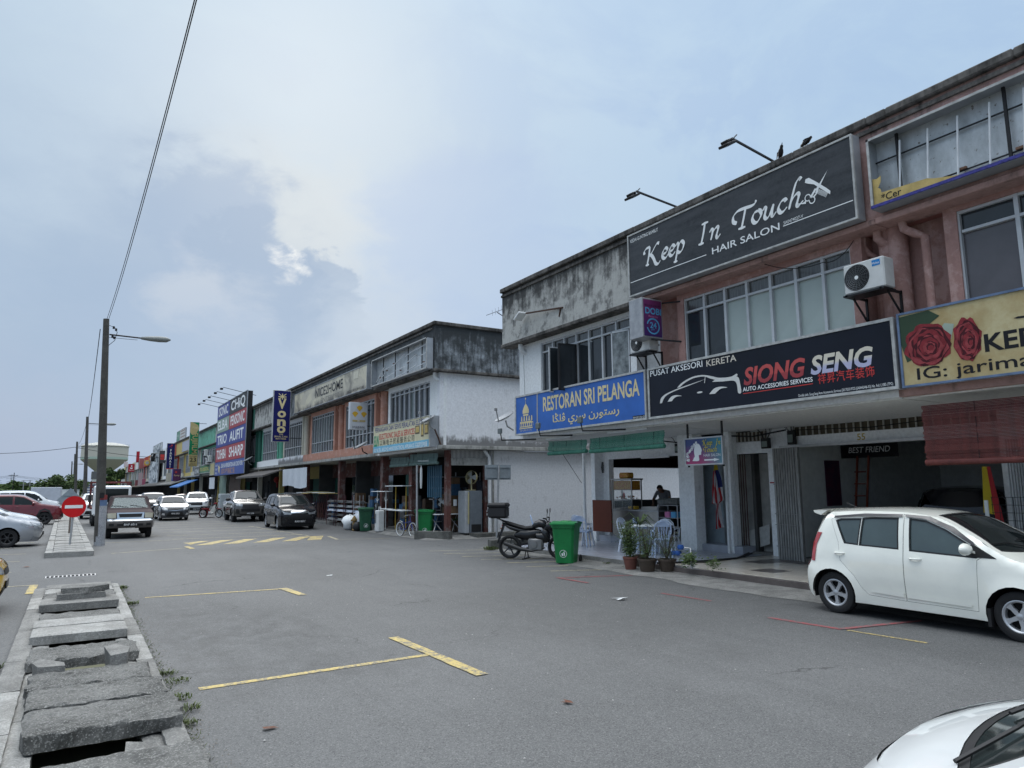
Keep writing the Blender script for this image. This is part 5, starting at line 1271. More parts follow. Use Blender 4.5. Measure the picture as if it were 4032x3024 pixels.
for i, (x, y, p, lab) in enumerate(((-3.2, 72, SILV, 'silver saloon beyond the tall white people carrier'), (1.3, 64, SILV, 'silver saloon two cars beyond the white lorry'), (8.6, 72, REDP, 'red saloon near the shops beyond the white sport utility vehicle'), (1.6, 72, BLK, 'black saloon beyond the silver saloon in the near lane'), (5, 68, WHITE2, 'white saloon beyond the black sport utility vehicle'), (-9.5, 42, BLK, 'black saloon far left beyond the frame'))):
    build_car(sedan(p, step=.16), lab, 'car', (x, y), R_(-90) if x > 0 else 0, name='parked_car')
nw = dict(myvi); nw.update(paint=paint('dusty_white_paint', (.66, .68, .68), .3), step=.05, decals=[d for d in myvi['decals'] if d[0] == 'nose'], wglass=mat('near_windscreen', (.02, .026, .026), .06, var=.4, vs=2.5, spec=.4), rx=.55, ry=.52,
  top=[(.03, 1.36), (.16, 1.47), (.5, 1.55), (1.2, 1.58), (1.9, 1.56), (2.4, 1.46), (2.8, 1.25), (3.16, 1.04), (3.4, .97), (3.58, .89), (3.70, .78)], screens=[(2.4, 3.18, .09)], scurve=.10)
build_car(nw, 'nearest white car, only its bonnet and windscreen corner showing at bottom right', 'car', (3.26, .08), R_(99), name='parked_car')
gp = dict(hil); gp.update(paint=BLK, ptext=None, decals=[('tail', [(.74, .72), (.90, .72), (.90, 1.08), (.74, 1.08)], C_TAIL, 'tail_light', .01)], step=.14,
   top=[(.0, 1.30), (.10, 1.72), (.3, 1.80), (1.70, 1.82), (2.1, 1.84), (3.0, 1.84), (3.3, 1.76), (3.9, 1.38), (4.15, 1.26), (4.7, 1.20), (5.05, 1.12), (5.2, 1.02)],
   windows=hil['windows']+[[(.35, 1.30), (1.6, 1.30), (1.6, 1.66), (.5, 1.66)]])
g_, _ = build_car(gp, 'black pickup with a closed canopy parked inside the accessory shop', 'pickup', (18.0, 8.6), R_(20), name='parked_pickup')
lr = thing('parked_lorry', 'white cab lorry with a dark red stake body behind the old pickup', 'lorry', (0, 0, 0))
q = MB(); q.cbox(-.88, .88, 0, 1.75, .55, 2.12, .08); q.build('cab', WHITE2, lr)
MB().box(-.74, .74, -.012, .0, 1.25, 1.95).build('windscreen', C_GLASS, lr)
for s_ in (-1, 1):
    MB().box(s_*.885, s_*.895, .3, 1.3, 1.3, 1.9).build('window', C_GLASS, lr); MB().box(s_*.55-.13, s_*.55+.13, -.02, .0, .75, .92).build('headlight', C_HEAD, lr)
    MB().cbox(s_*1.02-.08, s_*1.02+.08, -.1, .0, 1.25, 1.65, .02).build('wing_mirror', C_TRIM, lr)
MB().box(-.5, .5, -.02, 0, .95, 1.1).build('grille', C_TRIM, lr)
DR = mat('dark_red_stakes', (.12, .03, .03), .7, var=.2)
MB().box(-.95, .95, 1.9, 5.2, .85, .95).build('bed', DR, lr)
for s_ in (-1, 1):
    for i in range(6): MB().box(s_*.95-.03, s_*.95+.03, 1.9+i*.64, 1.97+i*.64, .95, 2.35).build('stake', DR, lr)
    for z in (1.2, 1.55, 1.9, 2.2): MB().box(s_*.95-.015, s_*.95+.015, 1.9, 5.2, z, z+.12).build('rail', DR, lr)
for z in (2.0, 2.25): MB().box(-.95, .95, 1.88, 1.92, z, z+.1).build('rail', DR, lr)
ty, ri = wheel_meshes(.36, .22, 'steel', C_ALLOY)
for y in (.8, 4.1):
    for s_ in (-1, 1):
        o = bpy.data.objects.new('wheel', ty); COL.objects.link(o); o.parent = lr; o.location = (s_*.78, y, .36); o.rotation_euler = (0, 0, -math.pi/2 if s_ > 0 else math.pi/2)
        o2 = bpy.data.objects.new('rim', ri); COL.objects.link(o2); o2.parent = o
lr.location = (1.75, 43.4, 0)
S_WHITE = mat('sign_frame_white', (.50, .51, .50), .5, c2=(.28, .28, .27), vs=6); S_TXT = mat('white_sign_print', (.74, .76, .76), .5, var=.04)
S_BOXG = mat('lightbox_side_metal', (.36, .38, .41), .45, .2, c2=(.26, .28, .30), vs=3)
def flatc(name, c, rough=.45, var=.10, **k): return mat(name, c, rough, var=var, vs=k.pop('vs', 3), spec=.2, **k)
def board(label, cat, X, y0, y1, z0, z1, face, frame=S_WHITE, thick=.12, fw=.045, name='signboard', side=None, proud=.02, group=None):
    B = thing(name, label, cat, (X, (y0+y1)/2, z0), group)
    MB().box(X+.004, X+thick, y0, y1, z0, z1).build('box', side or S_BOXG, B)
    MB().box(X, X+.004, y0+.01, y1-.01, z0+.01, z1-.01).build('face', face, B)
    q = MB().box(X-proud, X+.02, y0-.005, y1+.005, z0-.005, z0+fw).box(X-proud, X+.02, y0-.005, y1+.005, z1-fw, z1+.005)
    q.box(X-proud, X+.02, y0-.005, y0+fw, z0+fw, z1-fw).box(X-proud, X+.02, y1-fw, y1+.005, z0+fw, z1-fw)
    q.build('frame', frame, B)
    return B, FX(X, y1, z0)
def shape(B, fr, poly, m_, d=.005, name='print'):
    return MB().poly(fr, poly, d).build(name, m_, B)
def pen(mb, fr, strokes, a0, b0, sx, sy, w, ang=R_(42), d0=.005):
    for k, st in enumerate(strokes):
        sp = spline(st, 7) if len(st) > 2 else [tuple(Vector(st[0])*(1-t)+Vector(st[1])*t) for t in (0, .5, 1)]
        n = len(sp); P = []
        for i in range(n):
            p = Vector(sp[i]); t = Vector(sp[min(i+1, n-1)])-Vector(sp[max(i-1, 0)]); t = Vector((t.x*sx, t.y*sy))
            ph = math.atan2(t.y, t.x); h = math.hypot(w/2*math.sin(ph-ang), w*.14)
            if i in (0, n-1): h *= .55
            nn = Vector((-math.sin(ph), math.cos(ph)))*h
            P += [fr(a0+p.x*sx+nn.x, b0+p.y*sy+nn.y, d0+k*.0012), fr(a0+p.x*sx-nn.x, b0+p.y*sy-nn.y, d0+k*.0012)]
        mb.add(P, [(2*i+1, 2*i+3, 2*i+2, 2*i) for i in range(n-1)])
GL = {
 'K': ([[(-.10, .66), (-.10, .84), (.05, .97), (.28, 1.0)], [(.28, 1.0), (.20, .55), (.06, 0)], [(-.04, .0), (.18, .0)], [(.88, .98), (.76, 1.02), (.62, .90), (.40, .62), (.20, .50)], [(.20, .50), (.36, .46), (.50, .22), (.62, -.10), (.78, -.16), (.92, -.02)]], .98),
 'e': ([[(.08, .25), (.28, .30), (.38, .44), (.28, .56), (.13, .44), (.06, .20), (.14, .02), (.28, .02), (.42, .16)]], .43),
 'p': ([[(.02, .42), (.12, .54), (.20, .50)], [(.22, .56), (.10, .05), (-.02, -.42)], [(-.12, -.42), (.10, -.42)], [(.14, .20), (.28, .50), (.42, .56), (.52, .38), (.42, .10), (.26, .00), (.12, .08)]], .62),
 'I': ([[(.36, 1.0), (.26, .5), (.12, 0)], [(-.02, 0), (.26, 0)], [(.20, 1.0), (.54, 1.02)]], .56),
 'n': ([[(.02, .42), (.10, .54), (.18, .48), (.14, .25), (.06, 0)], [(.10, .18), (.24, .44), (.40, .56), (.46, .46), (.36, .12), (.42, .0), (.56, .14)]], .60),
 'T': ([[(-.06, .34), (-.22, .46), (-.20, .74), (.02, .92), (.34, .93), (.66, .90), (.84, .96), (.90, 1.10)], [(.40, .93), (.28, .45), (.16, 0)], [(.0, .0), (.34, .0)]], .62),
 'o': ([[(.34, .54), (.16, .48), (.06, .24), (.14, .02), (.30, .02), (.46, .26), (.44, .48), (.34, .55)]], .52),
 'u': ([[(.02, .42), (.10, .54), (.17, .46), (.10, .14), (.16, .0), (.30, .08), (.48, .48)], [(.52, .56), (.42, .12), (.48, .0), (.62, .14)]], .64),
 'c': ([[(.42, .44), (.36, .55), (.20, .50), (.07, .24), (.14, .02), (.28, .02), (.44, .16)]], .45),
 'h': ([[(.62, 1.16), (.56, 1.24), (.42, 1.10), (.26, .65), (.06, 0)], [(.11, .20), (.28, .48), (.44, .58), (.50, .46), (.40, .12), (.46, .0), (.66, .16)]], .66)}
def script(B, fr, word, a, b, h, m_, w, width):
    mb = MB(); tot = sum(GL[c][1] for c in word); sx = width/tot; x = 0
    for c in word:
        pen(mb, fr, GL[c][0], a+x*sx, b, sx, h, w); x += GL[c][1]
    return mb.build('lettering', m_, B)
KG = NT('charcoal_sign_face', .38)
n1 = KG.noise(KG.map((1, .5, 3)), 1.4, 6, .65); n2 = KG.noise(KG.obj, 9, 6, .75, 1.5)
KG.out(KG.mix(KG.rng(n2, .35, .7, 0., .5), KG.mix(KG.rng(n1, .35, .68), (.018, .020, .024), (.055, .058, .065)), (.07, .074, .078)))
KG.b.inputs['Specular IOR Level'].default_value = .25
B, fr = board('big charcoal hair salon board with white script on the pink parapet', 'shop sign', 11.0, 6.65, 12.48, 6.35, 7.87, KG.m, thick=.22, fw=.03)
for wd_, a, wid in (('Keep', .62, 1.26), ('In', 2.26, .62), ('Touch', 3.32, 1.5)): script(B, fr, wd_, a, .62, .41, S_TXT, .085, wid)
text('HAIR SALON', fr, 2.59, .305, .145, S_TXT, B, width=1.67, bold=.012); text('KEDAI GUNTING RAMBUT', fr, .09, 1.32, .085, S_TXT, B, width=.95, bold=.01); text('SA0474027-V', fr, 4.37, .37, .065, S_TXT, B, width=.42)
for a0, a1 in ((.05, 2.45), (4.36, 5.77)): shape(B, fr, [(a0, .335), (a1, .335), (a1, .352), (a0, .352)], S_TXT)
q = MB(); q.poly(fr, [(5.34, 1.06), (5.14, .85), (5.08, .78), (5.12, .76), (5.17, .82)], .006); q.poly(fr, [(5.10, .80), (5.02, .70), (4.97, .685), (4.98, .72), (5.07, .82)], .008); q.poly(fr, [(5.12, .84), (5.08, .72), (5.03, .69), (5.05, .66), (5.12, .72), (5.15, .83)], .0095)
for cx, cy in ((4.915, .70), (5.00, .625)):
    q.add([fr(cx+r*math.cos(t), cy+r*1.05*math.sin(t), .007) for t in np.linspace(0, 2*math.pi, 21)[:-1] for r in (.047, .066)], [((2*i) % 40, (2*i+1) % 40, (2*i+3) % 40, (2*i+2) % 40) for i in range(20)])
q.poly(fr, [(4.87, .60), (4.80, .62), (4.72, .645), (4.72, .66), (4.80, .64), (4.88, .66)], .0075)
q.build('scissors', S_TXT, B)
q = MB(); q.poly(fr, [(4.88, 1.0), (4.90, 1.06), (4.97, 1.06), (5.12, .92), (5.30, .74), (5.37, .66), (5.36, .60), (5.32, .64), (5.18, .78), (5.06, .90), (4.94, .96)], .011)
for i in range(14):
    t = i/13; a, b = 5.10+.21*t, .80-.165*t; q.poly(fr, [(a, b+.02), (a-.045, b-.055), (a-.037, b-.058), (a+.009, b+.014)], .010)
q.build('comb', S_TXT, B)
NAVY = flatc('navy_sign_face', (.008, .010, .018), .3, .2, vs=1.5)
GRADW = NT('silver_gradient_print', .4); zz = GRADW.sep()[1]; GRADW.out(GRADW.mix(GRADW.rng(zz, .10, .17), (.42, .42, .58), (.62, .57, .47)))
GRADR = NT('red_gradient_print', .4); zz = GRADR.sep()[1]; GRADR.out(GRADR.mix(GRADR.rng(zz, .11, .13), (.30, .03, .035), (.46, .06, .055)))
B, fr = board('dark navy car accessories board with a silver car outline and red lettering', 'shop sign', 11.25, 6.35, 12.22, 3.42, 4.6, NAVY, thick=.2)
CREAMT = flatc('cream_print', (.60, .55, .47)); REDT = flatc('red_print', (.50, .05, .045))
text('PUSAT AKSESORI', fr, .07, .985, .14, S_TXT, B, width=1.62, bold=.012); text('KERETA', fr, 1.80, .965, .14, CREAMT, B, width=.80, bold=.012)
text('SIONG', fr, 2.76, .45, .34, GRADR.m, B, width=1.42, bold=.045, shear=.22); text('SENG', fr, 4.28, .45, .33, GRADW.m, B, width=1.20, bold=.045, shear=.2)
text('AUTO ACCESSORIES SERVICES', fr, 2.74, .32, .085, S_TXT, B, width=1.58, bold=.02); shape(B, fr, [(2.74, .27), (4.32, .27), (4.32, .285), (2.74, .285)], REDT)
text('祥昇汽车装饰', fr, 4.42, .27, .15, REDT, B, width=1.06, bold=.006, spacing=1.1)
text('Dimiliki oleh: Siong Seng Auto Accessories Services (201703319723 (SA0442446-X)) No. Fail: L1585 (TPG)', fr, 4.0, .07, .05, S_TXT, B, width=1.78)
SILP = flatc('silver_print', (.60, .60, .58))
car_ = [spline([(.37, .33), (.42, .45), (.60, .53), (.95, .60), (1.25, .64), (1.75, .70), (1.55, .665), (1.2, .61), (.85, .555), (.60, .49), (.50, .42), (.44, .33)], 4),
        spline([(.93, .62), (1.10, .72), (1.40, .80), (1.70, .80), (1.95, .74), (2.15, .68), (2.45, .66), (2.60, .70), (2.62, .66), (2.50, .62), (2.15, .63), (1.95, .68), (1.72, .765), (1.42, .765), (1.15, .69), (1.02, .62)], 4),
        spline([(2.05, .66), (2.35, .63), (2.62, .64), (2.68, .50), (2.70, .31), (2.62, .31), (2.60, .48), (2.52, .57), (2.25, .59), (1.95, .62)], 3),
        spline([(.62, .34), (.74, .44), (.90, .46), (1.07, .42), (.92, .425), (.82, .39), (.76, .34)], 3), spline([(1.86, .37), (2.0, .47), (2.18, .49), (2.36, .45), (2.2, .45), (2.1, .41), (2.02, .36)], 3)]
for i, c_ in enumerate(car_): shape(B, fr, c_, SILP, .005+i*.0015, 'car_outline')
shape(B, fr, circ(1.59, .44, .08, 12, ry=.02), SILP); shape(B, fr, [(1.74, .62), (1.76, .62), (1.79, .78), (1.775, .78)], SILP, .016)
BLUE = flatc('blue_sign_face', (.035, .12, .40), .4, .18, vs=1.2); SAND = flatc('sand_print', (.62, .53, .30))
B, fr = board('bright blue restaurant board with a sand coloured mosque dome and lettering', 'shop sign', 11.25, 12.3, 18.1, 3.42, 4.6, BLUE, thick=.22)
text('RESTORAN SRI PELANGA', fr, 1.48, .60, .41, SAND, B, width=4.08, bold=.03)
AR = ''.join(reversed('رستورن سري ڤلڠا'))
text('\ufe8e\ufbd6\ufee0\ufb6c \ufef1\ufeae\ufeb3 \ufee5\ufead\ufeee\ufe98\ufeb3\ufead', fr, 1.95, .24, .20, SAND, B, width=2.85, bold=.02)
shape(B, fr, [(1.17, .03), (1.20, .03), (1.22, 1.14), (1.19, 1.14)], SAND); text('NO. K.L./PPK.L.3017 (TPG)', fr, .28, .10, .05, SAND, B, width=.6)
MB().box(11.235, 11.24, 12.33, 12.78, 3.46, 3.54).build('plate', NAVY, B); text('001371720-D', FX(11.235, 12.76, 3.475), 0, 0, .045, S_TXT, B, width=.4)
q = MB(); q.poly(fr, spline([(.42, .62), (.42, .72), (.50, .84), (.585, .90), (.67, .84), (.75, .72), (.75, .62)], 4), .005)
q.poly(fr, [(.575, .90), (.595, .90), (.59, 1.02), (.58, 1.02)], .006); q.poly(fr, circ(.585, 1.06, .03, 12), .0065); q.poly(fr, [(.44, .60), (.73, .60), (.72, .55), (.45, .55)], .0055)
for i in range(5):
    a = .30+i*.135; q.poly(fr, [(a+.02, .40), (a+.10, .40), (a+.085, .54), (a+.045, .54)], .005)
q.poly(fr, [(.26, .385), (.92, .385), (.90, .36), (.28, .36)], .006); q.poly(fr, [(.23, .17), (.95, .17), (.95, .20), (.23, .20)], .006); q.poly(fr, [(.25, .22), (.93, .22), (.93, .245), (.25, .245)], .0065)
for i in range(7):
    a = .26+i*.103; q.poly(fr, [(a, .245), (a+.02, .245), (a+.02, .31), (a+.05, .345), (a+.082, .31), (a+.082, .245), (a+.10, .245), (a+.10, .36), (a, .36)], .0055)
q.build('dome_emblem', SAND, B)
YT = NT('ochre_sign_face', .5); n1 = YT.noise(YT.obj, 1.1, 5, .6); n2 = YT.noise(YT.obj, 12, 5, .7)
YT.out(YT.mix(YT.rng(n2, .45, .75, 0., .5), YT.mix(YT.rng(n1, .35, .65), (.30, .20, .065), (.50, .43, .24)), (.36, .24, .09)))
PBLUE = flatc('faded_blue_frame', (.12, .17, .27), .5, .3)
B, fr = board('ochre tailor shop board with two printed roses, cut by the right edge', 'shop sign', 11.25, .42, 6.28, 3.42, 4.63, YT.m, frame=PBLUE, thick=.12, fw=.03)
BLKP = flatc('black_print', (.012, .012, .015))
text('KEDAI JAHIT', fr, 1.23, .385, .26, BLKP, B, width=2.2, bold=.035); text('IG: jarimanissutera', fr, .21, .10, .19, BLKP, B, width=3.1, bold=.01)
MB().poly(fr, [(1.66, .80), (1.72, .815), (1.9, .80), (1.9, .775), (1.7, .785)], .005).build('print', BLKP, B)
ROSE = [flatc('rose_red', (.20, .024, .03), var=.35, vs=9), flatc('rose_dark', (.055, .008, .012), var=.3, vs=9), flatc('rose_light', (.26, .045, .05), var=.35, vs=9), flatc('rose_leaf', (.035, .06, .035)), flatc('rose_grey', (.30, .36, .30))]
def rose(cx, cy, rx, ry, seed, tilt=0.):
    rnd = random.Random(seed); d = .005
    for ring in range(13):
        k = 1-ring*.073-.03*(ring % 2); n = (8, 7, 6, 7, 5)[ring % 5]
        off = rnd.uniform(0, 1)
        pts = []
        for i in range(n*4):
            a = 2*math.pi*i/(n*4); r = k*(1+(.11 if i % 4 == 0 else (-.03 if i % 4 == 2 else .04)))*rnd.uniform(.95, 1.04)
            pts.append((cx+rx*r*math.cos(a+off)+.004*ring+.012*math.sin(ring*2.3), cy+ry*r*math.sin(a+off)-.004*ring+.012*math.cos(ring*1.7)))
        shape(B, fr, pts, ROSE[1] if ring % 2 else ROSE[0] if ring % 4 == 0 else ROSE[2], d+ring*.0012, 'rose_petal')
shape(B, fr, [(.03, .7), (.03, 1.15), (.5, 1.17), (.66, 1.05), (.5, .95), (.4, .5), (.1, .4)], ROSE[3], .0045, 'rose_leaf'); shape(B, fr, [(.62, .80), (.72, .92), (.86, .88), (.80, .66), (.66, .6)], ROSE[4], .0045, 'rose_leaf')
rose(.44, .62, .34, .33, 3); rose(1.02, .60, .19, .32, 8)
def bare_box(label, X, y0, y1, z0, z1, tubes, vertical, depth=.28, seed=1, frame_m=S_WHITE, low=None):
    B = thing('bare_lightbox', label, 'sign box', (X, (y0+y1)/2, z0)); rnd = random.Random(seed)
    back = NT('lightbox_back_'+str(seed), .45); n = back.noise(back.map((1, 1, .5)), 1.6, 6, .7); nn = back.noise(back.obj, 11, 4, .7)
    back.b.inputs['Metallic'].default_value = .25
    back.out(back.mix(back.rng(nn, .62, .68), back.mix(back.rng(n, .35, .65), (.30, .32, .33), (.55, .58, .60)), (.16, .14, .12)))
    MB().box(X+depth-.02, X+depth, y0, y1, z0, z1).build('back_sheet', back.m, B)
    q = MB().box(X, X+depth, y0, y1, z1-.015, z1).box(X, X+depth, y0, y0+.015, z0, z1).box(X, X+depth, y1-.015, y1, z0, z1); q.build('casing', S_BOXG, B)
    MB().box(X, X+depth, y0, y1, z0-.01, z0+.01).build('bottom_panel', S_BOXG, B)
    q = MB().box(X-.02, X, y0, y1, z1-.04, z1).box(X-.02, X, y0, y0+.04, z0, z1).box(X-.02, X, y1-.04, y1, z0, z1); q.build('frame', frame_m, B)
    MB().box(X-.022, X, y0, y1, z0, z0+.05).build('bottom_rail', low or frame_m, B)
    q = MB()
    if vertical:
        for z in (z0+.18, z1-.38): q.box(X+.20, X+.22, y0, y1, z, z+.022)
        for t in (.07, .34): q.box(X+.16, X+.2, y1-(y1-y0)*t-.02, y1-(y1-y0)*t+.02, z0, z1)
    else:
        for t in (.17, .40, .63, .86): q.box(X+.16, X+.19, y1-(y1-y0)*t-.02, y1-(y1-y0)*t+.02, z0, z1)
    q.build('inner_rails', BLACKM, B)
    TU = mat('fluorescent_tube', (.62, .64, .66), .3, var=.1)
    for (a0, b0, a1, b1) in tubes:
        MB().cyl((X+.14, y1-a0, z0+b0), (X+.14, y1-a1, z0+b1), .017, n=8).build('tube', TU, B, smooth=60)
    q = MB()
    for i in range(7):
        a = y1-(y1-y0)*(.1+.13*i); b = z0+(.2 if vertical else .35+.2*(i % 3)); q.box(X+.17, X+.22, a-.05, a+.05, b, b+.035)
    q.build('ballast', mat('rusty_ballast', (.16, .09, .06), .8), B)
    return B
B = bare_box('empty aluminium lightbox with loose tubes and a torn yellow scrap on the pink parapet', 11.0, .5, 6.4, 6.42, 7.64,
   [(.40+.32*i*1.4, .03, .48+.32*i*1.4, 1.05) for i in range(11)], True, low=flatc('peeling_blue_rail', (.05, .05, .22), .5, .4, vs=20), seed=1)
fr = FX(11.0, 6.4, 6.42)
YS = flatc('torn_yellow_sheet', (.48, .36, .14), .7, .2, vs=8)
MB().poly(fr, [(.03, .04), (.03, .52), (.10, .50), (.18, .53), (.17, .42), (.12, .34), (.16, .30), (.17, .24), (.55, .22), (.9, .20), (1.0, .16), (1.25, .10), (1.5, .05)], -.03).build('torn_sheet', YS, B)
text('*Cer', fr, .16, .09, .12, BLKP, B, d=-.026, bold=.01)
B = thing('projecting_lightbox', 'purple laundry lightbox reading DOBI 24 JAM on arms beside the salon windows', 'shop sign', (11.1, 11.9, 5.25))
PUR = NT('purple_print', .3); zz = PUR.sep(); PUR.out(PUR.mix(PUR.rng(zz[2], .05, .9), (.05, .02, .12), (.17, .03, .12)))
MB().cbox(10.76, 11.38, 11.8, 12.25, 5.24, 6.17, .01).build('box', mat('lightbox_alu', (.38, .39, .41), .4, .2, c2=(.25, .26, .28)), B)
MB().box(10.80, 11.34, 11.790, 11.799, 5.28, 6.13).build('face', PUR.m, B)
fr = FY(10.80, 11.79, 5.28); CY = flatc('cyan_print', (.10, .36, .60)); PK = flatc('pink_print', (.6, .2, .38))
text('DOBI', fr, .03, .52, .15, CY, B, width=.48, bold=.03); text('KEDAI DOBI LAYAN DIRI', fr, .03, .70, .04, BLKP, B, width=.46); text('Warisan City', fr, .12, .44, .05, PK, B, width=.30, shear=.3); text('24', fr, .17, .19, .14, CY, B, width=.2, bold=.02); text('JAM', fr, .20, .135, .045, CY, B)
q = MB()
for i in range(26):
    if 11 < i < 14: continue
    a, a2 = 2*math.pi*i/26, 2*math.pi*(i+1)/26; q.add([fr(.27+r*math.cos(t), .235+r*.95*math.sin(t), .004) for t in (a, a2) for r in (.165, .20)], [(0, 1, 3, 2)])
q.build('ring_print', CY, B)
q = MB().beam((11.3, 12.1, 6.13), (11.62, 11.42, 6.09), .03).beam((11.05, 11.85, 5.22), (11.62, 11.45, 5.15), .035).beam((11.3, 12.2, 5.22), (11.62, 12.2, 5.2), .035); q.build('arm', BLACKM, B)
B = thing('hanging_sign', 'small colourful hair salon sign hanging under the canopy by the stair door', 'shop sign', (11.9, 11.2, 2.36))
GR = NT('galaxy_print', .35); s_ = GR.sep(); n = GR.noise(GR.obj, 5, 4, .6)
c_ = GR.mix(GR.rng(s_[2], .0, .45), (.36, .03, .12), (.02, .04, .16)); c_ = GR.mix(GR.mth('MULTIPLY', GR.rng(s_[1], .1, -.5), .8), c_, (.02, .24, .28)); c_ = GR.mix(GR.rng(n, .62, .75, 0, .6), c_, (.4, .2, .4)); GR.out(c_)
MB().box(11.89, 11.93, 10.66, 11.75, 2.36, 2.94).build('panel', GR.m, B)
q = MB().box(11.87, 11.95, 10.64, 11.77, 2.93, 2.96).box(11.87, 11.95, 10.64, 11.77, 2.34, 2.37).box(11.87, 11.95, 10.64, 10.67, 2.37, 2.93).box(11.87, 11.95, 11.74, 11.77, 2.37, 2.93); q.build('frame', ALU, B)
MB().box(11.93, 11.96, 10.68, 10.72, 2.3, 3.3).build('hanger', BLACKM, B); MB().box(11.93, 11.96, 11.70, 11.74, 2.3, 3.3).build('hanger', BLACKM, B)
fr = FX(11.89, 11.75, 2.36); YP = flatc('yellow_print', (.6, .5, .06))
script(B, fr, 'Keep', .54, .42, .11, YP, .022, .28); script(B, fr, 'In', .92, .42, .11, YP, .022, .13); script(B, fr, 'Touch', .58, .27, .11, YP, .022, .36)
text('HAIR SALON', fr, .54, .165, .06, S_TXT, B, width=.48)
shape(B, fr, [(.56, .075), (.84, .075), (.84, .055), (1.0, .09), (.84, .125), (.84, .105), (.56, .105)], S_TXT)
q = MB(); q.poly(fr, spline([(.20, .08), (.40, .08), (.40, .20), (.47, .21), (.475, .26), (.495, .31), (.46, .40), (.40, .46), (.30, .44), (.26, .30), (.28, .18)], 3), .004)
rnd = random.Random(4)
for i in range(26):
    t = i/25; cx = .36-.30*math.sin(t*2.0)+rnd.uniform(-.03, .03); cy = .50-.42*t+rnd.uniform(-.03, .03); r = rnd.uniform(.018, .035)
    q.add([fr(cx+rr*math.cos(a), cy+rr*math.sin(a), .005+i*.0003) for a in np.linspace(0, 2*math.pi, 11)[:-1] for rr in (r*.5, r)], [((2*k) % 20, (2*k+1) % 20, (2*k+3) % 20, (2*k+2) % 20) for k in range(10)])
q.build('silhouette_print', S_TXT, B)
N2 = NT('faded_furniture_print', .6); n = N2.noise(N2.obj, .9, 6, .65, .4); v = N2.sep(N2.vor(N2.map((1, .9, 1.6)), 1.4, 'F1', 'Color'))[0]; s3 = N2.sep()
c_ = N2.mix(N2.rng(v, .1, .9), (.44, .41, .34), (.56, .52, .40)); c_ = N2.mix(N2.rng(n, .52, .66, 0, .8), c_, (.17, .16, .14)); c_ = N2.mix(N2.mth('MULTIPLY', N2.rng(s3[2], .35, .1), N2.rng(n, .4, .55)), c_, (.12, .11, .10)); N2.out(c_)
B, fr = board('faded cream furniture board with black letters over the salmon shophouses', 'shop sign', 11.0, 30.45, 43.0, 6.34, 7.5, N2.m, frame=S_BOXG, thick=.26, fw=.03)
text('NICE2HOME', fr, 4.35, .48, .48, BLKP, B, width=4.7, bold=.02); text('ENTERPRISE', fr, 5.4, .12, .24, mat('grey_print', (.2, .19, .17), .6), B, width=3.6, bold=.005)
MB().box(10.99, 10.998, 31.6, 32.3, 7.0, 7.35).build('print', flatc('pale_print', (.55, .52, .42)), B); text('EXCLUSIVE FURNITURE', fr, 9.8, .10, .12, BLKP, B, width=2.3)
bare_box('bare lightbox frame with hanging tubes on the corner shophouse parapet', 11.0, 24.0, 29.9, 6.34, 7.54,
   [(.3, .2, 1.2, .75), (.3, .05, 1.25, .45), (1.1, .62, 2.4, .68), (1.3, .25, 2.3, .35), (2.4, .7, 3.4, .95), (2.5, .4, 3.5, .45), (2.45, .12, 3.6, .2), (3.6, .55, 4.6, .75), (3.5, .85, 4.7, 1.0), (3.6, .2, 4.7, .35), (4.6, .95, 5.7, 1.02), (4.7, .6, 5.7, .7), (4.7, .25, 5.7, .3)], False, seed=2)
EL = flatc('cream_sign_face', (.56, .52, .35), .45, .1)
B, fr = board('yellow and blue second hand electronics board on the corner shophouse', 'shop sign', 11.2, 24.13, 30.0, 3.40, 4.58, EL, thick=.38, fw=.02)
DBL = flatc('dark_blue_print', (.03, .04, .18)); GRN = flatc('green_print', (.02, .26, .14)); LBL = flatc('sky_blue_print', (.16, .42, .58))
MB().box(11.190, 11.197, 24.15, 29.98, 3.42, 3.68).build('band', LBL, B)
text('PERNIAGAAN DAN SERVIS PERALATAN ELEKTRIK', fr, .18, .90, .21, DBL, B, width=5.5, bold=.012); text('ELIN', fr, .08, .30, .46, GRN, B, width=.55, bold=.04); text('ELECTRONIC SALES & SERVICES', fr, .70, .57, .24, REDT, B, width=3.78, bold=.02)
text('以琳电子贸易服务公司', fr, .74, .31, .2, BLKP, B, width=3.7, spacing=1.2); text('BUY & SELL SECOND HAND ELECTRICAL APPLIANCE 买卖新旧电器', fr, .08, .05, .15, S_TXT, B, width=5.6, d=.012, bold=.01)
for a, b, w_, h_ in ((4.55, .55, .42, .32), (5.1, .42, .25, .5), (5.42, .48, .35, .4)): shape(B, fr, [(a, b), (a+w_, b), (a+w_, b+h_), (a, b+h_)], mat('brown_print', (.10, .08, .05), .5), .006); shape(B, fr, [(a+.05, b+.06), (a+w_-.05, b+.06), (a+w_-.05, b+h_-.04), (a+.05, b+h_-.04)], YS, .009)
B = thing('projecting_lightbox', 'white lightbox with three yellow fan shapes on the salmon shophouse', 'shop sign', (11.1, 31.5, 4.5))
MB().cbox(10.6, 11.45, 31.5, 31.75, 4.56, 5.83, .01).build('box', flatc('white_acrylic', (.50, .53, .57), .4), B)
fr = FY(10.6, 31.495, 4.56); YG = flatc('golden_yellow_print', (.58, .36, .04))
for cx, cy in ((.45, .98), (.24, .70), (.66, .70)):
    shape(B, fr, [(cx, cy-.13)]+[(cx+.19*math.cos(t), cy-.13+.27*math.sin(t)) for t in np.linspace(R_(40), R_(140), 8)], YG)
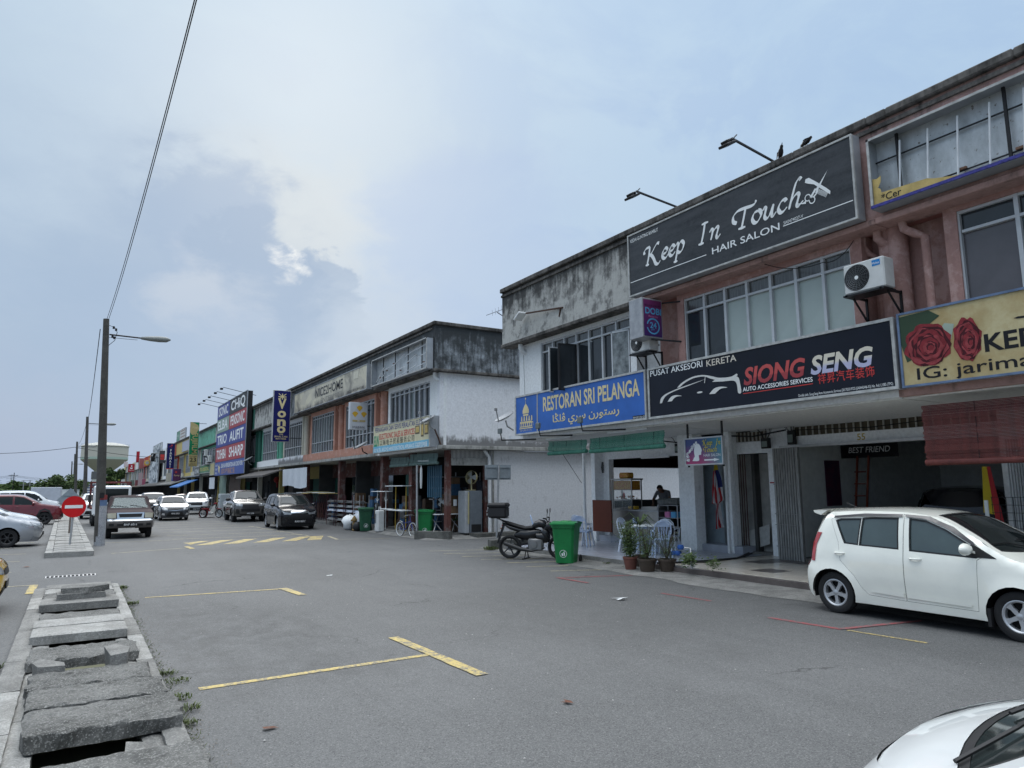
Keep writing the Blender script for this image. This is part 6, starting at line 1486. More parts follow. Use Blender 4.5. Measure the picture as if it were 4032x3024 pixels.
shape(B, fr, [(.12, .45), (.74, .45), (.74, .36), (.12, .36)], mat('dull_yellow_print', (.42, .34, .16), .5)); text('3V', fr, .35, .365, .075, S_TXT, B, d=.008, bold=.03); text('冷气电器洗衣机', fr, .10, .06, .09, BLKP, B, width=.62)
q = MB().beam((11.4, 31.6, 5.5), (11.62, 31.6, 5.5), .04).beam((11.4, 31.6, 4.75), (11.62, 31.6, 4.75), .04); q.build('arm', BLACKM, B)
def blade(label, X0, X1, Y, z0, z1, m_, th=.2, side=S_WHITE, name='blade_sign', arms=True, group=None):
    B = thing(name, label, 'shop sign', ((X0+X1)/2, Y, z0), group)
    MB().cbox(X0, X1, Y, Y+th, z0, z1, .012).build('box', side, B); MB().box(X0+.03, X1-.03, Y-.006, Y-.001, z0+.03, z1-.03).build('face', m_, B)
    if arms:
        for z in (z0+(z1-z0)*.08, z0+(z1-z0)*.97): MB().beam((X1-.02, Y+th/2, z), (11.62, Y+th/2, z), .045).build('arm', BLACKM, B)
    return B, FY(X0, Y-.006, z0)
DBLUE = flatc('dark_blue_face', (.012, .014, .10), .35)
B, fr = blade('tall dark blue mattress blade sign with stacked cream letters V o n o', 9.85, 10.88, 43.4, 4.66, 7.78, DBLUE)
for ch, b in (('V', 2.02), ('o', 1.50), ('n', .98), ('o', .56)): text(ch, fr, .515, b, .62 if ch == 'V' else .56, SAND, B, align='CENTER', bold=.05, width=.50)
for i, s_t in enumerate(('THE', 'SPINAL-CARE', 'MATTRESS')): text(s_t, fr, .515, .40-.13*i, .095, SAND, B, align='CENTER', bold=.01)
q = MB(); e = .0
for pl in ([(.28, 2.70), (.75, 2.70), (.75, 2.76), (.28, 2.76)], [(.485, 2.56), (.545, 2.56), (.545, 2.92), (.485, 2.92)], [(.28, 2.56), (.32, 2.56), (.75, 2.90), (.75, 2.92), (.71, 2.92), (.28, 2.58)], [(.71, 2.56), (.75, 2.56), (.75, 2.58), (.32, 2.92), (.28, 2.92), (.28, 2.90)]):
    q.poly(fr, pl, .004+e); e += .0015
q.build('flag_emblem', SAND, B)
GG = flatc('green_face', (.01, .17, .07), .35); GOLD = flatc('gold_face', (.40, .32, .15), .45)
B, fr = blade('tall green and gold photo shop blade sign with the number 23', 10.0, 10.9, 81.3, 4.25, 8.95, GG)
shape(B, fr, [(.03, .03), (.87, .03), (.87, 1.25), (.03, 1.25)], GOLD, .004); shape(B, fr, [(.03, 3.6), (.25, 3.3), (.6, 3.4), (.87, 4.0), (.75, 4.4), (.2, 4.67), (.03, 4.67)], GOLD, .004)
text('FUJIFILM', fr, .30, 3.55, .52, GOLD, B, rot=-math.pi/2, width=2.15, bold=.03, d=.010); text('FUJI', fr, .22, 4.0, .22, SAND, B, d=.012, width=.45); text('FOTO SHOP', fr, .45, 1.0, .14, BLKP, B, align='CENTER', width=.7, d=.01); text('23', fr, .45, .50, .44, BLKP, B, align='CENTER', width=.62, d=.01, bold=.02); text('MINUTE', fr, .45, .28, .12, BLKP, B, align='CENTER', width=.5, d=.01); text('快速冲印中心', fr, .45, .1, .12, BLKP, B, align='CENTER', width=.7, d=.01)
B, fr = blade('dark blue blade sign with stacked white letters FARMASI beside the photo shop sign', 10.15, 11.15, 104.4, 4.55, 8.0, DBLUE)
for i, ch in enumerate('FARMASI'): text(ch, fr, .5, 2.35-.36*i, .30, S_TXT, B, align='CENTER', bold=.03)
MB().poly(fr, spline([(.25, 2.9), (.45, 3.1), (.6, 2.95), (.5, 2.85), (.7, 3.2), (.55, 3.25), (.4, 2.95)], 3), .004).build('print', REDT, B)
MB().box(10.18, 11.12, 104.38, 104.39, 4.56, 4.66).build('print', REDT, B)
B = thing('billboard', 'tall billboard of ten coloured electrical brand panels standing proud of the long row', 'billboard', (10.8, 62.5, 3.05))
BY0, BY1, BZ0 = 56.2, 69.4, 3.05
cb, ck, cg, crd = flatc('panel_blue', (.018, .03, .22)), flatc('panel_black', (.015, .015, .016)), flatc('panel_sage', (.22, .30, .25)), flatc('panel_red', (.32, .02, .03))
MB().box(10.83, 11.2, BY0, BY1, BZ0, 9.35).build('frame_box', BLACKM, B); fr = FX(10.8, BY1, BZ0)
rows = [(5.05, 6.3, 'iSONIC', cb, 'CHiQ', ck), (3.8, 5.05, 'ELBA', cg, 'PENSONIC', crd), (2.5, 3.8, 'TRIO', cb, 'AUFIT', cb), (1.2, 2.5, 'TOSHIBA', crd, 'SHARP', crd)]
for (b0, b1, t1, m1, t2, m2) in rows:
    for j, (t_, m_) in enumerate(((t1, m1), (t2, m2))):
        a0, a1 = (0, 6.0) if j == 0 else (6.0, 13.2)
        pn = MB().box(10.80, 10.83, BY1-a1+.03, BY1-a0-.03, BZ0+b0+.02, BZ0+b1-.02).build('panel', m_, B)
        text(t_, fr, a0+.6, b0+.28, .82, S_TXT, pn, width=(a1-a0)-1.4, bold=.03)
pn = MB().box(10.80, 10.83, BY0+.03, BY1-.03, BZ0+.02, BZ0+1.18).build('panel', flatc('panel_mid_blue', (.035, .07, .28)), B)
text('SENG HUA REFRIGERATION & AIR COND WORK', fr, 3.2, .66, .36, S_TXT, pn, width=9.4, bold=.02); text('成华冷气电器工程', fr, 3.4, .15, .38, flatc('orange_print', (.5, .25, .06)), pn, width=6.0)
shape(pn, fr, [(2.1, .2), (1.6, 1.0), (2.1, .8), (2.3, 1.1), (2.35, .75), (2.9, .8), (2.5, .55), (2.7, .1), (2.3, .4)], SAND, .006)
for b in (.85, .5, .15): text('SALES', fr, .2, b, .2, S_TXT, pn, width=1.2)
MB().box(10.78, 10.84, BY0-.05, BY0+.0, BZ0, 9.4).box(10.78, 10.84, BY0, BY1, 9.35, 9.4).build('rim', S_BOXG, B)
for i, yy in enumerate((57.0, 59.8, 62.8, 65.6, 68.5)):
    t = thing('spotlight', f'spotlight on a long arm over the brand billboard, {("rightmost", "second from the right", "middle one", "second from the left", "leftmost")[i]}', 'spotlight', (10.8, yy, 9.4), 'billboard spotlights')
    MB().beam((11.6, yy, 9.1), (9.15, yy, 9.58), .035).build('arm', BLACKM, t); MB().cbox(8.95, 9.15, yy-.13, yy+.13, 9.38, 9.52, .02).build('lamp_head', BLACKM, t)
def fboard(label, X, y0, y1, z0, z1, m_, tx=None, tm=None, **k):
    B, fr = board(label, 'shop sign', X, y0, y1, z0, z1, m_, thick=.15, fw=.05, **k)
    if tx: text(tx, fr, (y1-y0)*.1, (z1-z0)*.3, (z1-z0)*.4, tm or S_TXT, B, width=(y1-y0)*.8, bold=.02)
    return B, fr
fboard('green board with yellow letters under the green shophouse', 11.25, 75.0, 84.0, 3.5, 4.35, flatc('dull_green_face', (.06, .18, .09)), 'FOTO DIGITAL', YP)
fboard('dark grey board left of the green board', 11.2, 81.9, 85.4, 3.3, 4.3, mat('dark_grey_face', (.09, .09, .085), .5), 'CETAK', S_TXT)
fboard('yellow board beside the foot of the brand billboard', 11.2, 72.3, 74.8, 3.2, 4.4, flatc('yellow_cream_face', (.42, .38, .18)), None)
fboard('lilac panel on the yellow parapet', 11.22, 90.9, 97.6, 6.5, 7.75, flatc('lilac_face', (.36, .38, .46)), None)
B, fr = fboard('green and white panel standing on the yellow parapet', 11.25, 95.6, 104.3, 8.1, 9.5, flatc('white_face', (.50, .50, .48)), None)
shape(B, fr, [(0.1, .05), (3.2, .05), (3.2, 1.35), (.1, 1.35)], GG); text('99', fr, 1, .4, .6, S_TXT, B, d=.01)
for b in (.35, .75, 1.1): shape(B, fr, [(4, b), (8.2, b), (8.2, b+.12), (4, b+.12)], flatc('rust_print', (.25, .14, .10)))
PAT = NT('black_white_pattern', .5); v = PAT.sep(PAT.vor(PAT.map((1, .8, 1.3)), 1.6, 'F1', 'Color'))[0]; w = PAT.noise(PAT.map((1, 1, .5)), 3, 4, .7)
PAT.out(PAT.mix(PAT.rng(PAT.mth('ADD', v, w), .9, .95), (.05, .07, .09), (.55, .58, .60)))
fboard('tall black and white patterned board covering two storeys', 11.0, 124.5, 139.5, 2.9, 7.6, PAT.m); fboard('upper black and white patterned board standing above the roof', 11.05, 121.5, 135.5, 7.7, 9.15, PAT.m)
B, fr = blade('black blade sign with vertical white letters beside the patterned board', 10.25, 11.25, 129.0, 6.37, 7.75, ck, arms=False); text('HERTZ', fr, .62, 1.25, .3, S_TXT, B, rot=-math.pi/2, width=1.1); shape(B, fr, [(.1, 1.0), (.35, 1.25), (.25, 1.0), (.18, .8)], S_TXT)
B, fr = blade('dark framed blade sign with a red square right of the patterned board', 10.5, 11.4, 118.5, 5.8, 7.7, mat('dark_face', (.05, .05, .055), .5)); shape(B, fr, [(.2, .5), (.75, .5), (.75, 1.3), (.2, 1.3)], REDT)
B, fr = blade('cream blade sign low on the row left of the burgundy sign', 10.55, 11.25, 107.6, 2.9, 4.1, flatc('cream_face', (.55, .54, .45)), arms=False)
B, fr = blade('burgundy and blue sign under the dark blue blade sign', 10.3, 11.2, 97.2, 2.9, 4.4, flatc('burgundy_face', (.09, .03, .08)), side=flatc('blue_side', (.02, .03, .22)), arms=False, th=1.2); text('Pharmacy', fr, .1, .6, .22, SAND, B, width=.65, shear=.2); shape(B, fr, circ(.35, 1.1, .12, 10), REDT)
B, fr = blade('round yellow ringed sign left of the patterned board', 10.05, 11.05, 139.2, 6.05, 6.97, W_ORG, arms=False); shape(B, fr, circ(.5, .46, .45, 20), YG, .01); shape(B, fr, circ(.5, .46, .30, 20), mat('grey_disc', (.35, .35, .33), .5), .014)
B, fr = blade('red blade sign with a white cup picture at the far end', 9.7, 11.0, 176.5, 5.7, 7.5, crd, arms=False); shape(B, fr, circ(.65, .95, .28, 14, math.pi, 2*math.pi), S_TXT); shape(B, fr, circ(.68, 1.3, .15, 10), S_TXT); text('MEIYUE', fr, .2, .3, .2, S_TXT, B, width=.9)
for lab, X0, X1, Y, z0, z1, m_ in (('lilac blade sign, last one before the water tower', 9.7, 11.0, 222, 6.05, 7.45, flatc('lilac_pink_face', (.30, .20, .28))), ('black blade sign with a yellow green disc at the far end', 9.7, 10.75, 221, 2.86, 5.2, ck), ('tall narrow red sign standing above the far roofs', 10.8, 11.45, 171, 7.6, 10.0, crd), ('pink sign between the orange and red shophouses', 10.15, 11.0, 152, 5.8, 7.8, flatc('pinkish_face', (.32, .12, .12))),
   ('white panel above the far roofs near the cup sign', 10.4, 11.3, 207, 7.6, 9.0, flatc('white_red_face', (.5, .42, .42))), ('tall white and pink sign in the middle of the far row', 10.35, 11.05, 154.5, 2.6, 5.05, flatc('white_pink_face', (.50, .40, .42))), ('small pink sign right of the tall white and pink one', 10.4, 11.0, 146, 2.6, 3.85, flatc('rose_pink_face', (.38, .12, .18))),
   ('grey green sign low in the far row', 10.2, 11.0, 174, 2.45, 3.95, flatc('grey_green_face', (.16, .20, .17))), ('wide grey sign low at the far end', 9.75, 11.0, 186, 2.4, 3.7, flatc('greyish_face', (.22, .25, .22))), ('dull red sign low in the far row', 10.3, 11.0, 162, 2.35, 3.8, flatc('dull_red_face', (.22, .08, .09)))):
    B, fr = blade(lab, X0, X1, Y, z0, z1, m_, arms=False)
    if 'disc' in lab: shape(B, fr, circ(.5, 1.75, .3, 14), mat('lime_disc', (.32, .36, .08), .5)); shape(B, fr, circ(.5, .5, .3, 14), mat('lime_disc', (.32, .36, .08), .5))
SGREY = mat('sign_back_grey', (.26, .30, .33), .5, .3, var=.12, vs=8); GALV = mat('galvanised', (.4, .4, .4))
t = thing('no_entry_sign', 'red round no entry sign on a grey post at the start of the second median', 'traffic sign', (-.02, 27.45, .1))
MB().cyl((0.0, 27.45, .1), (0.03, 27.45, 1.65), .032, n=10).build('post', mat('post_grey', (.33, .34, .35), .5, .3, var=.2), t, smooth=60)
fr = FY(.03, 27.40, 1.36); MB().poly(fr, circ(0, 0, .345, 40), 0, .012).build('disc', flatc('sign_red', (.52, .012, .015), .35), t)
MB().poly(fr, [(-.25, -.052), (.25, -.045), (.25, .055), (-.25, .048)], .004).build('white_bar', S_TXT, t)
t = thing('diamond_sign', 'grey back of a diamond shaped road sign just behind the no entry sign', 'traffic sign', (-.05, 34.5, .1))
MB().cyl((-.06, 34.5, .1), (-.06, 34.5, 1.85), .035, n=10).build('post', mat('rusty_post', (.17, .14, .12), .7), t, smooth=60)
fr = FY(-.12, 34.44, 1.5); MB().poly(fr, [(-.46, 0), (0, -.48), (.46, 0), (0, .48)], 0, .01).build('plate', SGREY, t)
q = MB()
for b in (-.14, .16): q.poly(fr, [(-.28, b), (.28, b), (.28, b+.035), (-.28, b+.035)], .02, .02)
q.build('rail', SGREY, t)
t = thing('direction_sign', 'grey back of a rectangular road sign on a tall post before the white end wall', 'traffic sign', (13.6, 23.2, 0))
MB().cyl((13.55, 23.2, 0), (13.66, 23.2, 2.72), .04, n=10).build('post', mat('post_grey', (.33, .34, .35)), t, smooth=60)
fr = FY(13.08, 23.25, 2.16); MB().poly(fr, [(0, 0), (1.14, 0), (1.14, .56), (0, .56)], 0, .012).build('plate', SGREY, t)
q = MB()
for b in (.06, .45): q.poly(fr, [(.06, b), (1.08, b), (1.08, b+.04), (.06, b+.04)], .03, .03)
q.build('rail', SGREY, t)
POLE = m_concrete('weathered_pole', (.10, .097, .088), (.045, .043, .038), gr=.2); CAB = mat('cable_black', (.015, .015, .016), .7, var=0)
LAMPG = mat('lamp_grey', (.20, .21, .20), .5)
pp = [(.76, 28.6, 7.95, .145), (.72, 68, 7.9, .15), (.10, 104, 7.9, .16), (-.1, 140, 7.9, .16), (-.6, 176, 7.9, .16)]
plab = ['nearest concrete street lamp pole with a painted band, in front of the old pickup', 'second concrete lamp pole along the median, seen left of the nearest one', 'third concrete lamp pole along the median', 'fourth concrete lamp pole along the median', 'farthest concrete lamp pole along the median']
for i, (x, y, h, r) in enumerate(pp):
    t = thing('street_lamp_pole', plab[i], 'street lamp', (x, y, 0), 'concrete lamp poles along the median')
    MB().tube([(x+.10, y, 0), (x-.20, y, h)], [r*1.15, r*.66], 14).build('pole', POLE, t, smooth=60)
    xt = x-.17; z = h-.55
    q = MB().tube([(xt+.1, y, z), (xt+1.15, y, z-.03)], .028, 7).tube([(xt+.1, y, z-.11), (xt+1.0, y, z-.11)], .008, 5); q.build('arm', BLACKM, t)
    q = MB(); q.lathe([(.001, 0), (.05, .02), (.09, .3), (.11, .6), (.10, .85), (.03, .98), (.001, 1.0)], 12, (xt+1.1, y, z-.03), (1, 0, .03)); q.build('lamp_head', LAMPG, t, smooth=60)
    if i == 0:
        MB().tube([(x+.083, y, 1.55), (x+.078, y, 1.72)], r*1.11, 14).build('red_band', flatc('band_red', (.22, .05, .05)), t, smooth=60); MB().tube([(x+.088, y, 1.35), (x+.083, y, 1.55)], r*1.12, 14).build('blue_band', flatc('band_blue', (.12, .18, .30)), t, smooth=60)
        MB().tube([(x+.10, y, 0.0), (x+.088, y, 1.35)], r*1.165, 14).build('white_base', m_concrete('whitewash', (.42, .44, .47), (.25, .26, .28)), t, smooth=60)
        q = MB()
        for (dx, dz) in ((.22, 7.62), (.30, 7.55), (.2, 7.3), (.26, 7.25)): q.cyl((xt+dx, y, dz), (xt+dx, y, dz+.09), .035, n=8)
        q.tube([(xt, y, 7.75), (xt+.25, y, 7.68), (xt+.34, y, 7.5), (xt+.28, y, 7.2), (xt+.1, y, 7.0)], .01, 5); q.box(x-.0, x+.14, y-.23, y-.17, 1.62, 1.8)
        q.build('insulator', BLACKM, t)
def wire(pts, r, label, sag=0., cat='cable', n=14, group=None, m_=CAB):
    P = []
    for (a, b) in zip(pts[:-1], pts[1:]):
        a, b = Vector(a), Vector(b)
        for i in range(n): s_ = i/n; p = a.lerp(b, s_); p.z -= sag*4*s_*(1-s_); P.append(p)
    P.append(Vector(pts[-1])); return MB().tube(P, r, 5).build('cable', m_, None, label=label, cat=cat, group=group)
wire([(.58, 28.5, 7.95), (.9, 7.0, 8.15), (.95, -6, 8.6)], .008, 'upper black cable running from the nearest pole over the camera', .35); wire([(.62, 28.5, 7.88), (.915, 7.0, 8.13), (.965, -6, 8.58)], .008, 'lower black cable running beside it from the nearest pole', .36)
wire([(.4, 28.8, 7.6), (.55, 67.8, 7.7)], .014, 'cable sagging from the nearest pole to the second pole', .9); wire([(.55, 68, 7.7), (-.1, 104, 7.6)], .014, 'cable from the second to the third pole', .7)
wire([(-22, 120, 7.9), (-.3, 104, 7.2), (22, 110, 7.0)], .03, 'long cable crossing behind the poles from the left edge', 1.0)
TWY, TWX = 420, 12.2
t = thing('water_tower', 'big concrete water tower with a conical tank bottom behind the poles', 'water tower', (TWX, TWY, 0))
TWC = wallmat('tower_concrete', (.46, .45, .41), (.20, .20, .19), .3); q = MB()
def tr(z): return 1.9+(z-1.9)*420/250
q.lathe([(3.9, -.2), (3.9, tr(7.3)), (4.2, tr(7.6))], 28, (TWX-.2, TWY, 0)); q.build('stem', TWC, t, smooth=40)
MB().lathe([(4.1, tr(7.5)), (10.5, tr(10.8)), (10.7, tr(11.0))], 32, (TWX, TWY, 0)).build('cone', wallmat('tower_cone', (.34, .33, .30), (.16, .16, .15), .5), t, smooth=40)
MB().lathe([(10.7, tr(11.0)), (10.7, tr(11.7))], 40, (TWX, TWY, 0)).build('band', wallmat('tower_band', (.34, .43, .38), (.40, .40, .38), .5), t, smooth=40)
MB().lathe([(10.65, tr(11.7)), (10.65, tr(14.9)), (11, tr(14.95)), (11, tr(15.1)), (9, tr(15.6)), (5, tr(16.1)), (.01, tr(16.3))], 40, (TWX, TWY, 0)).build('tank', TWC, t, smooth=30)
q = MB(); q.box(TWX-.6, TWX+.6, TWY-.6, TWY+.6, tr(16.2), tr(16.9))
q.build('roof_hatch', TWC, t)
me = MB().box(-.04, .04, -.04, .04, tr(15.0), tr(15.7)).mesh('railing_post', ALU_W)
for i in range(40): inst('railing_post', me, (TWX+10.8*math.cos(i*math.pi/20), TWY+10.8*math.sin(i*math.pi/20), 0), t)
MB().lathe([(10.78, tr(15.68)), (10.84, tr(15.7)), (10.78, tr(15.72))], 40, (TWX, TWY, 0)).build('rail', ALU_W, t)
t = thing('warehouse', 'white warehouse with grey roof behind the water tower stem', 'building', (16, 330, 0)); MB().box(6.0, 30, 330, 345, 0, 6.2).build('wall', W_WHITE, t); MB().box(5.6, 30.4, 329.6, 345.4, 6.2, 9.2).build('roof', mat('dark_grey_roof', (.10, .105, .11), .8), t)
for i in range(4): MB().box(9.0+i*2.4, 10.6+i*2.4, 329.9, 330, 2.2, 4.4).build('window', G_DARK, t)
t = thing('stall_building', 'low building with blue and white horizontal stripes beyond the poles', 'building', (3.2, 230, 0))
for i in range(8): MB().box(1.3, 5.6, 230, 234, .6+i*.34, .6+i*.34+.33).build('cladding', (S_TXT, flatc('stripe_blue', (.14, .18, .32)))[i % 2], t)
MB().box(.9, 1.6, 228, 230, 0, 4.0).build('yellow_pillar', W_YEL, t); MB().box(1.2, 6, 229.5, 234.5, 3.3, 3.6).build('roof', S_BOXG, t)
t = thing('box_lorry', 'white box lorry body standing beyond the parked cars on the left', 'lorry', (-2, 75, 0))
MB().cbox(-3.1, -.95, 72, 78, .9, 2.15, .03).build('cargo_box', flatc('lorry_white', (.42, .45, .50), .5), t); q = MB()
for i in range(5): q.cyl((-3.0, 72.6+i, .45), (-2.8, 72.6+i, .45), .45, n=14)
q.build('wheel', C_RUB, t); MB().box(-3.14, -3.1, 72, 78, .85, .95).build('rail', ALU, t)
MB().cbox(-6.2, -3.9, 76, 82, .2, 1.78, .04).build('blue_container', flatc('container_blue', (.03, .06, .15), .6), None, label='dark blue container standing left of the white box lorry', cat='container')
t = thing('shed', 'grey curved roof shed behind the white box lorry', 'shed', (0, 112, 0)); q = MB()
for i in range(10):
    a, b = i/10, (i+1)/10; za = 2.0+.55*math.sin(a*math.pi); zb_ = 2.0+.55*math.sin(b*math.pi); q.add([(-4+4.6*a, 112, za), (-4+4.6*b, 112, zb_), (-4+4.6*b, 122, zb_), (-4+4.6*a, 122, za)], [(0, 1, 2, 3)])
q.build('roof', mat('zinc_roof', (.22, .24, .26), .5), t); MB().box(-4, .6, 112.3, 121, 0, 2.0).build('wall', ROOM_L, t)
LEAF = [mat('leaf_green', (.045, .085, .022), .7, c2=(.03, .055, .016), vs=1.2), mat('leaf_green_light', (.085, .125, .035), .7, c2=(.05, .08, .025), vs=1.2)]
BARK = mat('bark', (.07, .055, .04), .9)
def tree(x, y, h, w, label, nl=900, sz=.28, group='trees beyond the car park', seed=0, z0=.45):
    rnd = random.Random(seed); t = thing('tree', label, 'tree', (x, y, 0), group)
    q = MB().tube([(x, y, -.2), (x+.1, y, h*.35), (x-.1*w, y, h*.7)], [.05*h*.6, .03*h, .01*h], 7)
    cl = [(x+rnd.uniform(-.42, .42)*w, y+rnd.uniform(-.3, .3)*w, h*rnd.uniform(z0, .92), rnd.uniform(.13, .27)*w) for _ in range(12)]
    for c in cl[:6]: q.tube([(x, y, h*.3), ((x+c[0])/2, (y+c[1])/2, h*.45), c[:3]], [.02*h, .013*h, .004*h], 5)
    q.build('trunk', BARK, t)
    mb = MB()
    for i in range(nl):
        c = cl[i % len(cl)]; d = Vector((rnd.gauss(0, 1), rnd.gauss(0, 1), rnd.gauss(0, .75))).normalized()*c[3]*rnd.uniform(.55, 1.08)
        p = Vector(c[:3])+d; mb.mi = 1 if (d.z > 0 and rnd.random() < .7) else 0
        u = Vector((rnd.uniform(-1, 1), rnd.uniform(-1, 1), rnd.uniform(-.6, .6))).normalized(); v = u.cross(Vector((rnd.uniform(-1, 1), rnd.uniform(-1, 1), rnd.uniform(-1, 1)))).normalized(); s_ = sz*rnd.uniform(.6, 1.3)
        mb.add([p-u*s_, p+v*s_*.6, p+u*s_, p-v*s_*.6], [(0, 1, 2, 3)])
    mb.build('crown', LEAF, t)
for i, (x, y, h, w, lab) in enumerate(((-3.0, 130, 3.5, 3.6, 'leafy tree at the left end of the tall clump behind the box lorry'), (-1.2, 128, 4.2, 3.4, 'tallest tree of the clump just left of the poles'), (-4.6, 134, 2.9, 3.0, 'low round tree left of the tall clump'), (.3, 138, 3.7, 3.0, 'tree between the poles'), (8.9, 215, 7.6, 4.2, 'dark tree between the water tower and the far end of the row'), (7.9, 212, 5.2, 2.8, 'lower dark tree beside the water tower stem'))):
    tree(x, y, h, w, lab, 1500, .17 if i < 4 else .34, seed=i)
def mass(label, x0, x1, y, h, n, sz, seed):
    rnd = random.Random(seed); mb = MB()
    for i in range(n):
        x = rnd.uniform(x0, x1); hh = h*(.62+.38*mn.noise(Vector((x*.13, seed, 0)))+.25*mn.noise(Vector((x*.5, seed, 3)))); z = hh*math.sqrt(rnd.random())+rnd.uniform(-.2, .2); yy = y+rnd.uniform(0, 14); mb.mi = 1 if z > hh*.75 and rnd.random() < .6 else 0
        u = Vector((rnd.uniform(-1, 1), rnd.uniform(-.5, .5), rnd.uniform(-.6, .6))).normalized(); v = u.cross(Vector((rnd.uniform(-1, 1), rnd.uniform(-1, 1), rnd.uniform(-1, 1)))).normalized(); s_ = sz*rnd.uniform(.6, 1.4)
        p = Vector((x, yy, z)); mb.add([p-u*s_, p+v*s_*.7, p+u*s_, p-v*s_*.7], [(0, 1, 2, 3)])
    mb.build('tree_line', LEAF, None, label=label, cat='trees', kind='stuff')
mass('continuous dark green tree line along the far left horizon', -110, -1, 215, 5.2, 9000, .75, 2); mass('green scrub in front of the far tree line on the left', -60, -3, 150, 2.7, 5000, .45, 5)
mass('distant green trees beyond the end of the road', -10, 60, 470, 9, 3000, 1.8, 7)
PYL = mat('pylon_grey', (.20, .22, .26), .6)
def pylon(x, y, h, label):
    q = MB(); w = h*.14
    for s_ in (-1, 1):
        q.beam((x+s_*w, y, 0), (x+s_*w*.25, y, h*.6), .22).beam((x+s_*w*.25, y, h*.6), (x+s_*w*.12, y, h), .18)
        for k in range(5): z = h*k/9; z2 = h*(k+1)/9; a = w*(1-.75*k/5.4); b = w*(1-.75*(k+1)/5.4); q.beam((x+s_*a, y, z), (x-s_*b, y, z2), .11)
    for zz, l in ((.62, .20), (.78, .24), (.95, .18)):
        q.beam((x-h*l, y, h*zz), (x+h*l, y, h*zz), .16); q.beam((x-h*l, y, h*zz), (x, y, h*(zz+.07)), .1).beam((x+h*l, y, h*zz), (x, y, h*(zz+.07)), .1)
    return q.build('pylon', PYL, None, label=label, cat='pylon', group='power pylons on the left horizon')
pylon(-37.6, 600, 12.6, 'largest lattice power pylon on the left horizon'); pylon(-52, 700, 10.2, 'fainter lattice pylon left of the largest one'); pylon(-61, 640, 8.2, 'small lattice pylon at the far left')
q = MB().tube([(-9.1, 150, 0), (-9.04, 150, 4.95)], .06, 6).beam((-9.75, 150, 4.45), (-8.45, 150, 4.5), .05).beam((-9.5, 150, 3.9), (-9.04, 150, 4.2), .04).beam((-8.5, 150, 4.5), (-9.04, 150, 4.1), .04); q.build('utility_pole', BLACKM, None, label='thin utility pole with a cross arm left of the tree clump', cat='utility pole')
q = MB()
for x in (-9.1, -8.0): q.tube([(x, 180, 0), (x, 180, 4.0)], .09, 6)
q.beam((-9.5, 180, 3.95), (-7.6, 180, 3.95), .08).beam((-9.9, 180, 3.0), (-7.2, 180, 3.05), .07); q.build('utility_pole', mat('pale_pole', (.25, .26, .26), .7), None, label='H shaped pair of utility poles left of the tree clump', cat='utility pole')
for k in range(3): wire([(-80, 640, 9.5+k), (-37, 600, 11.5+k*.5), (10, 700, 9+k)], .09, 'thin power line strung between the far pylons', 1.5, group='far power lines', m_=PYL)
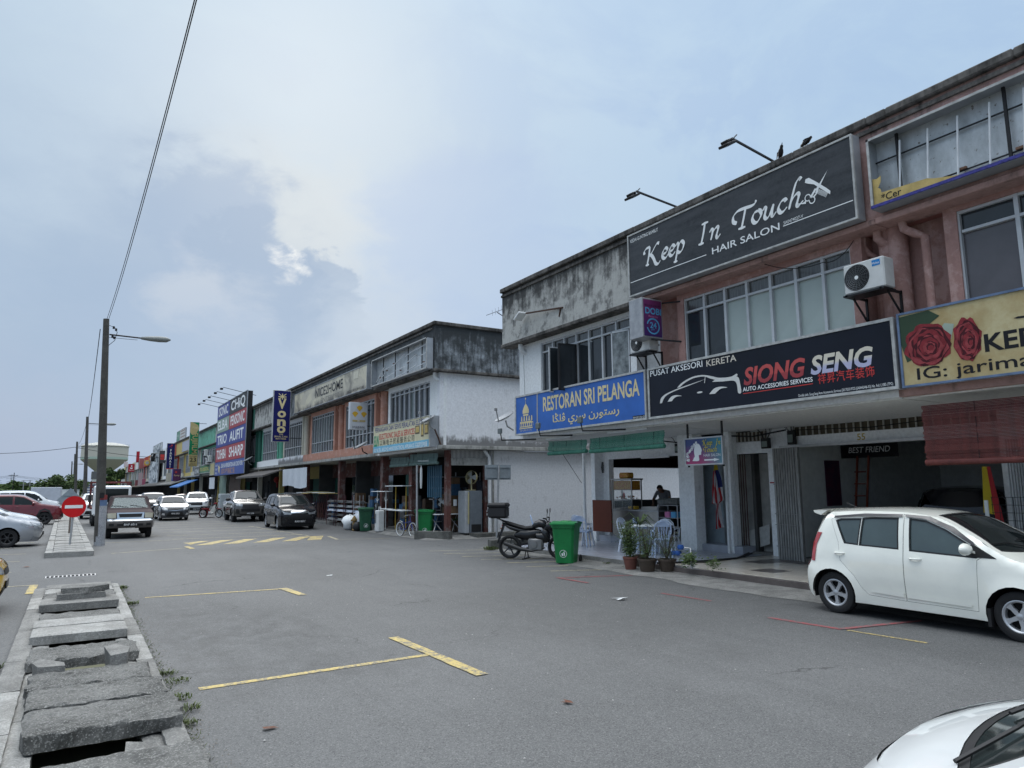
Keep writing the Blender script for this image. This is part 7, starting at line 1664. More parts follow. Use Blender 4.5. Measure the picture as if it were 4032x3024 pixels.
def bin_mesh(m_, label, x, y, rz, tilt=0):
    t = thing('wheelie_bin', label, 'bin', (0, 0, 0), 'green wheelie bins'); W0, W1, D0, D1 = .22, .285, .24, .33
    q = MB()
    def ring(w, d, z, c=.05): return [(-w+c, -d, z), (w-c, -d, z), (w, -d+c, z), (w, d-c, z), (w-c, d, z), (-w+c, d, z), (-w, d-c, z), (-w, -d+c, z)]
    prof = [(W0, D0, .03), (W1*.985, D1*.98, .88), (W1*.985, D1*.98, .885), (W1+.02, D1+.02, .89), (W1+.02, D1+.02, .97), (W1, D1, .975)]
    P = []
    for p in prof: P += ring(*p)
    q.add(P, [(8*i+j, 8*i+(j+1) % 8, 8*i+8+(j+1) % 8, 8*i+8+j) for i in range(len(prof)-1) for j in range(8)]+[tuple(range(7, -1, -1))])
    for s_ in (-1, 1): q.box(s_*.10-.012, s_*.10+.012, -D1-.008, -D0-.02, .86, .9)
    q.build('body', m_, t)
    q = MB(); n = 8
    for i in range(n):
        a, b = i/n, (i+1)/n; f = lambda u: (.985+.05*math.sin(math.pi*u)); ya, yb2 = -D1-.05+(2*D1+.08)*a, -D1-.05+(2*D1+.08)*b
        q.add([(-W1-.035, ya, f(a)), (W1+.035, ya, f(a)), (W1+.035, yb2, f(b)), (-W1-.035, yb2, f(b))], [(0, 1, 2, 3)])
    q.box(-W1-.035, W1+.035, -D1-.052, -D1-.04, .955, .99).box(-W1-.036, -W1-.024, -D1-.05, D1+.03, .955, 1.0).box(W1+.024, W1+.036, -D1-.05, D1+.03, .955, 1.0).cbox(-.12, .12, -.12, .12, 1.0, 1.045, .015)
    q.build('lid', m_, t)
    MB().tube([(-W1+.05, D1+.09, .96), (W1-.05, D1+.09, .96)], .016, 6).box(-W1+.05, -W1+.08, D1, D1+.09, .94, .975).box(W1-.08, W1-.05, D1, D1+.09, .94, .975).build('handle', m_, t)
    for s_ in (-1, 1): MB().lathe([(.001, 0), (.09, 0), (.10, .01), (.10, .04), (.09, .05), (.001, .05)], 18, (s_*.25-(.05 if s_ < 0 else 0), D0+.05, .10), (1, 0, 0)).build('wheel', C_TRIM, t, smooth=40)
    fr = Fr((0, -D0-.052*(.28/.85)-.028, .26), (1, 0, 0), (0, -.09, 1), (0, -1, 0)); q = MB()
    q.add([fr(r*math.cos(a), r*math.sin(a), .012) for a in np.linspace(0, 2*math.pi, 25)[:-1] for r in (.082, .092)], [((2*k) % 48, (2*k+1) % 48, (2*k+3) % 48, (2*k+2) % 48) for k in range(24)])
    q.poly(fr, [(-.04, -.05), (-.005, -.05), (0, .01), (-.045, .01)], .012); q.poly(fr, [(.01, -.055), (.02, -.055), (.025, -.01), (.035, -.055), (.045, -.055), (.04, .0), (.045, .02), (.02, .04), (-.01, .025), (-.01, .018), (.015, .02)], .013); q.poly(fr, circ(.03, .055, .012, 8), .013)
    q.build('litter_emblem', S_TXT, t); t.location = (x, y, 0); t.rotation_euler = (0, 0, rz); return t
BING = mat('green_plastic', (.015, .20, .055), .4, var=.1, vs=5, c2=(.012, .15, .045)); BIND = mat('dark_green_plastic', (.02, .085, .045), .5, var=.2)
bin_mesh(BING, 'bright green wheelie bin with a litter emblem beside the black motorcycle', 10.55, 14.62, R_(-52)); bin_mesh(BING, 'bright green wheelie bin behind the concrete kerb block by the bicycle', 11.75, 25.55, R_(-35)); bin_mesh(BIND, 'dark green wheelie bin beside the rubbish bags', 11.05, 30.4, R_(-15)); bin_mesh(BIND, 'dull green wheelie bin half hidden behind the bright green one', 11.95, 26.3, R_(-30))
def wheel2(q, x, z, r, w, n=0):
    q.lathe([(r-.07, w*.3), (r-.05, w*.5), (r-.01, w*.42), (r, 0), (r-.01, -w*.42), (r-.05, -w*.5), (r-.07, -w*.3), (r-.07, w*.3)], 30, (x, 0, z), (0, 1, 0))
def motorbike(label, loc, rz, kind='sport'):
    t = thing('motorcycle', label, 'motorcycle', (0, 0, 0)); sp = kind == 'sport'
    r = .31 if sp else .29; wb = 1.32 if sp else 1.2; BP = mat('black_gloss_plastic', (.012, .012, .014), .25, var=.1, coat=.4) if sp else flatc('moped_red', (.20, .02, .025), .35)
    for x in (0, wb):
        q = MB(); wheel2(q, x, r, r, .12 if sp else .08); w = q.build('wheel', C_RUB, t, smooth=50)
        q = MB().lathe([(r-.072, .035), (r-.095, .02), (r-.095, -.02), (r-.072, -.035)], 30, (x, 0, r), (0, 1, 0)).cyl((x, -.06, r), (x, .06, r), .05)
        for i in range(5 if sp else 12):
            a = 2*math.pi*i/(5 if sp else 12); q.beam((x+.04*math.cos(a), 0, r+.04*math.sin(a)), (x+(r-.09)*math.cos(a+.12), 0, r+(r-.09)*math.sin(a+.12)), .03 if sp else .006)
        q.build('rim', C_BLKALLOY if sp else ALU, w)
        MB().lathe([(.04, 0), (.11, 0), (.11, .006), (.04, .006)], 20, (x, .07, r), (0, 1, 0)).build('brake_disc', ALU, t)
    q = MB().tube([(wb, -.08, r), (wb-.32, -.09, .88)], .022, 7).tube([(wb, .08, r), (wb-.32, .09, .88)], .022, 7).tube([(wb-.30, -.36, 1.06), (wb-.28, -.2, 1.0), (wb-.30, 0, .96), (wb-.28, .2, 1.0), (wb-.30, .36, 1.06)], .014, 6); q.build('front_fork', BLACKM, t, smooth=60)
    q = MB()
    for s_ in (-1, 1):
        q.tube([(wb-.30, s_*.22, 1.0), (wb-.27, s_*.27, 1.22)], .007, 5); q.lathe([(.001, 0), (.06, .005), (.06, .02), (.001, .025)], 12, (wb-.28, s_*.28, 1.26), (1, 0, 0)); q.tube([(wb-.3, s_*.36, 1.06), (wb-.36, s_*.42, 1.07)], .02, 6)
    q.build('mirror', BLACKM, t, smooth=50)
    if sp:
        def body(prof, name, m_):
            q = MB(); P = []; n = 10
            for (x, z, w, h) in prof:
                for j in range(n): a = 2*math.pi*j/n; P.append((x, w*math.cos(a), z+h*math.sin(a)))
            q.add(P, [(i*n+j, i*n+(j+1) % n, (i+1)*n+(j+1) % n, (i+1)*n+j) for i in range(len(prof)-1) for j in range(n)]+[tuple(range(n))[::-1], tuple((len(prof)-1)*n+j for j in range(n))]); return q.build(name, m_, t, smooth=60)
        body([(.58, .80, .07, .04), (.66, .87, .13, .09), (.80, .93, .15, .11), (.95, .90, .14, .11), (1.06, .84, .07, .06)], 'fuel_tank', BP)
        body([(-.22, 1.0, .04, .02), (-.05, .94, .09, .045), (.20, .86, .12, .05), (.42, .80, .13, .05), (.66, .82, .10, .05)], 'seat', mat('seat_vinyl', (.015, .015, .016), .7))
        body([(-.20, .93, .05, .03), (.0, .82, .09, .06), (.3, .74, .10, .07), (.55, .70, .10, .08)], 'tail_panel', BP)
        body([(wb-.42, .74, .10, .10), (wb-.30, .86, .14, .13), (wb-.16, .84, .12, .12), (wb-.08, .80, .06, .07)], 'headlight_fairing', BP)
        body([(.72, .60, .14, .10), (.86, .56, .15, .16), (1.0, .56, .11, .14)], 'side_fairing', BP)
        body([(.12, .62, .05, .05), (.30, .64, .12, .13), (.50, .62, .13, .16), (.68, .66, .12, .14), (.85, .70, .06, .06)], 'side_panel', BP)
        body([(.88, .70, .13, .16), (1.0, .62, .15, .20), (1.08, .58, .10, .14)], 'radiator_fairing', BP)
        q = MB().cbox(.50, .90, -.15, .15, .22, .54, .04).lathe([(.001, .02), (.09, .015), (.10, 0), (.10, -.06)], 18, (.66, -.16, .38), (0, -1, 0)); q.build('engine', mat('engine_alloy', (.22, .22, .22), .45, .6), t, smooth=40)
        q = MB().beam((.10, -.09, .34), (.62, -.09, .42), .05).beam((.10, .09, .34), (.62, .09, .42), .05).beam((.35, 0, .45), (.28, 0, .78), .06).tube([(.62, 0, .75), (.9, 0, .62), (1.02, 0, .86)], .03, 7); q.build('frame', BLACKM, t)
        MB().tube([(.95, -.10, .30), (.6, -.14, .22), (.3, -.15, .27), (-.12, -.16, .42)], [.022, .03, .055, .06], 10).build('exhaust', mat('exhaust_metal', (.06, .06, .06), .4, .5), t, smooth=60)
        MB().add([(-.17, -.09, .92), (-.17, .09, .92), (-.34, .08, .42), (-.34, -.08, .42), (-.14, -.09, .90), (-.14, .09, .90), (-.31, .08, .40), (-.31, -.08, .40)], [(0, 3, 2, 1), (4, 5, 6, 7), (0, 4, 7, 3), (1, 2, 6, 5)]).build('rear_mudguard', BLACKM, t)
        pl = MB().box(-.015, 0, -.10, .10, -.07, .07).build('number_plate', C_PLATE, t); pl.location = (-.30, 0, .62); pl.rotation_euler = (0, R_(18), 0)
        text('BMG', Fr((-.318, .08, .625), (0, -1, 0), (0, 0, 1), (-1, 0, 0)), 0, 0, .045, C_PTXT, t, width=.14); text('1015', Fr((-.335, .08, .57), (0, -1, 0), (0, 0, 1), (-1, 0, 0)), 0, 0, .045, C_PTXT, t, width=.14)
        MB().cbox(-.21, -.18, -.07, .07, .84, .90, .01).build('tail_light', C_TAIL, t)
        q = MB().lathe([(.001, 0), (.02, .01), (.001, .05)], 8, (-.2, -.13, .8), (-1, 0, 0)).lathe([(.001, 0), (.02, .01), (.001, .05)], 8, (-.2, .13, .8), (-1, 0, 0)); q.build('indicator', C_AMB, t)
        q = MB()
        for s_ in (-.08, .08): q.tube([(.1, s_, .9), (-.25, s_, 1.02), (-.34, s_, 1.06)], .01, 5)
        q.box(-.5, -.05, -.14, .14, 1.06, 1.075); q.build('luggage_rack', BLACKM, t)
        q = MB().cbox(-.56, -.06, -.25, .25, 1.08, 1.36, .04).cbox(-.58, -.04, -.27, .27, 1.34, 1.47, .045); bx = q.build('top_box', mat('top_box_black', (.02, .02, .022), .6), t)
        for z0, z1, a, b in ((1.14, 1.19, -.22, .22), (1.23, 1.28, -.22, .22), (1.27, 1.44, -.12, -.06)): MB().box(-.587, -.58, a, b, z0, z1).build('reflective_strip', S_TXT, bx)
        MB().tube([(.45, .05, .3), (.45, .24, .02)], .014, 6).tube([(.45, -.05, .3), (.42, -.2, .02)], .014, 6).tube([(.38, -.26, .02), (.50, .28, .02)], .014, 6).build('stand', BLACKM, t)
    else:
        CR = flatc('moped_cream', (.50, .50, .47), .4)
        q = MB().cbox(-.1, .42, -.10, .10, .52, .66, .05).lathe([(.32, -.05), (.34, 0), (.32, .05)], 24, (0, 0, r), (0, 1, 0)); q.build('rear_body', BP, t, smooth=50)
        MB().cbox(-.15, .45, -.12, .12, .68, .76, .03).build('seat', mat('seat_vinyl', (.015,)*3), t)
        q = MB()
        for s_ in (-1, 1): q.add([(.75, s_*.2, .28), (.98, s_*.2, .36), (1.02, s_*.16, .88), (.88, s_*.18, .80), (.60, s_*.12, .42)], [(0, 1, 2, 3, 4)])
        q.build('leg_shield', CR, t); MB().cbox(.80, 1.0, -.1, .1, .86, 1.0, .04).build('headlight_fairing', BP, t); MB().tube([(.1, 0, .6), (.6, 0, .42), (.9, 0, .85)], .035, 7).build('frame', BP, t); MB().cbox(.42, .68, -.1, .1, .22, .40, .03).build('engine', ALU, t); MB().cbox(1.02, 1.38, -.05, .05, .58, .62, .02).build('mudguard', BP, t)
        MB().box(-.2, .75, -.2, .2, .02, .05).build('stand', BLACKM, t)
    t.rotation_euler = (0, 0, rz); t.location = loc; return t
motorbike('black motorcycle with a black top box, parked by the green bin before the restaurant', (10.02, 16.45, 0), math.atan2(-.95, 1.05)); motorbike('red and cream moped parked in front of the white sport utility vehicle', (7.45, 51.6, 0), math.atan2(-1.0, .85)*.9, 'moped')
t = thing('bicycle', 'small blue bicycle with white rimmed wheels leaning behind the bin', 'bicycle', (0, 0, 0)); BB = flatc('bicycle_blue', (.06, .08, .28), .35)
for x in (0, .85):
    MB().lathe([(.26, .0), (.275, .018), (.29, 0), (.275, -.018), (.26, 0)], 28, (x, 0, .29), (0, 1, 0)).build('tyre', C_RUB, t, smooth=60); q = MB().lathe([(.245, .012), (.262, .012), (.262, -.012), (.245, -.012), (.245, .012)], 28, (x, 0, .29), (0, 1, 0))
    for i in range(12): a = math.pi*i/6; q.beam((x, 0, .29), (x+.25*math.cos(a), 0, .29+.25*math.sin(a)), .004)
    q.build('rim', S_TXT, t)
MB().tube([(0, 0, .29), (.34, 0, .27), (.26, 0, .62), (0, 0, .29)], .014, 6).tube([(.34, 0, .27), (.70, 0, .62), (.85, 0, .29)], .018, 6).tube([(.28, 0, .52), (.70, 0, .60), (.66, 0, .80)], .014, 6).build('frame', BB, t, smooth=60)
MB().cbox(.14, .38, -.06, .06, .68, .72, .015).build('saddle', BLACKM, t); MB().tube([(.60, -.25, .80), (.68, -.1, .84), (.68, .1, .84), (.60, .25, .80)], .011, 6).build('handlebar', ALU, t); MB().tube([(-.15, 0, .5), (0, 0, .6), (.2, 0, .55)], .015, 6).build('carrier', ALU, t)
t.rotation_euler = (0, 0, R_(-78)); t.location = (11.02, 26.4, 0)
def one(q, name, m_, label, cat, group=None, smooth=None): return q.build(name, m_, None, smooth=smooth, label=label, cat=cat, group=group)
PCH = mat('pale_blue_plastic', (.46, .56, .74), .35, var=.06); PCW = mat('white_plastic', (.64, .69, .78), .35, var=.06)
def chair(m_):
    t = thing('plastic_chair', 'x', 'chair', (0, 0, 0), 'plastic restaurant chairs'); q = MB()
    q.grid(lambda u, v: (-.2+.4*u, -.19+.38*v, .43-.02*math.sin(math.pi*v)*math.sin(math.pi*u)), 5, 5); q.box(-.2, .2, -.2, -.18, .39, .44).box(-.21, -.19, -.19, .19, .39, .44).box(.19, .21, -.19, .19, .39, .44); q.build('seat', m_, t)
    q = MB(); z = lambda v: (.19+.12*v)
    out = [(-.17, .42), (-.21, .62), (-.19, .78), (-.12, .86), (0, .885), (.12, .86), (.19, .78), (.21, .62), (.17, .42)]
    q.tube([(x, .19+.13*(h-.42)/.46, h) for x, h in out], .016, 6)
    for x in (-.10, -.035, .035, .10): q.beam((x*.8, .20, .44), (x, .27, .74), .022, .01)
    q.grid(lambda u, v: ((-.18+.36*u)*(1-.25*v), .28+.03*v, .74+.12*v*math.sin(math.pi*(.15+.7*u))+.01*v), 8, 2); q.build('backrest', m_, t)
    for sx in (-1, 1):
        for sy in (-1, 1): MB().beam((sx*.18, sy*.17, .42), (sx*.215, sy*.24, 0), .045, .03).build('leg', m_, t)
    for sx in (-1, 1): MB().tube([(sx*.20, .21, .62), (sx*.235, .05, .64), (sx*.235, -.14, .62), (sx*.2, -.18, .42)], .016, 6).build('armrest', m_, t)
    return t
ca, cb_ = chair(PCH), chair(PCW)
zf = .155
for i, (src, x, y, rz, lab) in enumerate(((ca, 12.5, 13.3, 145, 'pale blue plastic chair in front of the round table, right of the flower pots'), (cb_, 13.35, 13.9, 120, 'white plastic chair at the right side of the round table'), (cb_, 12.75, 14.75, 15, 'white plastic chair behind the dracaena plant'), (ca, 12.95, 14.35, 40, 'pale blue plastic chair tucked behind the potted bushes'),
    (ca, 12.7, 16.85, 130, 'pale blue plastic chair right behind the green bin'), (cb_, 13.15, 17.35, 95, 'white plastic chair beside the dark red folded table'), (ca, 12.0, 17.9, 60, 'pale blue chair back showing above the motorcycle'))):
    if src.get('used') is None: o = src; o['used'] = 1; o.location = (x, y, zf); o.rotation_euler = (0, 0, R_(rz)); o['label'] = lab
    else: copytree(src, (x, y, zf), R_(rz), lab)
for o in SC.objects:
    if 'used' in o: del o['used']
t = thing('round_table', 'white topped round table on folding legs among the plastic chairs', 'table', (12.75, 13.95, zf)); MB().lathe([(.001, .745), (.55, .745), (.56, .73), (.55, .715), (.001, .715)], 32, (12.75, 13.95, zf)).build('tabletop', S_TXT, t, smooth=40)
for sx in (-1, 1): MB().tube([(12.75-.3*sx, 13.7, zf+.71), (12.75+.3*sx, 13.7, zf)], .014, 6).tube([(12.75-.3*sx, 14.2, zf+.71), (12.75+.3*sx, 14.2, zf)], .014, 6).build('leg', ALU, t)
fz = .335; STL = mat('stainless_steel', (.36, .36, .35), .3, .8, var=.1)
t = thing('folded_table', 'dark red brown folded table top standing on edge left of the glass food case', 'table', (14.25, 17.7, zf)); MB().cbox(14.22, 14.27, 17.32, 18.25, zf+.32, zf+1.3, .01).build('tabletop', flatc('red_brown_board', (.13, .035, .02), .45), t); MB().tube([(14.3, 17.5, zf), (14.3, 17.5, zf+.5), (14.3, 18.0, zf+.5), (14.3, 18.0, zf)], .012, 5).build('leg', ALU, t)
t = thing('serving_counter', 'stainless steel serving counter inside the restaurant', 'counter', (15.2, 16, fz)); MB().box(14.85, 15.45, 15.9, 18.0, fz, fz+.78).build('body', STL, t); MB().cbox(14.8, 15.5, 15.85, 18.05, fz+.78, fz+.82, .008).build('worktop', ALU, t); MB().box(14.9, 15.4, 16.0, 16.7, fz+.82, fz+.92).build('sink_rim', STL, t)
t = thing('food_case', 'glass food case on legs filled with pastries and yellow packets', 'display case', (15.2, 16.7, fz+.86)); q = MB(); x0, x1, y0, y1, z0, z1 = 14.85, 15.25, 17.05, 17.98, fz+.82, fz+1.74
for x in (x0, x1):
    for y in (y0, y1): q.box(x-.015, x+.015, y-.015, y+.015, z0, z1)
for z in (z0+.02, z0+.30, z0+.60): q.box(x0, x1, y0, y1, z, z+.02)
q.cbox(x0-.05, x1+.05, y0-.05, y1+.05, z1, z1+.05, .01); q.build('case_frame', STL, t)
MB().box(x0-.004, x0, y0, y1, z0+.04, z1).build('glass', mat('case_glass', (.5, .55, .55), .03, var=0, alpha=.15), t)
rnd = random.Random(3); q = MB()
for i in range(40): q.lathe([(.001, .02), (.03, 0), (.001, -.02)], 6, (rnd.uniform(x0+.05, x1-.05), rnd.uniform(y0+.05, y1-.05), z0+.34+rnd.uniform(0, .08)))
q.build('pastry', mat('pastry', (.36, .17, .06), .8, var=.4, vs=30), t); PKT = mat('noodle_packets', (.55, .42, .05), .35, c2=(.42, .05, .03), vs=22)
MB().cbox(x0+.02, x1-.02, y0+.02, y1-.02, z0+.62, z0+.90, .01).build('packets', PKT, t); one(MB().cbox(14.92, 15.2, 17.3, 17.75, z1+.05, z1+.24, .04), 'packet_bundle', PKT, 'bundle of red and yellow packets on top of the food case', 'packets'); one(MB().cbox(14.88, 15.1, 17.0, 17.3, fz+.825, fz+.93, .02), 'tray', YG, 'yellow plastic tray on the counter by the food case', 'tray')
one(MB().lathe([(.02, 0), (.035, .02), (.035, .15), (.01, .2), (.008, .23)], 10, (15.0, 17.6, z0+.33)), 'sauce_bottle', REDT, 'red sauce bottle in the food case', 'bottle')
t = thing('shelf_rack', 'metal rack covered with clear plastic beside the pillar in the restaurant', 'rack', (15.2, 15.1, fz)); q = MB()
for y in (15.05, 15.84):
    for x in (14.8, 15.2): q.box(x-.012, x+.012, y-.012, y+.012, fz-.1, fz+1.0)
for z in (.35, .62, .98): q.box(14.8, 15.2, 15.05, 15.84, fz+z, fz+z+.012)
q.build('rack_frame', ALU, t); MB().cbox(14.77, 15.23, 15.0, 15.88, fz+.98, fz+1.2, .07, .03).build('plastic_cover', mat('cloudy_plastic', (.14, .145, .14), .25, c2=(.06, .065, .06), vs=12), t)
for y, m_, l in ((15.5, PK, 'pink and white carton on the rack'), (15.25, CY, 'blue carton on the rack')): one(MB().cbox(14.82, 15.05, y-.1, y+.1, fz+.632, fz+.80, .01), 'carton', m_, l, 'carton')
t = thing('wall_fan', 'black wall fan on the restaurant side wall', 'fan', (14.9, 18.1, 2.3)); q = MB()
for k in range(5): q.lathe([(.04+.036*k, 0), (.046+.036*k, .004)], 20, (14.8, 18.46, 2.5), (-.6, -.8, 0))
q.build('guard', ALU, t); MB().lathe([(.001, 0), (.18, -.02), (.2, -.06)], 20, (14.83, 18.49, 2.5), (-.6, -.8, 0)).build('blades', C_TRIM, t); MB().beam((14.84, 18.5, 2.5), (14.95, 18.6, 2.35), .05).build('bracket', BLACKM, t)
def person():
    t = thing('person', 'man in a grey shirt with short dark hair bending over the restaurant counter', 'person', (15.95, 16.75, fz))
    J = dict(pel=(0, 0, .92), sp=(-.02, 0, 1.12), ch=(-.14, 0, 1.32), nk=(-.25, 0, 1.41), hd=(-.34, 0, 1.43), hd2=(-.41, 0, 1.48), ls=(-.13, -.19, 1.36), le=(-.28, -.27, 1.13), lw=(-.48, -.20, 1.0), lh=(-.56, -.18, .98), rs=(-.13, .19, 1.36), re=(-.26, .28, 1.12), rw=(-.46, .20, 1.0), rh=(-.54, .17, .98), lk=(0, -.10, .50), la=(.02, -.11, .08), lt=(-.14, -.12, .04), rk=(0, .10, .50), ra=(.02, .11, .08), rt=(-.14, .12, .04), lhp=(0, -.09, .88), rhp=(0, .09, .88))
    rad = dict(pel=.15, sp=.135, ch=.15, nk=.06, hd=.085, hd2=.09, ls=.065, le=.045, lw=.03, lh=.028, rs=.065, re=.045, rw=.03, rh=.028, lhp=.085, rhp=.085, lk=.06, la=.04, lt=.035, rk=.06, ra=.04, rt=.035)
    E_ = [('pel', 'sp'), ('sp', 'ch'), ('ch', 'nk'), ('nk', 'hd'), ('hd', 'hd2'), ('ch', 'ls'), ('ls', 'le'), ('le', 'lw'), ('lw', 'lh'), ('ch', 'rs'), ('rs', 're'), ('re', 'rw'), ('rw', 'rh'), ('pel', 'lhp'), ('lhp', 'lk'), ('lk', 'la'), ('la', 'lt'), ('pel', 'rhp'), ('rhp', 'rk'), ('rk', 'ra'), ('ra', 'rt')]
    K = list(J); V = [J[k] for k in K]; Ed = [(K.index(a), K.index(b)) for a, b in E_]; RR = [rad[k] for k in K]
    for s_, h in ((-1, 'lh'), (1, 'rh')):       # five fingers closing on the work
        hx, hy, hz = J[h]; hi = K.index(h)
        for f in range(5):
            b = len(V); oy = (f-2)*.018; l = (.03, .042, .046, .042, .034)[f]
            V += [(hx-.02, hy+oy, hz-.004), (hx-.02-l, hy+oy*1.2-(.02*s_ if f == (0 if s_ < 0 else 4) else 0), hz-.02), (hx-.03-l*1.2, hy+oy*1.2, hz-.045)]; RR += [.010, .009, .007]; Ed += [(hi, b), (b, b+1), (b+1, b+2)]
    me = bpy.data.meshes.new('figure'); me.from_pydata([(x, y, z) for x, y, z in V], Ed, [])
    o = bpy.data.objects.new('figure', me); COL.objects.link(o)
    sk = o.modifiers.new('s', 'SKIN'); sk.use_smooth_shade = True
    for i, v in enumerate(me.skin_vertices[0].data): v.radius = (RR[i], RR[i]); v.use_root = (i == 0)
    o.modifiers.new('b', 'SUBSURF').levels = 1
    dg = bpy.context.evaluated_depsgraph_get(); dg.update(); m2 = bpy.data.meshes.new_from_object(o.evaluated_get(dg)); bpy.data.objects.remove(o)
    SKN, SHR, TRS = mat('skin', (.16, .085, .055), .6), mat('grey_shirt', (.14, .14, .15), .85), mat('dark_trousers', (.03, .03, .04), .9)
    for m_ in (SHR, SKN, TRS): m2.materials.append(m_)
    for p in m2.polygons: c = p.center; p.material_index = 1 if (c.z > 1.39 and c.x < -.24) or c.x < -.27 else (2 if c.z < .9 else 0)
    b = bpy.data.objects.new('body', m2); COL.objects.link(b); b.parent = t
    q = MB(); q.lathe([(.001, .10), (.06, .085), (.09, .045), (.098, 0), (.09, -.03)], 16, (-.395, 0, 1.48), (.45, 0, 1)); q.build('hair', mat('dark_hair', (.012, .01, .01), .8), None, smooth=60).parent = t
    q = MB().lathe([(.001, .03), (.014, .0)], 6, (-.50, 0, 1.44), (-1, 0, -.5)); [q.lathe([(.001, .006), (.012, 0)], 8, (-.49, s_*.035, 1.465), (-1, 0, 0)) for s_ in (-1, 1)]; q.box(-.475, -.465, -.025, .025, 1.395, 1.402); [q.cbox(-.40, -.36, s_*.088-.01, s_*.088+.01, 1.43, 1.49, .005) for s_ in (-1, 1)]
    q.build('face_features', SKN, None).parent = t
    t.rotation_euler = (0, 0, R_(25))
person()
def plant(x, y, r, h, n, lw, label, potm, kind='bush', seed=0, lm=LEAF):
    rnd = random.Random(seed); t = thing('potted_plant', label, 'plant', (x, y, 0), 'flower pots at the walkway edge'); MB().lathe([(.001, .02), (r*.7, .0), (r, .26), (r*1.08, .27), (r*1.08, .31), (r*.95, .31), (r*.9, .27), (.001, .26)], 20, (x, y, 0)).build('pot', potm, t, smooth=35)
    st = MB(); lf = MB()
    if kind == 'bush':
        for k in range(16):
            a = rnd.uniform(0, 6.28); rr = rnd.uniform(.2, 1)*r*1.5; p = [(x, y, .27), (x+rr*.4*math.cos(a), y+rr*.4*math.sin(a), .27+h*.4), (x+rr*math.cos(a), y+rr*math.sin(a), .27+h*rnd.uniform(.6, 1))]; st.tube(p, .006, 4)
            for i in range(n//16):
                u = rnd.uniform(.15, 1); c = Vector(p[0]).lerp(Vector(p[1]), min(1, u*2)) if u < .5 else Vector(p[1]).lerp(Vector(p[2]), u*2-1); c += Vector((rnd.gauss(0, .075), rnd.gauss(0, .075), rnd.gauss(0, .05))); d = Vector((rnd.gauss(0, 1), rnd.gauss(0, 1), rnd.gauss(0, .7))).normalized()*lw; e = d.orthogonal().normalized()*lw*.35; lf.mi = rnd.randint(0, 1); lf.add([c-d, c+e, c+d, c-e], [(0, 1, 2, 3)])
    else:
        st.tube([(x, y, .25), (x+.02, y, .27+h*.55)], .014, 6)
        for i in range(26):
            a = rnd.uniform(0, 6.28); b0 = Vector((x+.02, y, .27+h*(.55+.1*rnd.random()))); l = h*rnd.uniform(.28, .42); up = rnd.uniform(.1, .9); m1 = b0+Vector((math.cos(a)*l*.5, math.sin(a)*l*.5, l*up*.6)); m2_ = b0+Vector((math.cos(a)*l, math.sin(a)*l, l*(up*.5-.25))); sd_ = Vector((-math.sin(a), math.cos(a), 0))*.022; lf.mi = 1 if up > .5 else 0
            lf.add([b0-sd_*.4, b0+sd_*.4, m1+sd_, m1-sd_, m2_], [(0, 1, 2, 3), (3, 2, 4)])
    st.build('stem', BARK, t); lf.build('foliage', list(lm), t)
TER = mat('terracotta', (.15, .06, .045), .7, var=.2); BRP = mat('glazed_brown_pot', (.06, .045, .035), .4, var=.3, vs=10)
plant(10.83, 12.55, .16, .85, 2200, .028, 'leafy green bush in the terracotta pot, leftmost of the three', TER, seed=1); plant(10.85, 12.02, .20, .78, 1100, .022, 'sparse twiggy bush in the round brown pot, middle of the three', BRP, seed=2); plant(11.15, 11.72, .19, .65, 420, .02, 'nearly bare twigs in the brown pot, rightmost of the three', BRP, seed=3)
plant(11.3, 12.75, .13, 1.25, 0, 0, 'tall dracaena with long drooping leaves behind the three pots', BRP, 'drac', seed=4)
plant(11.05, 10.95, .001, .22, 300, .04, 'creeping weeds at the foot of the water meter pipes', BRP, seed=6); plant(11.1, 10.35, .001, .12, 130, .035, 'small creeping weeds at the tile edge', BRP, seed=7)
t = thing('water_meter_pipes', 'galvanised standpipes with a blue water meter at the walkway edge', 'water meter', (11.4, 11.4, 0)); MB().tube([(11.25, 11.72, 0), (11.25, 11.72, .42), (11.3, 11.3, .42)], .018, 7).tube([(11.35, 11.2, 0), (11.35, 11.2, .56), (11.3, 11.5, .56)], .018, 7).tube([(11.28, 11.1, 0), (11.28, 11.1, .42), (11.3, 11.3, .42)], .018, 7).build('pipe', GALV, t, smooth=60)
q = MB(); [q.lathe([(.001, -.05), (.06, -.045), (.075, 0), (.06, .05), (.001, .055)], 14, (11.28, y, z)) for y, z in ((11.62, .43), (11.42, .57), (11.5, .44))]; q.build('meter', flatc('meter_blue', (.03, .09, .30), .35), t, smooth=60)
for k in range(2): wire([(11.3+.05*k, 12.2, .17), (12.4, 11.9-.2*k, .17), (13.6, 11.9, .17), (14.6, 12.3+.1*k, .20)], .022, ('black hose lying across the tiles to the stair door', 'second black hose beside it on the tiles')[k], cat='hose')
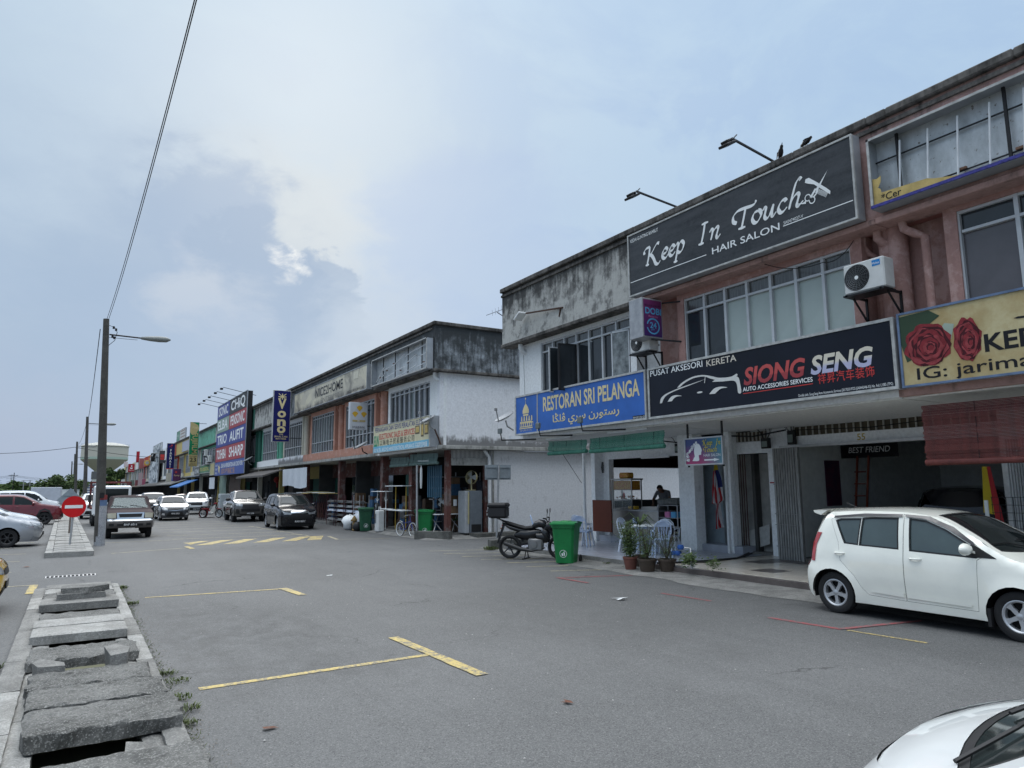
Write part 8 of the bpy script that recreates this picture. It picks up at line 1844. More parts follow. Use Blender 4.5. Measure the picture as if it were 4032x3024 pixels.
def blind(label, X, y0, y1, z1, z0, m_, n, roll=.06, skew=0., slack=0.):
    t = thing('bamboo_blind', label, 'blind', (X, (y0+y1)/2, z1)); me = MB().box(-.006, .006, -(y1-y0)/2, (y1-y0)/2, -(z1-z0)/n*.42, (z1-z0)/n*.42).mesh('slat', m_)
    for i in range(n):
        o = inst('slat', me, (X+random.uniform(-.006, .006)+.02*math.sin(i*.5), (y0+y1)/2+random.uniform(-.012, .012), z1-(i+.5)*(z1-z0)/n), t); o.rotation_euler = (skew, 0, 0)
    q = MB().lathe([(.001, 0), (roll, 0), (roll, y1-y0), (.001, y1-y0)], 12, (X, y0, z0-roll*.6), (0, 1, 0)); o = q.build('roll', m_, t, smooth=40)
    q = MB(); [q.cyl((X-.012, y0+(y1-y0)*f, z1), (X-.014, y0+(y1-y0)*f, z0-roll), .005, n=4) for f in (.12, .5, .85)]; q.build('cord', CAB, t)
BG = mat('green_bamboo', (.07, .24, .17), .7, vs=3, streak=4, c2=(.035, .13, .095)); BR_ = mat('red_bamboo', (.15, .038, .032), .6, c2=(.07, .02, .018), vs=4, streak=3); BT = mat('grey_green_bamboo', (.09, .14, .13), .7, var=.3)
blind('rolled green bamboo blind at the left under the restaurant canopy', 11.62, 15.1, 16.9, 3.16, 2.86, BG, 14, .055, .03); blind('rolled green bamboo blind at the right under the restaurant canopy', 11.62, 12.15, 14.95, 3.16, 2.84, BG, 14, .055, -.01)
blind('dark red bamboo blind hanging from the canopy behind the white hatchback', 11.62, .9, 6.22, 3.14, 2.26, BR_, 44, .05); blind('grey green bamboo blind under the corner electronics board', 11.62, 24.3, 26.9, 3.2, 2.85, BT, 12, .06, .02); blind('left grey green bamboo blind beside it', 11.62, 27.0, 29.0, 3.15, 2.85, BT, 12, .06, .03)
blind('pale green blind at the foot of the brand billboard', 11.6, 68, 71.5, 3.1, 1.3, mat('pale_green_blind', (.20, .28, .23), .7), 20, .04); blind('brown blind under the brand billboard', 11.6, 61.5, 66.5, 3.05, 1.2, mat('brown_blind', (.10, .07, .055), .8), 20, .04)
FLW, FLR, FLB, FLY = flatc('flag_white', (.50, .50, .52), .8), flatc('flag_red', (.36, .03, .035), .8), flatc('flag_blue', (.02, .03, .13), .8), flatc('flag_yellow', (.5, .38, .03), .8)
def flag(x, y, z1, z0, label, lean=0.):
    t = thing('flag', label, 'flag', (x, y, z1)); MB().cyl((x, y+.05, z1+.25), (x+.02, y, z1-.1), .012, n=6).build('pole', BLACKM, t)
    ms = [FLW, FLR, FLB, FLY]; q = MB(); nu, nv = 24, 18; P = {}
    for i in range(nu+1):
        u = i/nu; w = (.03+.42*math.sin(min(1, u*1.25)*math.pi*.55)) if u < .62 else .10+.12*abs(u-.68)/.32; z = z1-(z1-z0)*u
        for j in range(nv+1): v = j/nv-.5; P[i, j] = (x+.05*math.sin(j*1.7+i*.3), y-lean*u+v*w-.05*u, z-.25*v*w+.0)
    for i in range(nu):
        for j in range(nv): q.mi = (2 if (j < 7 and i < 9) else (j//3) % 2) if i > 1 else 3; q.add([P[i, j], P[i+1, j], P[i+1, j+1], P[i, j+1]], [(0, 1, 2, 3)])
    q.build('cloth', ms, t, smooth=70)
flag(14.45, 13.22, 2.42, .78, 'red and white striped flag knotted at the middle, hanging by the blue stair door'); flag(14.2, 5.25, 2.1, 1.1, 'rolled striped flag at the pillar behind the white hatchback', .3)
t = thing('flag', 'yellow and red cloth hanging beside the folding gate in the shop', 'flag', (14.5, 6.6, 1.6)); MB().add([(14.5, 6.75, 2.2), (14.5, 6.65, 2.2), (14.5, 6.5, 1.3), (14.5, 6.8, 1.35)], [(0, 1, 2, 3)]).build('cloth', FLY, t); MB().add([(14.48, 6.66, 2.2), (14.48, 6.6, 2.2), (14.48, 6.45, 1.1), (14.48, 6.6, 1.2)], [(0, 1, 2, 3)]).build('hem', FLR, t)
t = thing('wall_altar', 'small red and white altar shelf on the pillar beside the grey door', 'altar', (14.6, 11.5, 2)); MB().box(14.78, 14.83, 11.36, 11.56, 1.93, 2.30).build('board', mat('altar_board', (.45, .42, .38), .6, c2=(.30, .36, .48), vs=12), t); MB().cbox(14.62, 14.84, 11.38, 11.66, 1.93, 1.96, .005).build('shelf', FLR, t)
def mbox(x, y, z, w, h, lab, m_=None):
    t = thing('meter_box', lab, 'electric meter', (x, y, z), 'electric meters on the shop fronts'); MB().cbox(x-.06, x+.02, y-w/2, y+w/2, z, z+h, .012).build('case', m_ or C_TRIM, t); MB().cbox(x-.10, x-.06, y-w*.3, y+w*.3, z+h*.15, z+h*.7, .01).build('meter', mat('meter_glass', (.20, .24, .22), .3), t)
    rnd = random.Random(int(y*10)); q = MB()
    for k in range(5): a = rnd.uniform(-.25, .25); q.tube([(x-.03, y+a*.4, z+h), (x-.06, y+a, z+h+.15), (x-.05, y+a*1.6+.1, z+h+.3)], .008, 4)
    q.build('wire', CAB, t)
for y, z, w, h, l in ((14.92, 2.83, .22, .26, 'left of the hanging salon sign'), (13.35, 2.62, .14, .3, 'right behind the hanging salon sign'), (11.85, 2.80, .26, .26, 'above the pillar beside the grey door'), (11.08, 2.86, .22, .34, 'at the left end of the shop vent')): mbox(14.82, y, z, w, h, 'electric meter '+l)
for i, (y0, y1) in enumerate(((11.2, 13.1), (14.2, 15.5), (7, 11))): wire([(14.75, y0, 3.22), (14.7, (y0+y1)/2, 3.12), (14.75, y1, 3.2)], .02 if i < 2 else .01, ('thick black cables over the stair doors', 'black cables above the restaurant pillar', 'thin cable along the vent of the accessory shop')[i])
wire([(11.5, 18.0, 5.9), (11.5, 17.9, 3.5)], .006, 'thin wire beside the corner pier'); wire([(14.3, 18.9, 2.0), (12.6, 17.6, 2.9)], .008, 'thin rope tied from the blind to the downpipe'); wire([(11.4, 9.0, 6.3), (11.35, 7.6, 5.9), (11.55, 7.1, 6.2)], .008, 'thin loose wire hanging above the salon windows', .12)
for x, y, z, l, lab in ((11.75, 16.6, 3.27, 1.2, 'dead fluorescent tube under the left end of the canopy'), (11.75, 13.6, 3.27, 1.5, 'dead fluorescent tube under the canopy right of the blinds'), (14.8, 15.9, 2.74, 1.2, 'fluorescent tube over the restaurant opening')): one(MB().cbox(x-.03, x+.03, y-l/2, y+l/2, z-.03, z+.03, .01), 'tube_light', S_TXT, lab, 'light')
def aircon(X, y, z, w, lab, logo=False):
    t = thing('air_conditioner', lab, 'air conditioner', (X, y, z)); h = .50*w/.70; q = MB().cbox(X, X+.3, y-w/2, y+w/2, z, z+h, .02); q.build('case', mat('aircon_white', (.55, .56, .55), .5, var=.08), t)
    q = MB(); [q.lathe([(.03+.03*k, .0), (.036+.03*k, .006)], 22, (X-.006, y+w*.17, z+h*.5), (-1, 0, 0)) for k in range(int(h*.44/.03))]
    [q.beam((X-.008, y+w*.17+.03*math.cos(a), z+h*.5+.03*math.sin(a)), (X-.008, y+w*.17+h*.42*math.cos(a+.5), z+h*.5+h*.42*math.sin(a+.5)), .004) for a in np.linspace(0, 6.1, 18)]; q.build('fan_guard', mat('guard_grey', (.12, .13, .14), .5), t)
    MB().lathe([(.001, .001), (h*.44, .001)], 28, (X, y+w*.17, z+h*.5), (-1, 0, 0)).build('fan_opening', C_TRIM, t)
    MB().lathe([(.001, .012), (.035, .010)], 14, (X, y+w*.17, z+h*.5), (-1, 0, 0)).build('fan_hub', S_TXT, t)
    if logo: MB().box(X-.004, X, y-.30, y-.16, z+h-.14, z+h-.04).build('badge', flatc('badge_blue', (.02, .20, .52)), t); text('Midea', FX(X-.004, y-.165, z+h-.115), 0, 0, .04, S_TXT, t, width=.12)
    q = MB()
    for yy in (y-w*.42, y+w*.42): q.beam((X-.05, yy, z-.03), (11.6, yy, z-.03), .035).beam((X+.15, yy, z-.05), (11.55, yy, z-.4), .025).beam((11.58, yy, z), (11.58, yy, z-.5), .035)
    q.box(X-.05, X+.3, y-w*.5, y+w*.5, z-.05, z-.02); q.build('bracket', BLACKM, t); return t
aircon(11.05, 6.67, 5.1, .72, 'white air conditioner unit with a blue badge right of the salon windows', True); aircon(11.15, 12.35, 5.02, .66, 'white air conditioner unit half hidden under the laundry lightbox')
for y, z in ((77.4, 5.2), (75.0, 4.5), (76.2, 4.3)): aircon(10.95, y, z, .9, f'dirty air conditioner unit on the green shophouse, {"upper left" if z > 5 else "lower right" if y < 76 else "lower left"} one')
def dish(x, y, z, r, lab, rz=0.):
    t = thing('satellite_dish', lab, 'satellite dish', (0, 0, 0)); ax = Vector((-.50, .02, .86)).normalized(); q = MB().lathe([(.001, 0), (r*.5, .02), (r*.85, .06), (r, .09), (r*.99, .10), (r*.5, .032), (.001, .012)], 26, (0, 0, 0), ax); q.build('dish', mat('dish_grey', (.34, .35, .36), .5, var=.1), t, smooth=40)
    q = MB(); e = Vector((-r*.9, -.1, -r*.35)); l_ = Vector((-r*1.35, -r*.6, r*.75)); q.tube([e, l_], .018, 6).cbox(l_.x-.06, l_.x+.03, l_.y-.03, l_.y+.03, l_.z-.03, l_.z+.06, .01); q.tube([(.03, .03, -.04), (.10, .05, -.22), (.30, .0, -.34)], .025, 7); q.build('arm', C_TRIM if 'grey' in lab else mat('arm_grey', (.25, .25, .25), .5), t); t.location = (x, y, z); t.rotation_euler = (0, 0, rz)
dish(11.40, 18.95, 4.0, .33, 'satellite dish on the corner beside the blue restaurant board'); dish(11.1, 24.0, 4.35, .33, 'satellite dish in front of the yellow electronics board'); dish(11.0, 31.0, 3.75, .36, 'dark grey satellite dish under the white fan logo lightbox'); dish(10.9, 55.5, 4.0, .42, 'satellite dish at the right foot of the brand billboard')
MB().tube([(11.35, 24.0, 4.05), (11.65, 24.05, 3.45)], .03, 6).build('dish_mast', mat('rust_brown', (.07, .04, .03), .8), None, label='rusty mast holding the dish at the corner of the long row', cat='mast')
for i, (y, ye) in enumerate(((18.55, 17.3), (16.45, 15.5), (14.5, 13.3))):
    t = thing('floodlight', f'small black floodlight under the blue restaurant board, {("left", "middle", "right")[i]} one', 'floodlight', (11.2, y, 3.4), 'floodlights of the restaurant board'); MB().tube([(11.45, ye, 3.27), (11.0, y-.05, 3.30), (10.98, y, 3.55)], .022, 6).build('arm', BLACKM, t); MB().cbox(10.93, 11.0, y-.09, y+.09, 3.5, 3.66, .01).build('lamp_head', mat('led_grey', (.12, .14, .14), .4), t)
for i, (a, b) in enumerate((((11.3, 11.12, 8.2), (9.98, 11.0, 8.24)), ((11.3, 8.47, 8.2), (9.98, 8.35, 8.28)))):
    a, b = Vector(a), Vector(b); t = thing('spotlight', ('spotlight on a thin arm above the left half of the salon board', 'spotlight on a thin arm above the middle of the salon board')[i], 'spotlight', tuple(a)); q = MB().beam(a, b, .035); q.tube([b+Vector((0, .12, .02)), b+Vector((-.12, .12, -.1)), b+Vector((-.12, -.12, -.1)), b+Vector((0, -.12, .02))], .012, 5); q.build('arm', BLACKM, t)
    mb = MB(); mb.T = Matrix.Translation(b+Vector((-.12, 0, -.16))) @ Matrix.Rotation(R_(-28), 4, 'Y'); mb.cbox(-.15, .15, -.11, .11, -.02, .03, .01).cbox(-.08, .08, -.08, .08, .03, .09, .01); mb.build('lamp_head', BLACKM, t)
t = thing('wall_lamp', 'white floodlight on a rusty arm in front of the grey parapet', 'lamp', (11.3, 16, 6.8)); MB().beam((11.3, 15.8, 6.62), (11.28, 15.7, 6.85), .04).beam((11.28, 15.6, 6.84), (11.15, 17.3, 7.02), .04).build('arm', mat('rust_brown', (.07, .04, .03)), t)
mb = MB(); mb.T = Matrix.Translation((11.1, 17.55, 6.98)) @ Matrix.Rotation(R_(-30), 4, 'X'); mb.cbox(-.14, .14, -.18, .18, -.03, .03, .012); mb.build('lamp_head', S_TXT, t)
for i, (y, pose) in enumerate(((8.30, 0), (7.72, 1))):        # crows
    t = thing('crow', ('black crow sitting upright on the coping, left one', 'black crow bending forward on the coping, right one')[i], 'bird', (0, 0, 0)); pr_ = [(.001, -.17), (.018, -.15), (.03, -.06), (.05, .0), (.048, .06), (.030, .105), (.032, .13), (.028, .155), (.010, .17), (.006, .20), (.001, .215)]
    BK = mat('crow_black', (.010, .010, .012), .5); MB().lathe(pr_, 12, (0, 0, .12), (0, .55, .85) if not pose else (0, 1, -.12)).build('body', BK, t, smooth=60)
    q = MB(); [q.cyl((s_*.018, 0, .1), (s_*.02, .01, 0), .004, n=4) for s_ in (-1, 1)]; q.build('leg', BK, t)
    q = MB(); [q.add([(s_*.05, .04, .15), (s_*.055, -.03, .15), (s_*.02, -.17, .02 if not pose else .13), (s_*.045, .0, .08)], [(0, 1, 2, 3)]) for s_ in (-1, 1)]; q.build('wing', BK, t)
    t.location = (11.3, y, 8.17); t.rotation_euler = (0, 0, R_(150 if not pose else -20))
q = MB().tube([(11.9, 19.0, 7.1), (11.5, 19.6, 7.6)], .015, 5).beam((11.2, 19.8, 7.5), (11.8, 19.2, 7.75), .012); [q.beam((11.3+.09*k, 19.55-.05*k, 7.45+.05*k), (11.4+.09*k, 19.75-.05*k, 7.7+.05*k), .008) for k in range(5)]; one(q, 'antenna', BLACKM, 'old television antenna at the left end of the grey parapet', 'antenna')
t = thing('step_ladder', 'dark red step ladder leaning inside the accessory shop', 'ladder', (17, 11, 0)); q = MB().beam((17, 11.1, .15), (16.9, 10.75, 2.6), .04).beam((17, 10.8, .15), (16.9, 10.45, 2.6), .04); [q.beam((17, 11.1-.03*k, .4+.3*k), (17, 10.8-.03*k, .4+.3*k), .03) for k in range(7)]; q.build('frame', flatc('ladder_red', (.20, .05, .03)), t)
one(MB().box(16.3, 16.9, 11.27, 11.29, 1.35, 2.5), 'poster', mat('dark_poster', (.10, .02, .05), .4, c2=(.02, .02, .05), vs=5), 'dark red and blue poster on the shop wall', 'poster'); t = thing('banner', 'black banner high on the back of the accessory shop', 'banner', (17, 11.2, 2.8)); MB().box(16.9, 16.92, 9.7, 11.2, 2.55, 2.95).build('cloth', BLKP, t); text('BEST FRIEND', FX(16.9, 11.0, 2.68), 0, 0, .15, S_TXT, t, width=1.1, shear=.2)
t = thing('air_compressor', 'black air compressor standing just inside the accessory shop', 'compressor', (15.4, 10.6, 0)); MB().lathe([(.001, -.45), (.2, -.4), (.25, -.3), (.25, .3), (.2, .4), (.001, .45)], 18, (15.4, 10.2, .5), (0, 1, 0)).build('tank', C_TRIM, t, smooth=50); MB().cbox(15.25, 15.5, 10.1, 10.4, .75, 1.1, .04).cyl((15.3, 9.95, .85), (15.36, 9.95, .85), .17, n=18).build('pump', BLACKM, t)
t = thing('wire_cage', 'black wire shopping cage behind the white hatchback', 'cage', (13.8, 5.8, 0)); q = MB()
for i in range(9): q.box(13.5, 13.51, 5.3+.11*i, 5.308+.11*i, 1.0, 1.65).box(13.5, 14.1, 5.3+.11*i, 5.308+.11*i, 1.0, 1.008)
for i in range(6): q.box(13.5, 13.51, 5.3, 6.2, 1.0+.13*i, 1.008+.13*i)
q.beam((13.8, 5.8, 0.15), (13.8, 5.8, 1.0), .04); q.build('mesh', BLACKM, t); inst('door_stripe', MB().box(0, .02, 0, .06, 0, .6).mesh('post', S_TXT), (13.5, 6.25, 1.0), t)
CARD = [mat('cardboard', (.17, .105, .06), .8, var=.2), mat('brown_cardboard', (.10, .065, .045), .8, var=.2), mat('grey_goods', (.13, .13, .13), .7, var=.3), mat('dark_goods', (.035, .04, .055), .7, var=.3), mat('blue_goods', (.05, .12, .22), .6, var=.3)]
t = thing('refrigerator', 'old grey refrigerator seen from behind at the corner shop', 'refrigerator', (13.25, 24.45, 0)); MB().cbox(12.95, 13.5, 24.2, 24.85, .15, 1.75, .02).build('cabinet', mat('fridge_grey', (.13, .15, .17), .5, var=.15), t); MB().cbox(12.75, 12.94, 24.22, 24.8, .15, 1.75, .02).build('door', mat('fridge_white', (.36, .38, .40), .4), t); MB().box(12.86, 12.92, 24.19, 24.2, .5, 1.7).build('gasket', mat('cream_plastic', (.42, .38, .22), .5), t); MB().box(13.02, 13.44, 24.19, 24.2, .2, .48).build('compressor_bay', C_TRIM, t)
def fan(x, y, z, r, lab, m_, ax=(-.9, -.4, .1)):
    t = thing('electric_fan', lab, 'fan', (x, y, z)); q = MB(); [q.lathe([(r*k/6, 0), (r*k/6+.006, .008)], 20, (x, y, z+r+.25), ax) for k in range(1, 7)]; q.lathe([(r, 0), (r*1.03, -.05), (r, -.10)], 22, (x, y, z+r+.25), ax); q.build('guard', m_, t); q = MB()
    for k in range(3):
        mb = MB(); mb.T = Matrix.Translation((x, y, z+r+.25)) @ Vector(ax).to_track_quat('Z', 'Y').to_matrix().to_4x4() @ Matrix.Rotation(2.09*k, 4, 'Z'); mb.add([(0, -.03, -.03), (r*.9, -.12, -.05), (r*.9, .12, -.03), (0, .03, -.02)], [(0, 1, 2, 3)]); q.v += [] ; q.add(mb.v, mb.f)
    q.build('blades', mat('fan_blade', (.3, .32, .33), .4), t); MB().cyl((x+.03, y, z), (x+.03, y, z+r+.2), .03, n=8).cbox(x-.15, x+.15, y-.13, y+.13, z, z+.03, .01).build('stand', m_, t)
fan(13.15, 24.5, 1.76, .26, 'cream table fan standing on top of the refrigerator', mat('cream_plastic', (.42, .38, .22))); fan(12.2, 25.2, .88, .20, 'small black fan with pale blades on the folding table', C_TRIM); fan(11.2, 29.6, .6, .2, 'dark pedestal fan beside the dark green bin', C_TRIM, (-1, 0, 0))
t = thing('folding_table', 'white folding table in front of the corner shop', 'table', (12.4, 25.2, 0)); MB().cbox(11.85, 12.95, 24.9, 25.6, .84, .875, .008).build('tabletop', S_TXT, t)
for x in (12.0, 12.8): MB().tube([(x-.25, 24.95, .1), (x+.2, 25.4, .84)], .014, 5).tube([(x+.25, 24.95, .1), (x-.2, 25.4, .84)], .014, 5).build('leg', ALU, t)
one(MB().cbox(12.45, 12.9, 25.0, 25.4, .88, 1.16, .01), 'cardboard_box', CARD[0], 'cardboard box on the folding table next to the refrigerator', 'box'); one(MB().cbox(12.65, 12.78, 24.95, 25.0, 1.17, 1.42, .004), 'notice', S_TXT, 'small white notice standing on the cardboard box', 'notice'); plant(12.85, 25.25, .05, .55, 0, 0, 'small green plant on the box by the refrigerator', BRP, 'drac', seed=9)
rnd = random.Random(21); G_ = 'goods piled under the long row canopy'
ORD = 'first second third fourth fifth sixth seventh eighth ninth tenth eleventh twelfth thirteenth fourteenth fifteenth sixteenth seventeenth eighteenth nineteenth twentieth'.split()
def goods(x0, x1, y0, y1, n, lab, z0=.15, hmax=1.6):
    for i in range(n):
        y = y0+(y1-y0)*(i+.5)/n+rnd.uniform(-.1, .1); x = rnd.uniform(x0, x1); w, d, h = rnd.uniform(.25, .6), rnd.uniform(.25, .65), rnd.uniform(.15, .45); z = z0; top_ = hmax*rnd.uniform(.45, 1); c = CARD[rnd.choice((0, 1, 2, 3, 3, 4))]
        t = thing('box_stack', f'{ORD[i]} stack of boxes from the camera end, {lab}, mostly {c.name.replace("_", " ")}', 'boxes', (x, y, z0), G_)
        while z < top_: MB().cbox(x-w/2, x+w/2, y-d/2, y+d/2, z, z+h-.004, .01).build('box', c if rnd.random() < .7 else CARD[rnd.randrange(5)], t); z += h; w *= rnd.uniform(.85, 1.05); d *= rnd.uniform(.85, 1.05); h = rnd.uniform(.12, .4)
goods(12.6, 14.4, 24.9, 27.4, 14, 'inside the corner shop', hmax=2.1); goods(12.2, 13.0, 27.6, 30.2, 9, 'behind the yellow frame', hmax=1.5); goods(12.3, 13.2, 31, 36, 12, 'behind the racks', hmax=1.7); goods(12.3, 13.3, 37, 48, 18, 'before the yellow shop fronts', hmax=1.3); goods(12, 13.3, 57, 100, 20, 'under the far blade signs', hmax=1.9)
t = thing('shelf_rack', 'dark shelf full of goods inside the corner shop', 'rack', (14, 26.5, 0)); q = MB(); [q.box(12.4, 14.6, 26.3, 26.7, z, z+.03) for z in (.5, .95, 1.4, 1.85, 2.3)]; [q.box(x, x+.04, 26.3, 26.34, .15, 2.5) for x in (12.4, 13.4, 14.56)]; q.build('shelves', ALU, t)
q = MB(); [q.box(12.12-.0+.03*(i % 2), 12.15+.03*(i % 2), 25.0+i*.085, 25.07+i*.085, 1.5, 2.75) for i in range(16)]; one(q, 'folded_shutter', flatc('shutter_blue', (.05, .12, .18)), 'blue folded shutter hanging behind the corner pillar', 'shutter')
one(MB().cyl((11.28, 25.35, 0), (11.25, 25.35, 2.75), .042, n=10), 'post', mat('post_grey', (.33, .34, .35)), 'grey steel post rising between the bicycle and the green bin', 'post', smooth=60); one(MB().lathe([(.001, .0), (.035, .01), (.05, .3), (.045, .75), (.001, .9)], 10, (11.45, 25.4, 1.85)), 'hanging_paddle', S_TXT, 'long white oval fibre paddle hung on the corner post', 'paddle', smooth=60)
t = thing('clothes_rail', 'yellow steel frame with two white shelves left of the post', 'rack', (11.6, 27.8, 0)); q = MB(); [q.cyl((11.6, y, .15), (11.6, y, 1.95), .02, n=6) for y in (27.2, 28.3)]; q.build('frame', mat('yellow_steel', (.38, .26, .04), .5), t); [MB().box(11.35, 11.85, 27.0, 28.9, z, z+.03).build('shelf', S_TXT, t) for z in (.95, 1.95)]
t = thing('coat_stand', 'white curled iron rack by the air cooler', 'rack', (11.4, 29.3, 0)); q = MB(); [q.tube([(11.4, y, .1), (11.4, y, 1.75)], .015, 6).tube([(11.4, y-.15, 1.4), (11.4, y, 1.3), (11.4, y+.15, 1.4), (11.4, y+.12, 1.5)], .01, 5) for y in (28.9, 29.9)]; q.box(11.25, 11.6, 28.7, 30.3, 1.72, 1.75).box(11.3, 11.6, 28.6, 29.5, .98, 1.01); q.build('frame', S_TXT, t)
t = thing('air_cooler', 'cream upright air cooler standing on the road edge', 'air cooler', (11.15, 28.95, 0)); MB().cbox(11.0, 11.3, 28.75, 29.15, .05, .95, .04).build('case', mat('aircon_white', (.5, .5, .5)), t); q = MB(); [q.box(10.985, 11.0, 28.95, 29.12, .42+.05*k, .44+.05*k) for k in range(8)]; q.build('louvre', C_TRIM, t); MB().tube([(11.15, 28.82, .93), (11.15, 28.85, 1.08), (11.15, 29.05, 1.08), (11.15, 29.08, .93)], .015, 6).build('handle', S_TXT, t)
one(MB().lathe([(.09, 0), (.11, .05), (.08, .08), (.08, .42), (.12, .44), (.12, .5), (.08, .58), (.03, .66), (.001, .67)], 16, (10.75, 31.0, 0)).cyl((10.6, 31.0, .46), (10.9, 31.0, .46), .045, n=10), 'fire_hydrant', mat('rusty_yellow', (.20, .13, .05), .7, var=.3), 'rusty yellow fire hydrant before the white rubbish bags', 'hydrant', smooth=40)
for i, (x, y, r, m_, lab) in enumerate(((10.85, 31.9, .36, S_TXT, 'white plastic rubbish bag left of the hydrant'), (11.2, 31.2, .44, mat('white_bag', (.50, .53, .58), .3), 'tall white plastic rubbish bag behind the hydrant'), (10.95, 31.35, .24, C_TRIM, 'black rubbish bag behind the hydrant'), (10.8, 30.7, .22, C_TRIM, 'black rubbish bag right of the hydrant'))):
    q = MB(); P = []; n = 14
    for a in range(8):
        for b in range(n): th = math.pi*a/7; ph = 2*math.pi*b/n; k = 1+.28*mn.noise(Vector((math.cos(ph)*2, math.sin(ph)*2+i*5, th*2))); P.append((x+r*k*math.sin(th)*math.cos(ph), y+r*k*math.sin(th)*math.sin(ph), max(0, r*.9+r*(1.1 if i == 1 else .95)*k*math.cos(th))))
    q.add(P, [(a*n+b, a*n+(b+1) % n, (a+1)*n+(b+1) % n, (a+1)*n+b) for a in range(7) for b in range(n)]); one(q, 'rubbish_bag', m_, lab, 'rubbish bag', 'rubbish bags by the hydrant', 70)
RKR = mat('dark_red_rack', (.07, .02, .025), .6)
for i, (y, w) in enumerate(((32.3, .8), (33.4, 1.0), (34.8, 1.1), (36.3, 1.2))):
    t = thing('steel_rack', f'dark steel rack with stacked plastic goods, number {i+1} counted leftwards from the hydrant' if False else ('steel trolley rack left of the rubbish bags', 'dark red steel rack of grey trays', 'second dark red rack of trays behind the black people carrier', 'steel rack of chairs at the left')[i], 'rack', (11.5, y, 0)); q = MB()
    for yy in (y-w/2, y+w/2): [q.cyl((x, yy, 0.02), (x, yy, 1.55), .014, n=5) for x in (11.3, 11.75)]
    q.build('frame', RKR if i else GALV, t); [MB().box(11.3, 11.75, y-w/2, y+w/2, .3+.22*k, .33+.22*k).cbox(11.35, 11.6, y-w*.4, y+w*.4, .33+.22*k, .40+.22*k, .01).build('tray', (ALU, CARD[2], PCW)[k % 3], t) for k in range(5)]
t = thing('stacked_tables', 'stack of folded tables with yellow and white tops behind the black people carrier', 'tables', (11.8, 40, 0)); q = MB()
for i in range(14): y = 36.8+i*.42; q.beam((11.5, y, .2), (11.6, y+.9, 1.6), .022).beam((11.5, y+.9, .2), (11.6, y, 1.6), .022)
q.build('leg', RKR, t); [MB().box(11.2, 12.1, 37+i*1.1, 38.3+i*1.1, 1.6+.04*(i % 3), 1.625+.04*(i % 3)).build('tabletop', (YS, S_TXT, mat('dull_yellow_top', (.33, .30, .14), .6))[i % 3], t) for i in range(5)]
t = thing('cloth_sheet', 'white cloth sheet hung from the canopy as a sunshade', 'cloth', (11.35, 44, 2.5)); MB().grid(lambda u, v: (11.38+.05*math.sin(u*26)*v, 41.2+5.6*u+.12*v*(u-.5), 3.1-(1.12+.10*math.sin(u*math.pi*2))*v), 40, 8).build('sheet', mat('white_cloth', (.55, .58, .62), .9, var=.06), t, smooth=60)
for y, l in ((51.6, 'left'), (49.5, 'right')): one(MB().lathe([(.06, .22), (.2, .16), (.27, 0), (.2, -.16), (.06, -.22), (.05, -.55), (.001, -.55)], 14, (12.2, y, 2.5)), 'paper_lantern', flatc('lantern_red', (.20, .015, .012), .6), f'red paper lantern under the canopy, {l} of two', 'lantern', 'red lanterns', 40)
for (x0, x1, y0, y1, z0, z1, m_, lab) in ((9.6, 11.5, 84.5, 93, 2.2, 2.95, flatc('awning_blue', (.04, .16, .42), .5), 'sloping blue awning reaching out from the row'), (10.2, 11.5, 47, 56, 2.75, 3.15, mat('rusty_zinc', (.10, .09, .085), .7), 'rusty zinc awning right of the billboard foot'), (9.8, 11.5, 93.5, 112, 2.55, 3.1, mat('grey_awning', (.16, .16, .15), .7), 'long grey awning beyond the blue one'), (10, 11.5, 114, 150, 2.5, 3.1, mat('dark_awning', (.08, .075, .07), .8), 'long dark awning along the far shops'), (10.2, 11.5, 150, 215, 2.5, 3.1, mat('brown_awning', (.10, .07, .05), .8), 'brown awning along the farthest shops')):
    one(MB().add([(x0, y0, z0), (x1, y0, z1), (x1, y1, z1), (x0, y1, z0), (x0, y0, z0-.12), (x1, y0, z1-.06), (x1, y1, z1-.06), (x0, y1, z0-.12)], [(0, 3, 2, 1), (4, 5, 6, 7), (0, 1, 5, 4), (3, 7, 6, 2), (0, 4, 7, 3)]), 'awning', m_, lab, 'awning')
one(MB().cbox(8.75, 9.6, 53.4, 54.2, 0, 1.55, .03), 'chest_cabinet', mat('pale_grey_cabinet', (.34, .38, .40), .5), 'pale grey metal cabinet standing left of the bronze pickup', 'cabinet'); one(MB().box(11.3, 11.33, 72.5, 75.5, 1.9, 3.0), 'cloth_sheet', mat('white_cloth', (.5, .5, .5)), 'small white cloth hung left of the pale green blind', 'cloth')
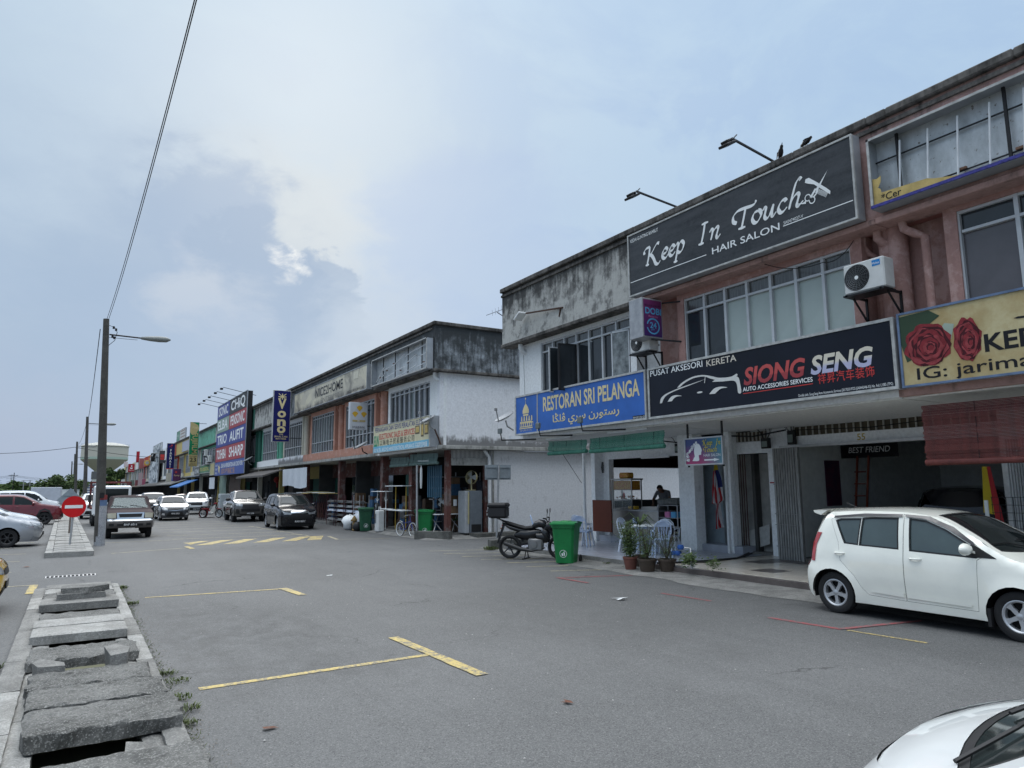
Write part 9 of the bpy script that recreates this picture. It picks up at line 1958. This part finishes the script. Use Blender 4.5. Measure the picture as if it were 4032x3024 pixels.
for (x, y, s_, m_, lab) in ((7.98, 9.5, .16, S_TXT, 'crumpled silver wrapper lying on the road'), (1.46, 6.1, .07, mat('dead_leaf', (.12, .05, .03), .8), 'dead brown leaf near the bottom of the road'), (3.85, 5.35, .08, mat('dead_leaf', (.12, .05, .03)), 'curled dead leaf at the bottom centre'), (4.9, 15.6, .09, S_TXT, 'scrap of white paper in the middle of the road'), (-.9, 21.7, .12, mat('dead_leaf', (.12, .05, .03)), 'dark flat scrap beside the grating')):
    rr = random.Random(int(x*10)); q = MB(); q.add([(x+rr.uniform(-1, 1)*s_, y+rr.uniform(-1, 1)*s_, .008+rr.uniform(0, .25)*s_) for _ in range(7)], [(0, 1, 2), (2, 3, 4), (4, 5, 6), (0, 2, 4), (1, 3, 5)]); one(q, 'litter', m_, lab, 'litter')
rnd = random.Random(5); q = MB()
for i in range(420): x, y = rnd.uniform(.9, 9.5), rnd.uniform(3.5, 19); s_ = rnd.uniform(.004, .014); q.add([(x-s_, y, .007), (x, y-s_, .010), (x+s_, y+s_*.3, .007), (x, y+s_, .014)], [(0, 1, 2, 3)])
one(q, 'grit', CON_LIGHT, 'tiny pale stones and scraps scattered over the asphalt', 'grit')['kind'] = 'stuff'
bpy.context.view_layer.update()
dg = bpy.context.evaluated_depsgraph_get()
wid = dict((o.name, w) for o, w in FIT)
for o in [o for o in SC.objects if o.type == 'FONT']:
    me = bpy.data.meshes.new_from_object(o.evaluated_get(dg)); cu = o.data
    if len(me.vertices) == 0: bpy.data.objects.remove(o); continue
    xs = [v.co.x for v in me.vertices]; dx = max(xs)-min(xs)
    n = bpy.data.objects.new('lettering', me); COL.objects.link(n); n.parent = o.parent; n.location = o.location; n.rotation_euler = o.rotation_euler
    if not me.materials: me.materials.append(cu.materials[0])
    if o.name in wid and dx > 1e-4: n.scale[0] = wid[o.name]/dx
    nm = 'house_number' if o.name.startswith('house') else 'lettering'
    bpy.data.objects.remove(o); n.name = nm
for o in SC.objects:
    if o.name.startswith('body') and o.type == 'MESH' and len(o.data.materials) > 1: pass
print('script bytes/objects', len(SC.objects), 'tris', sum(len(o.data.polygons) for o in SC.objects if o.type == 'MESH'))
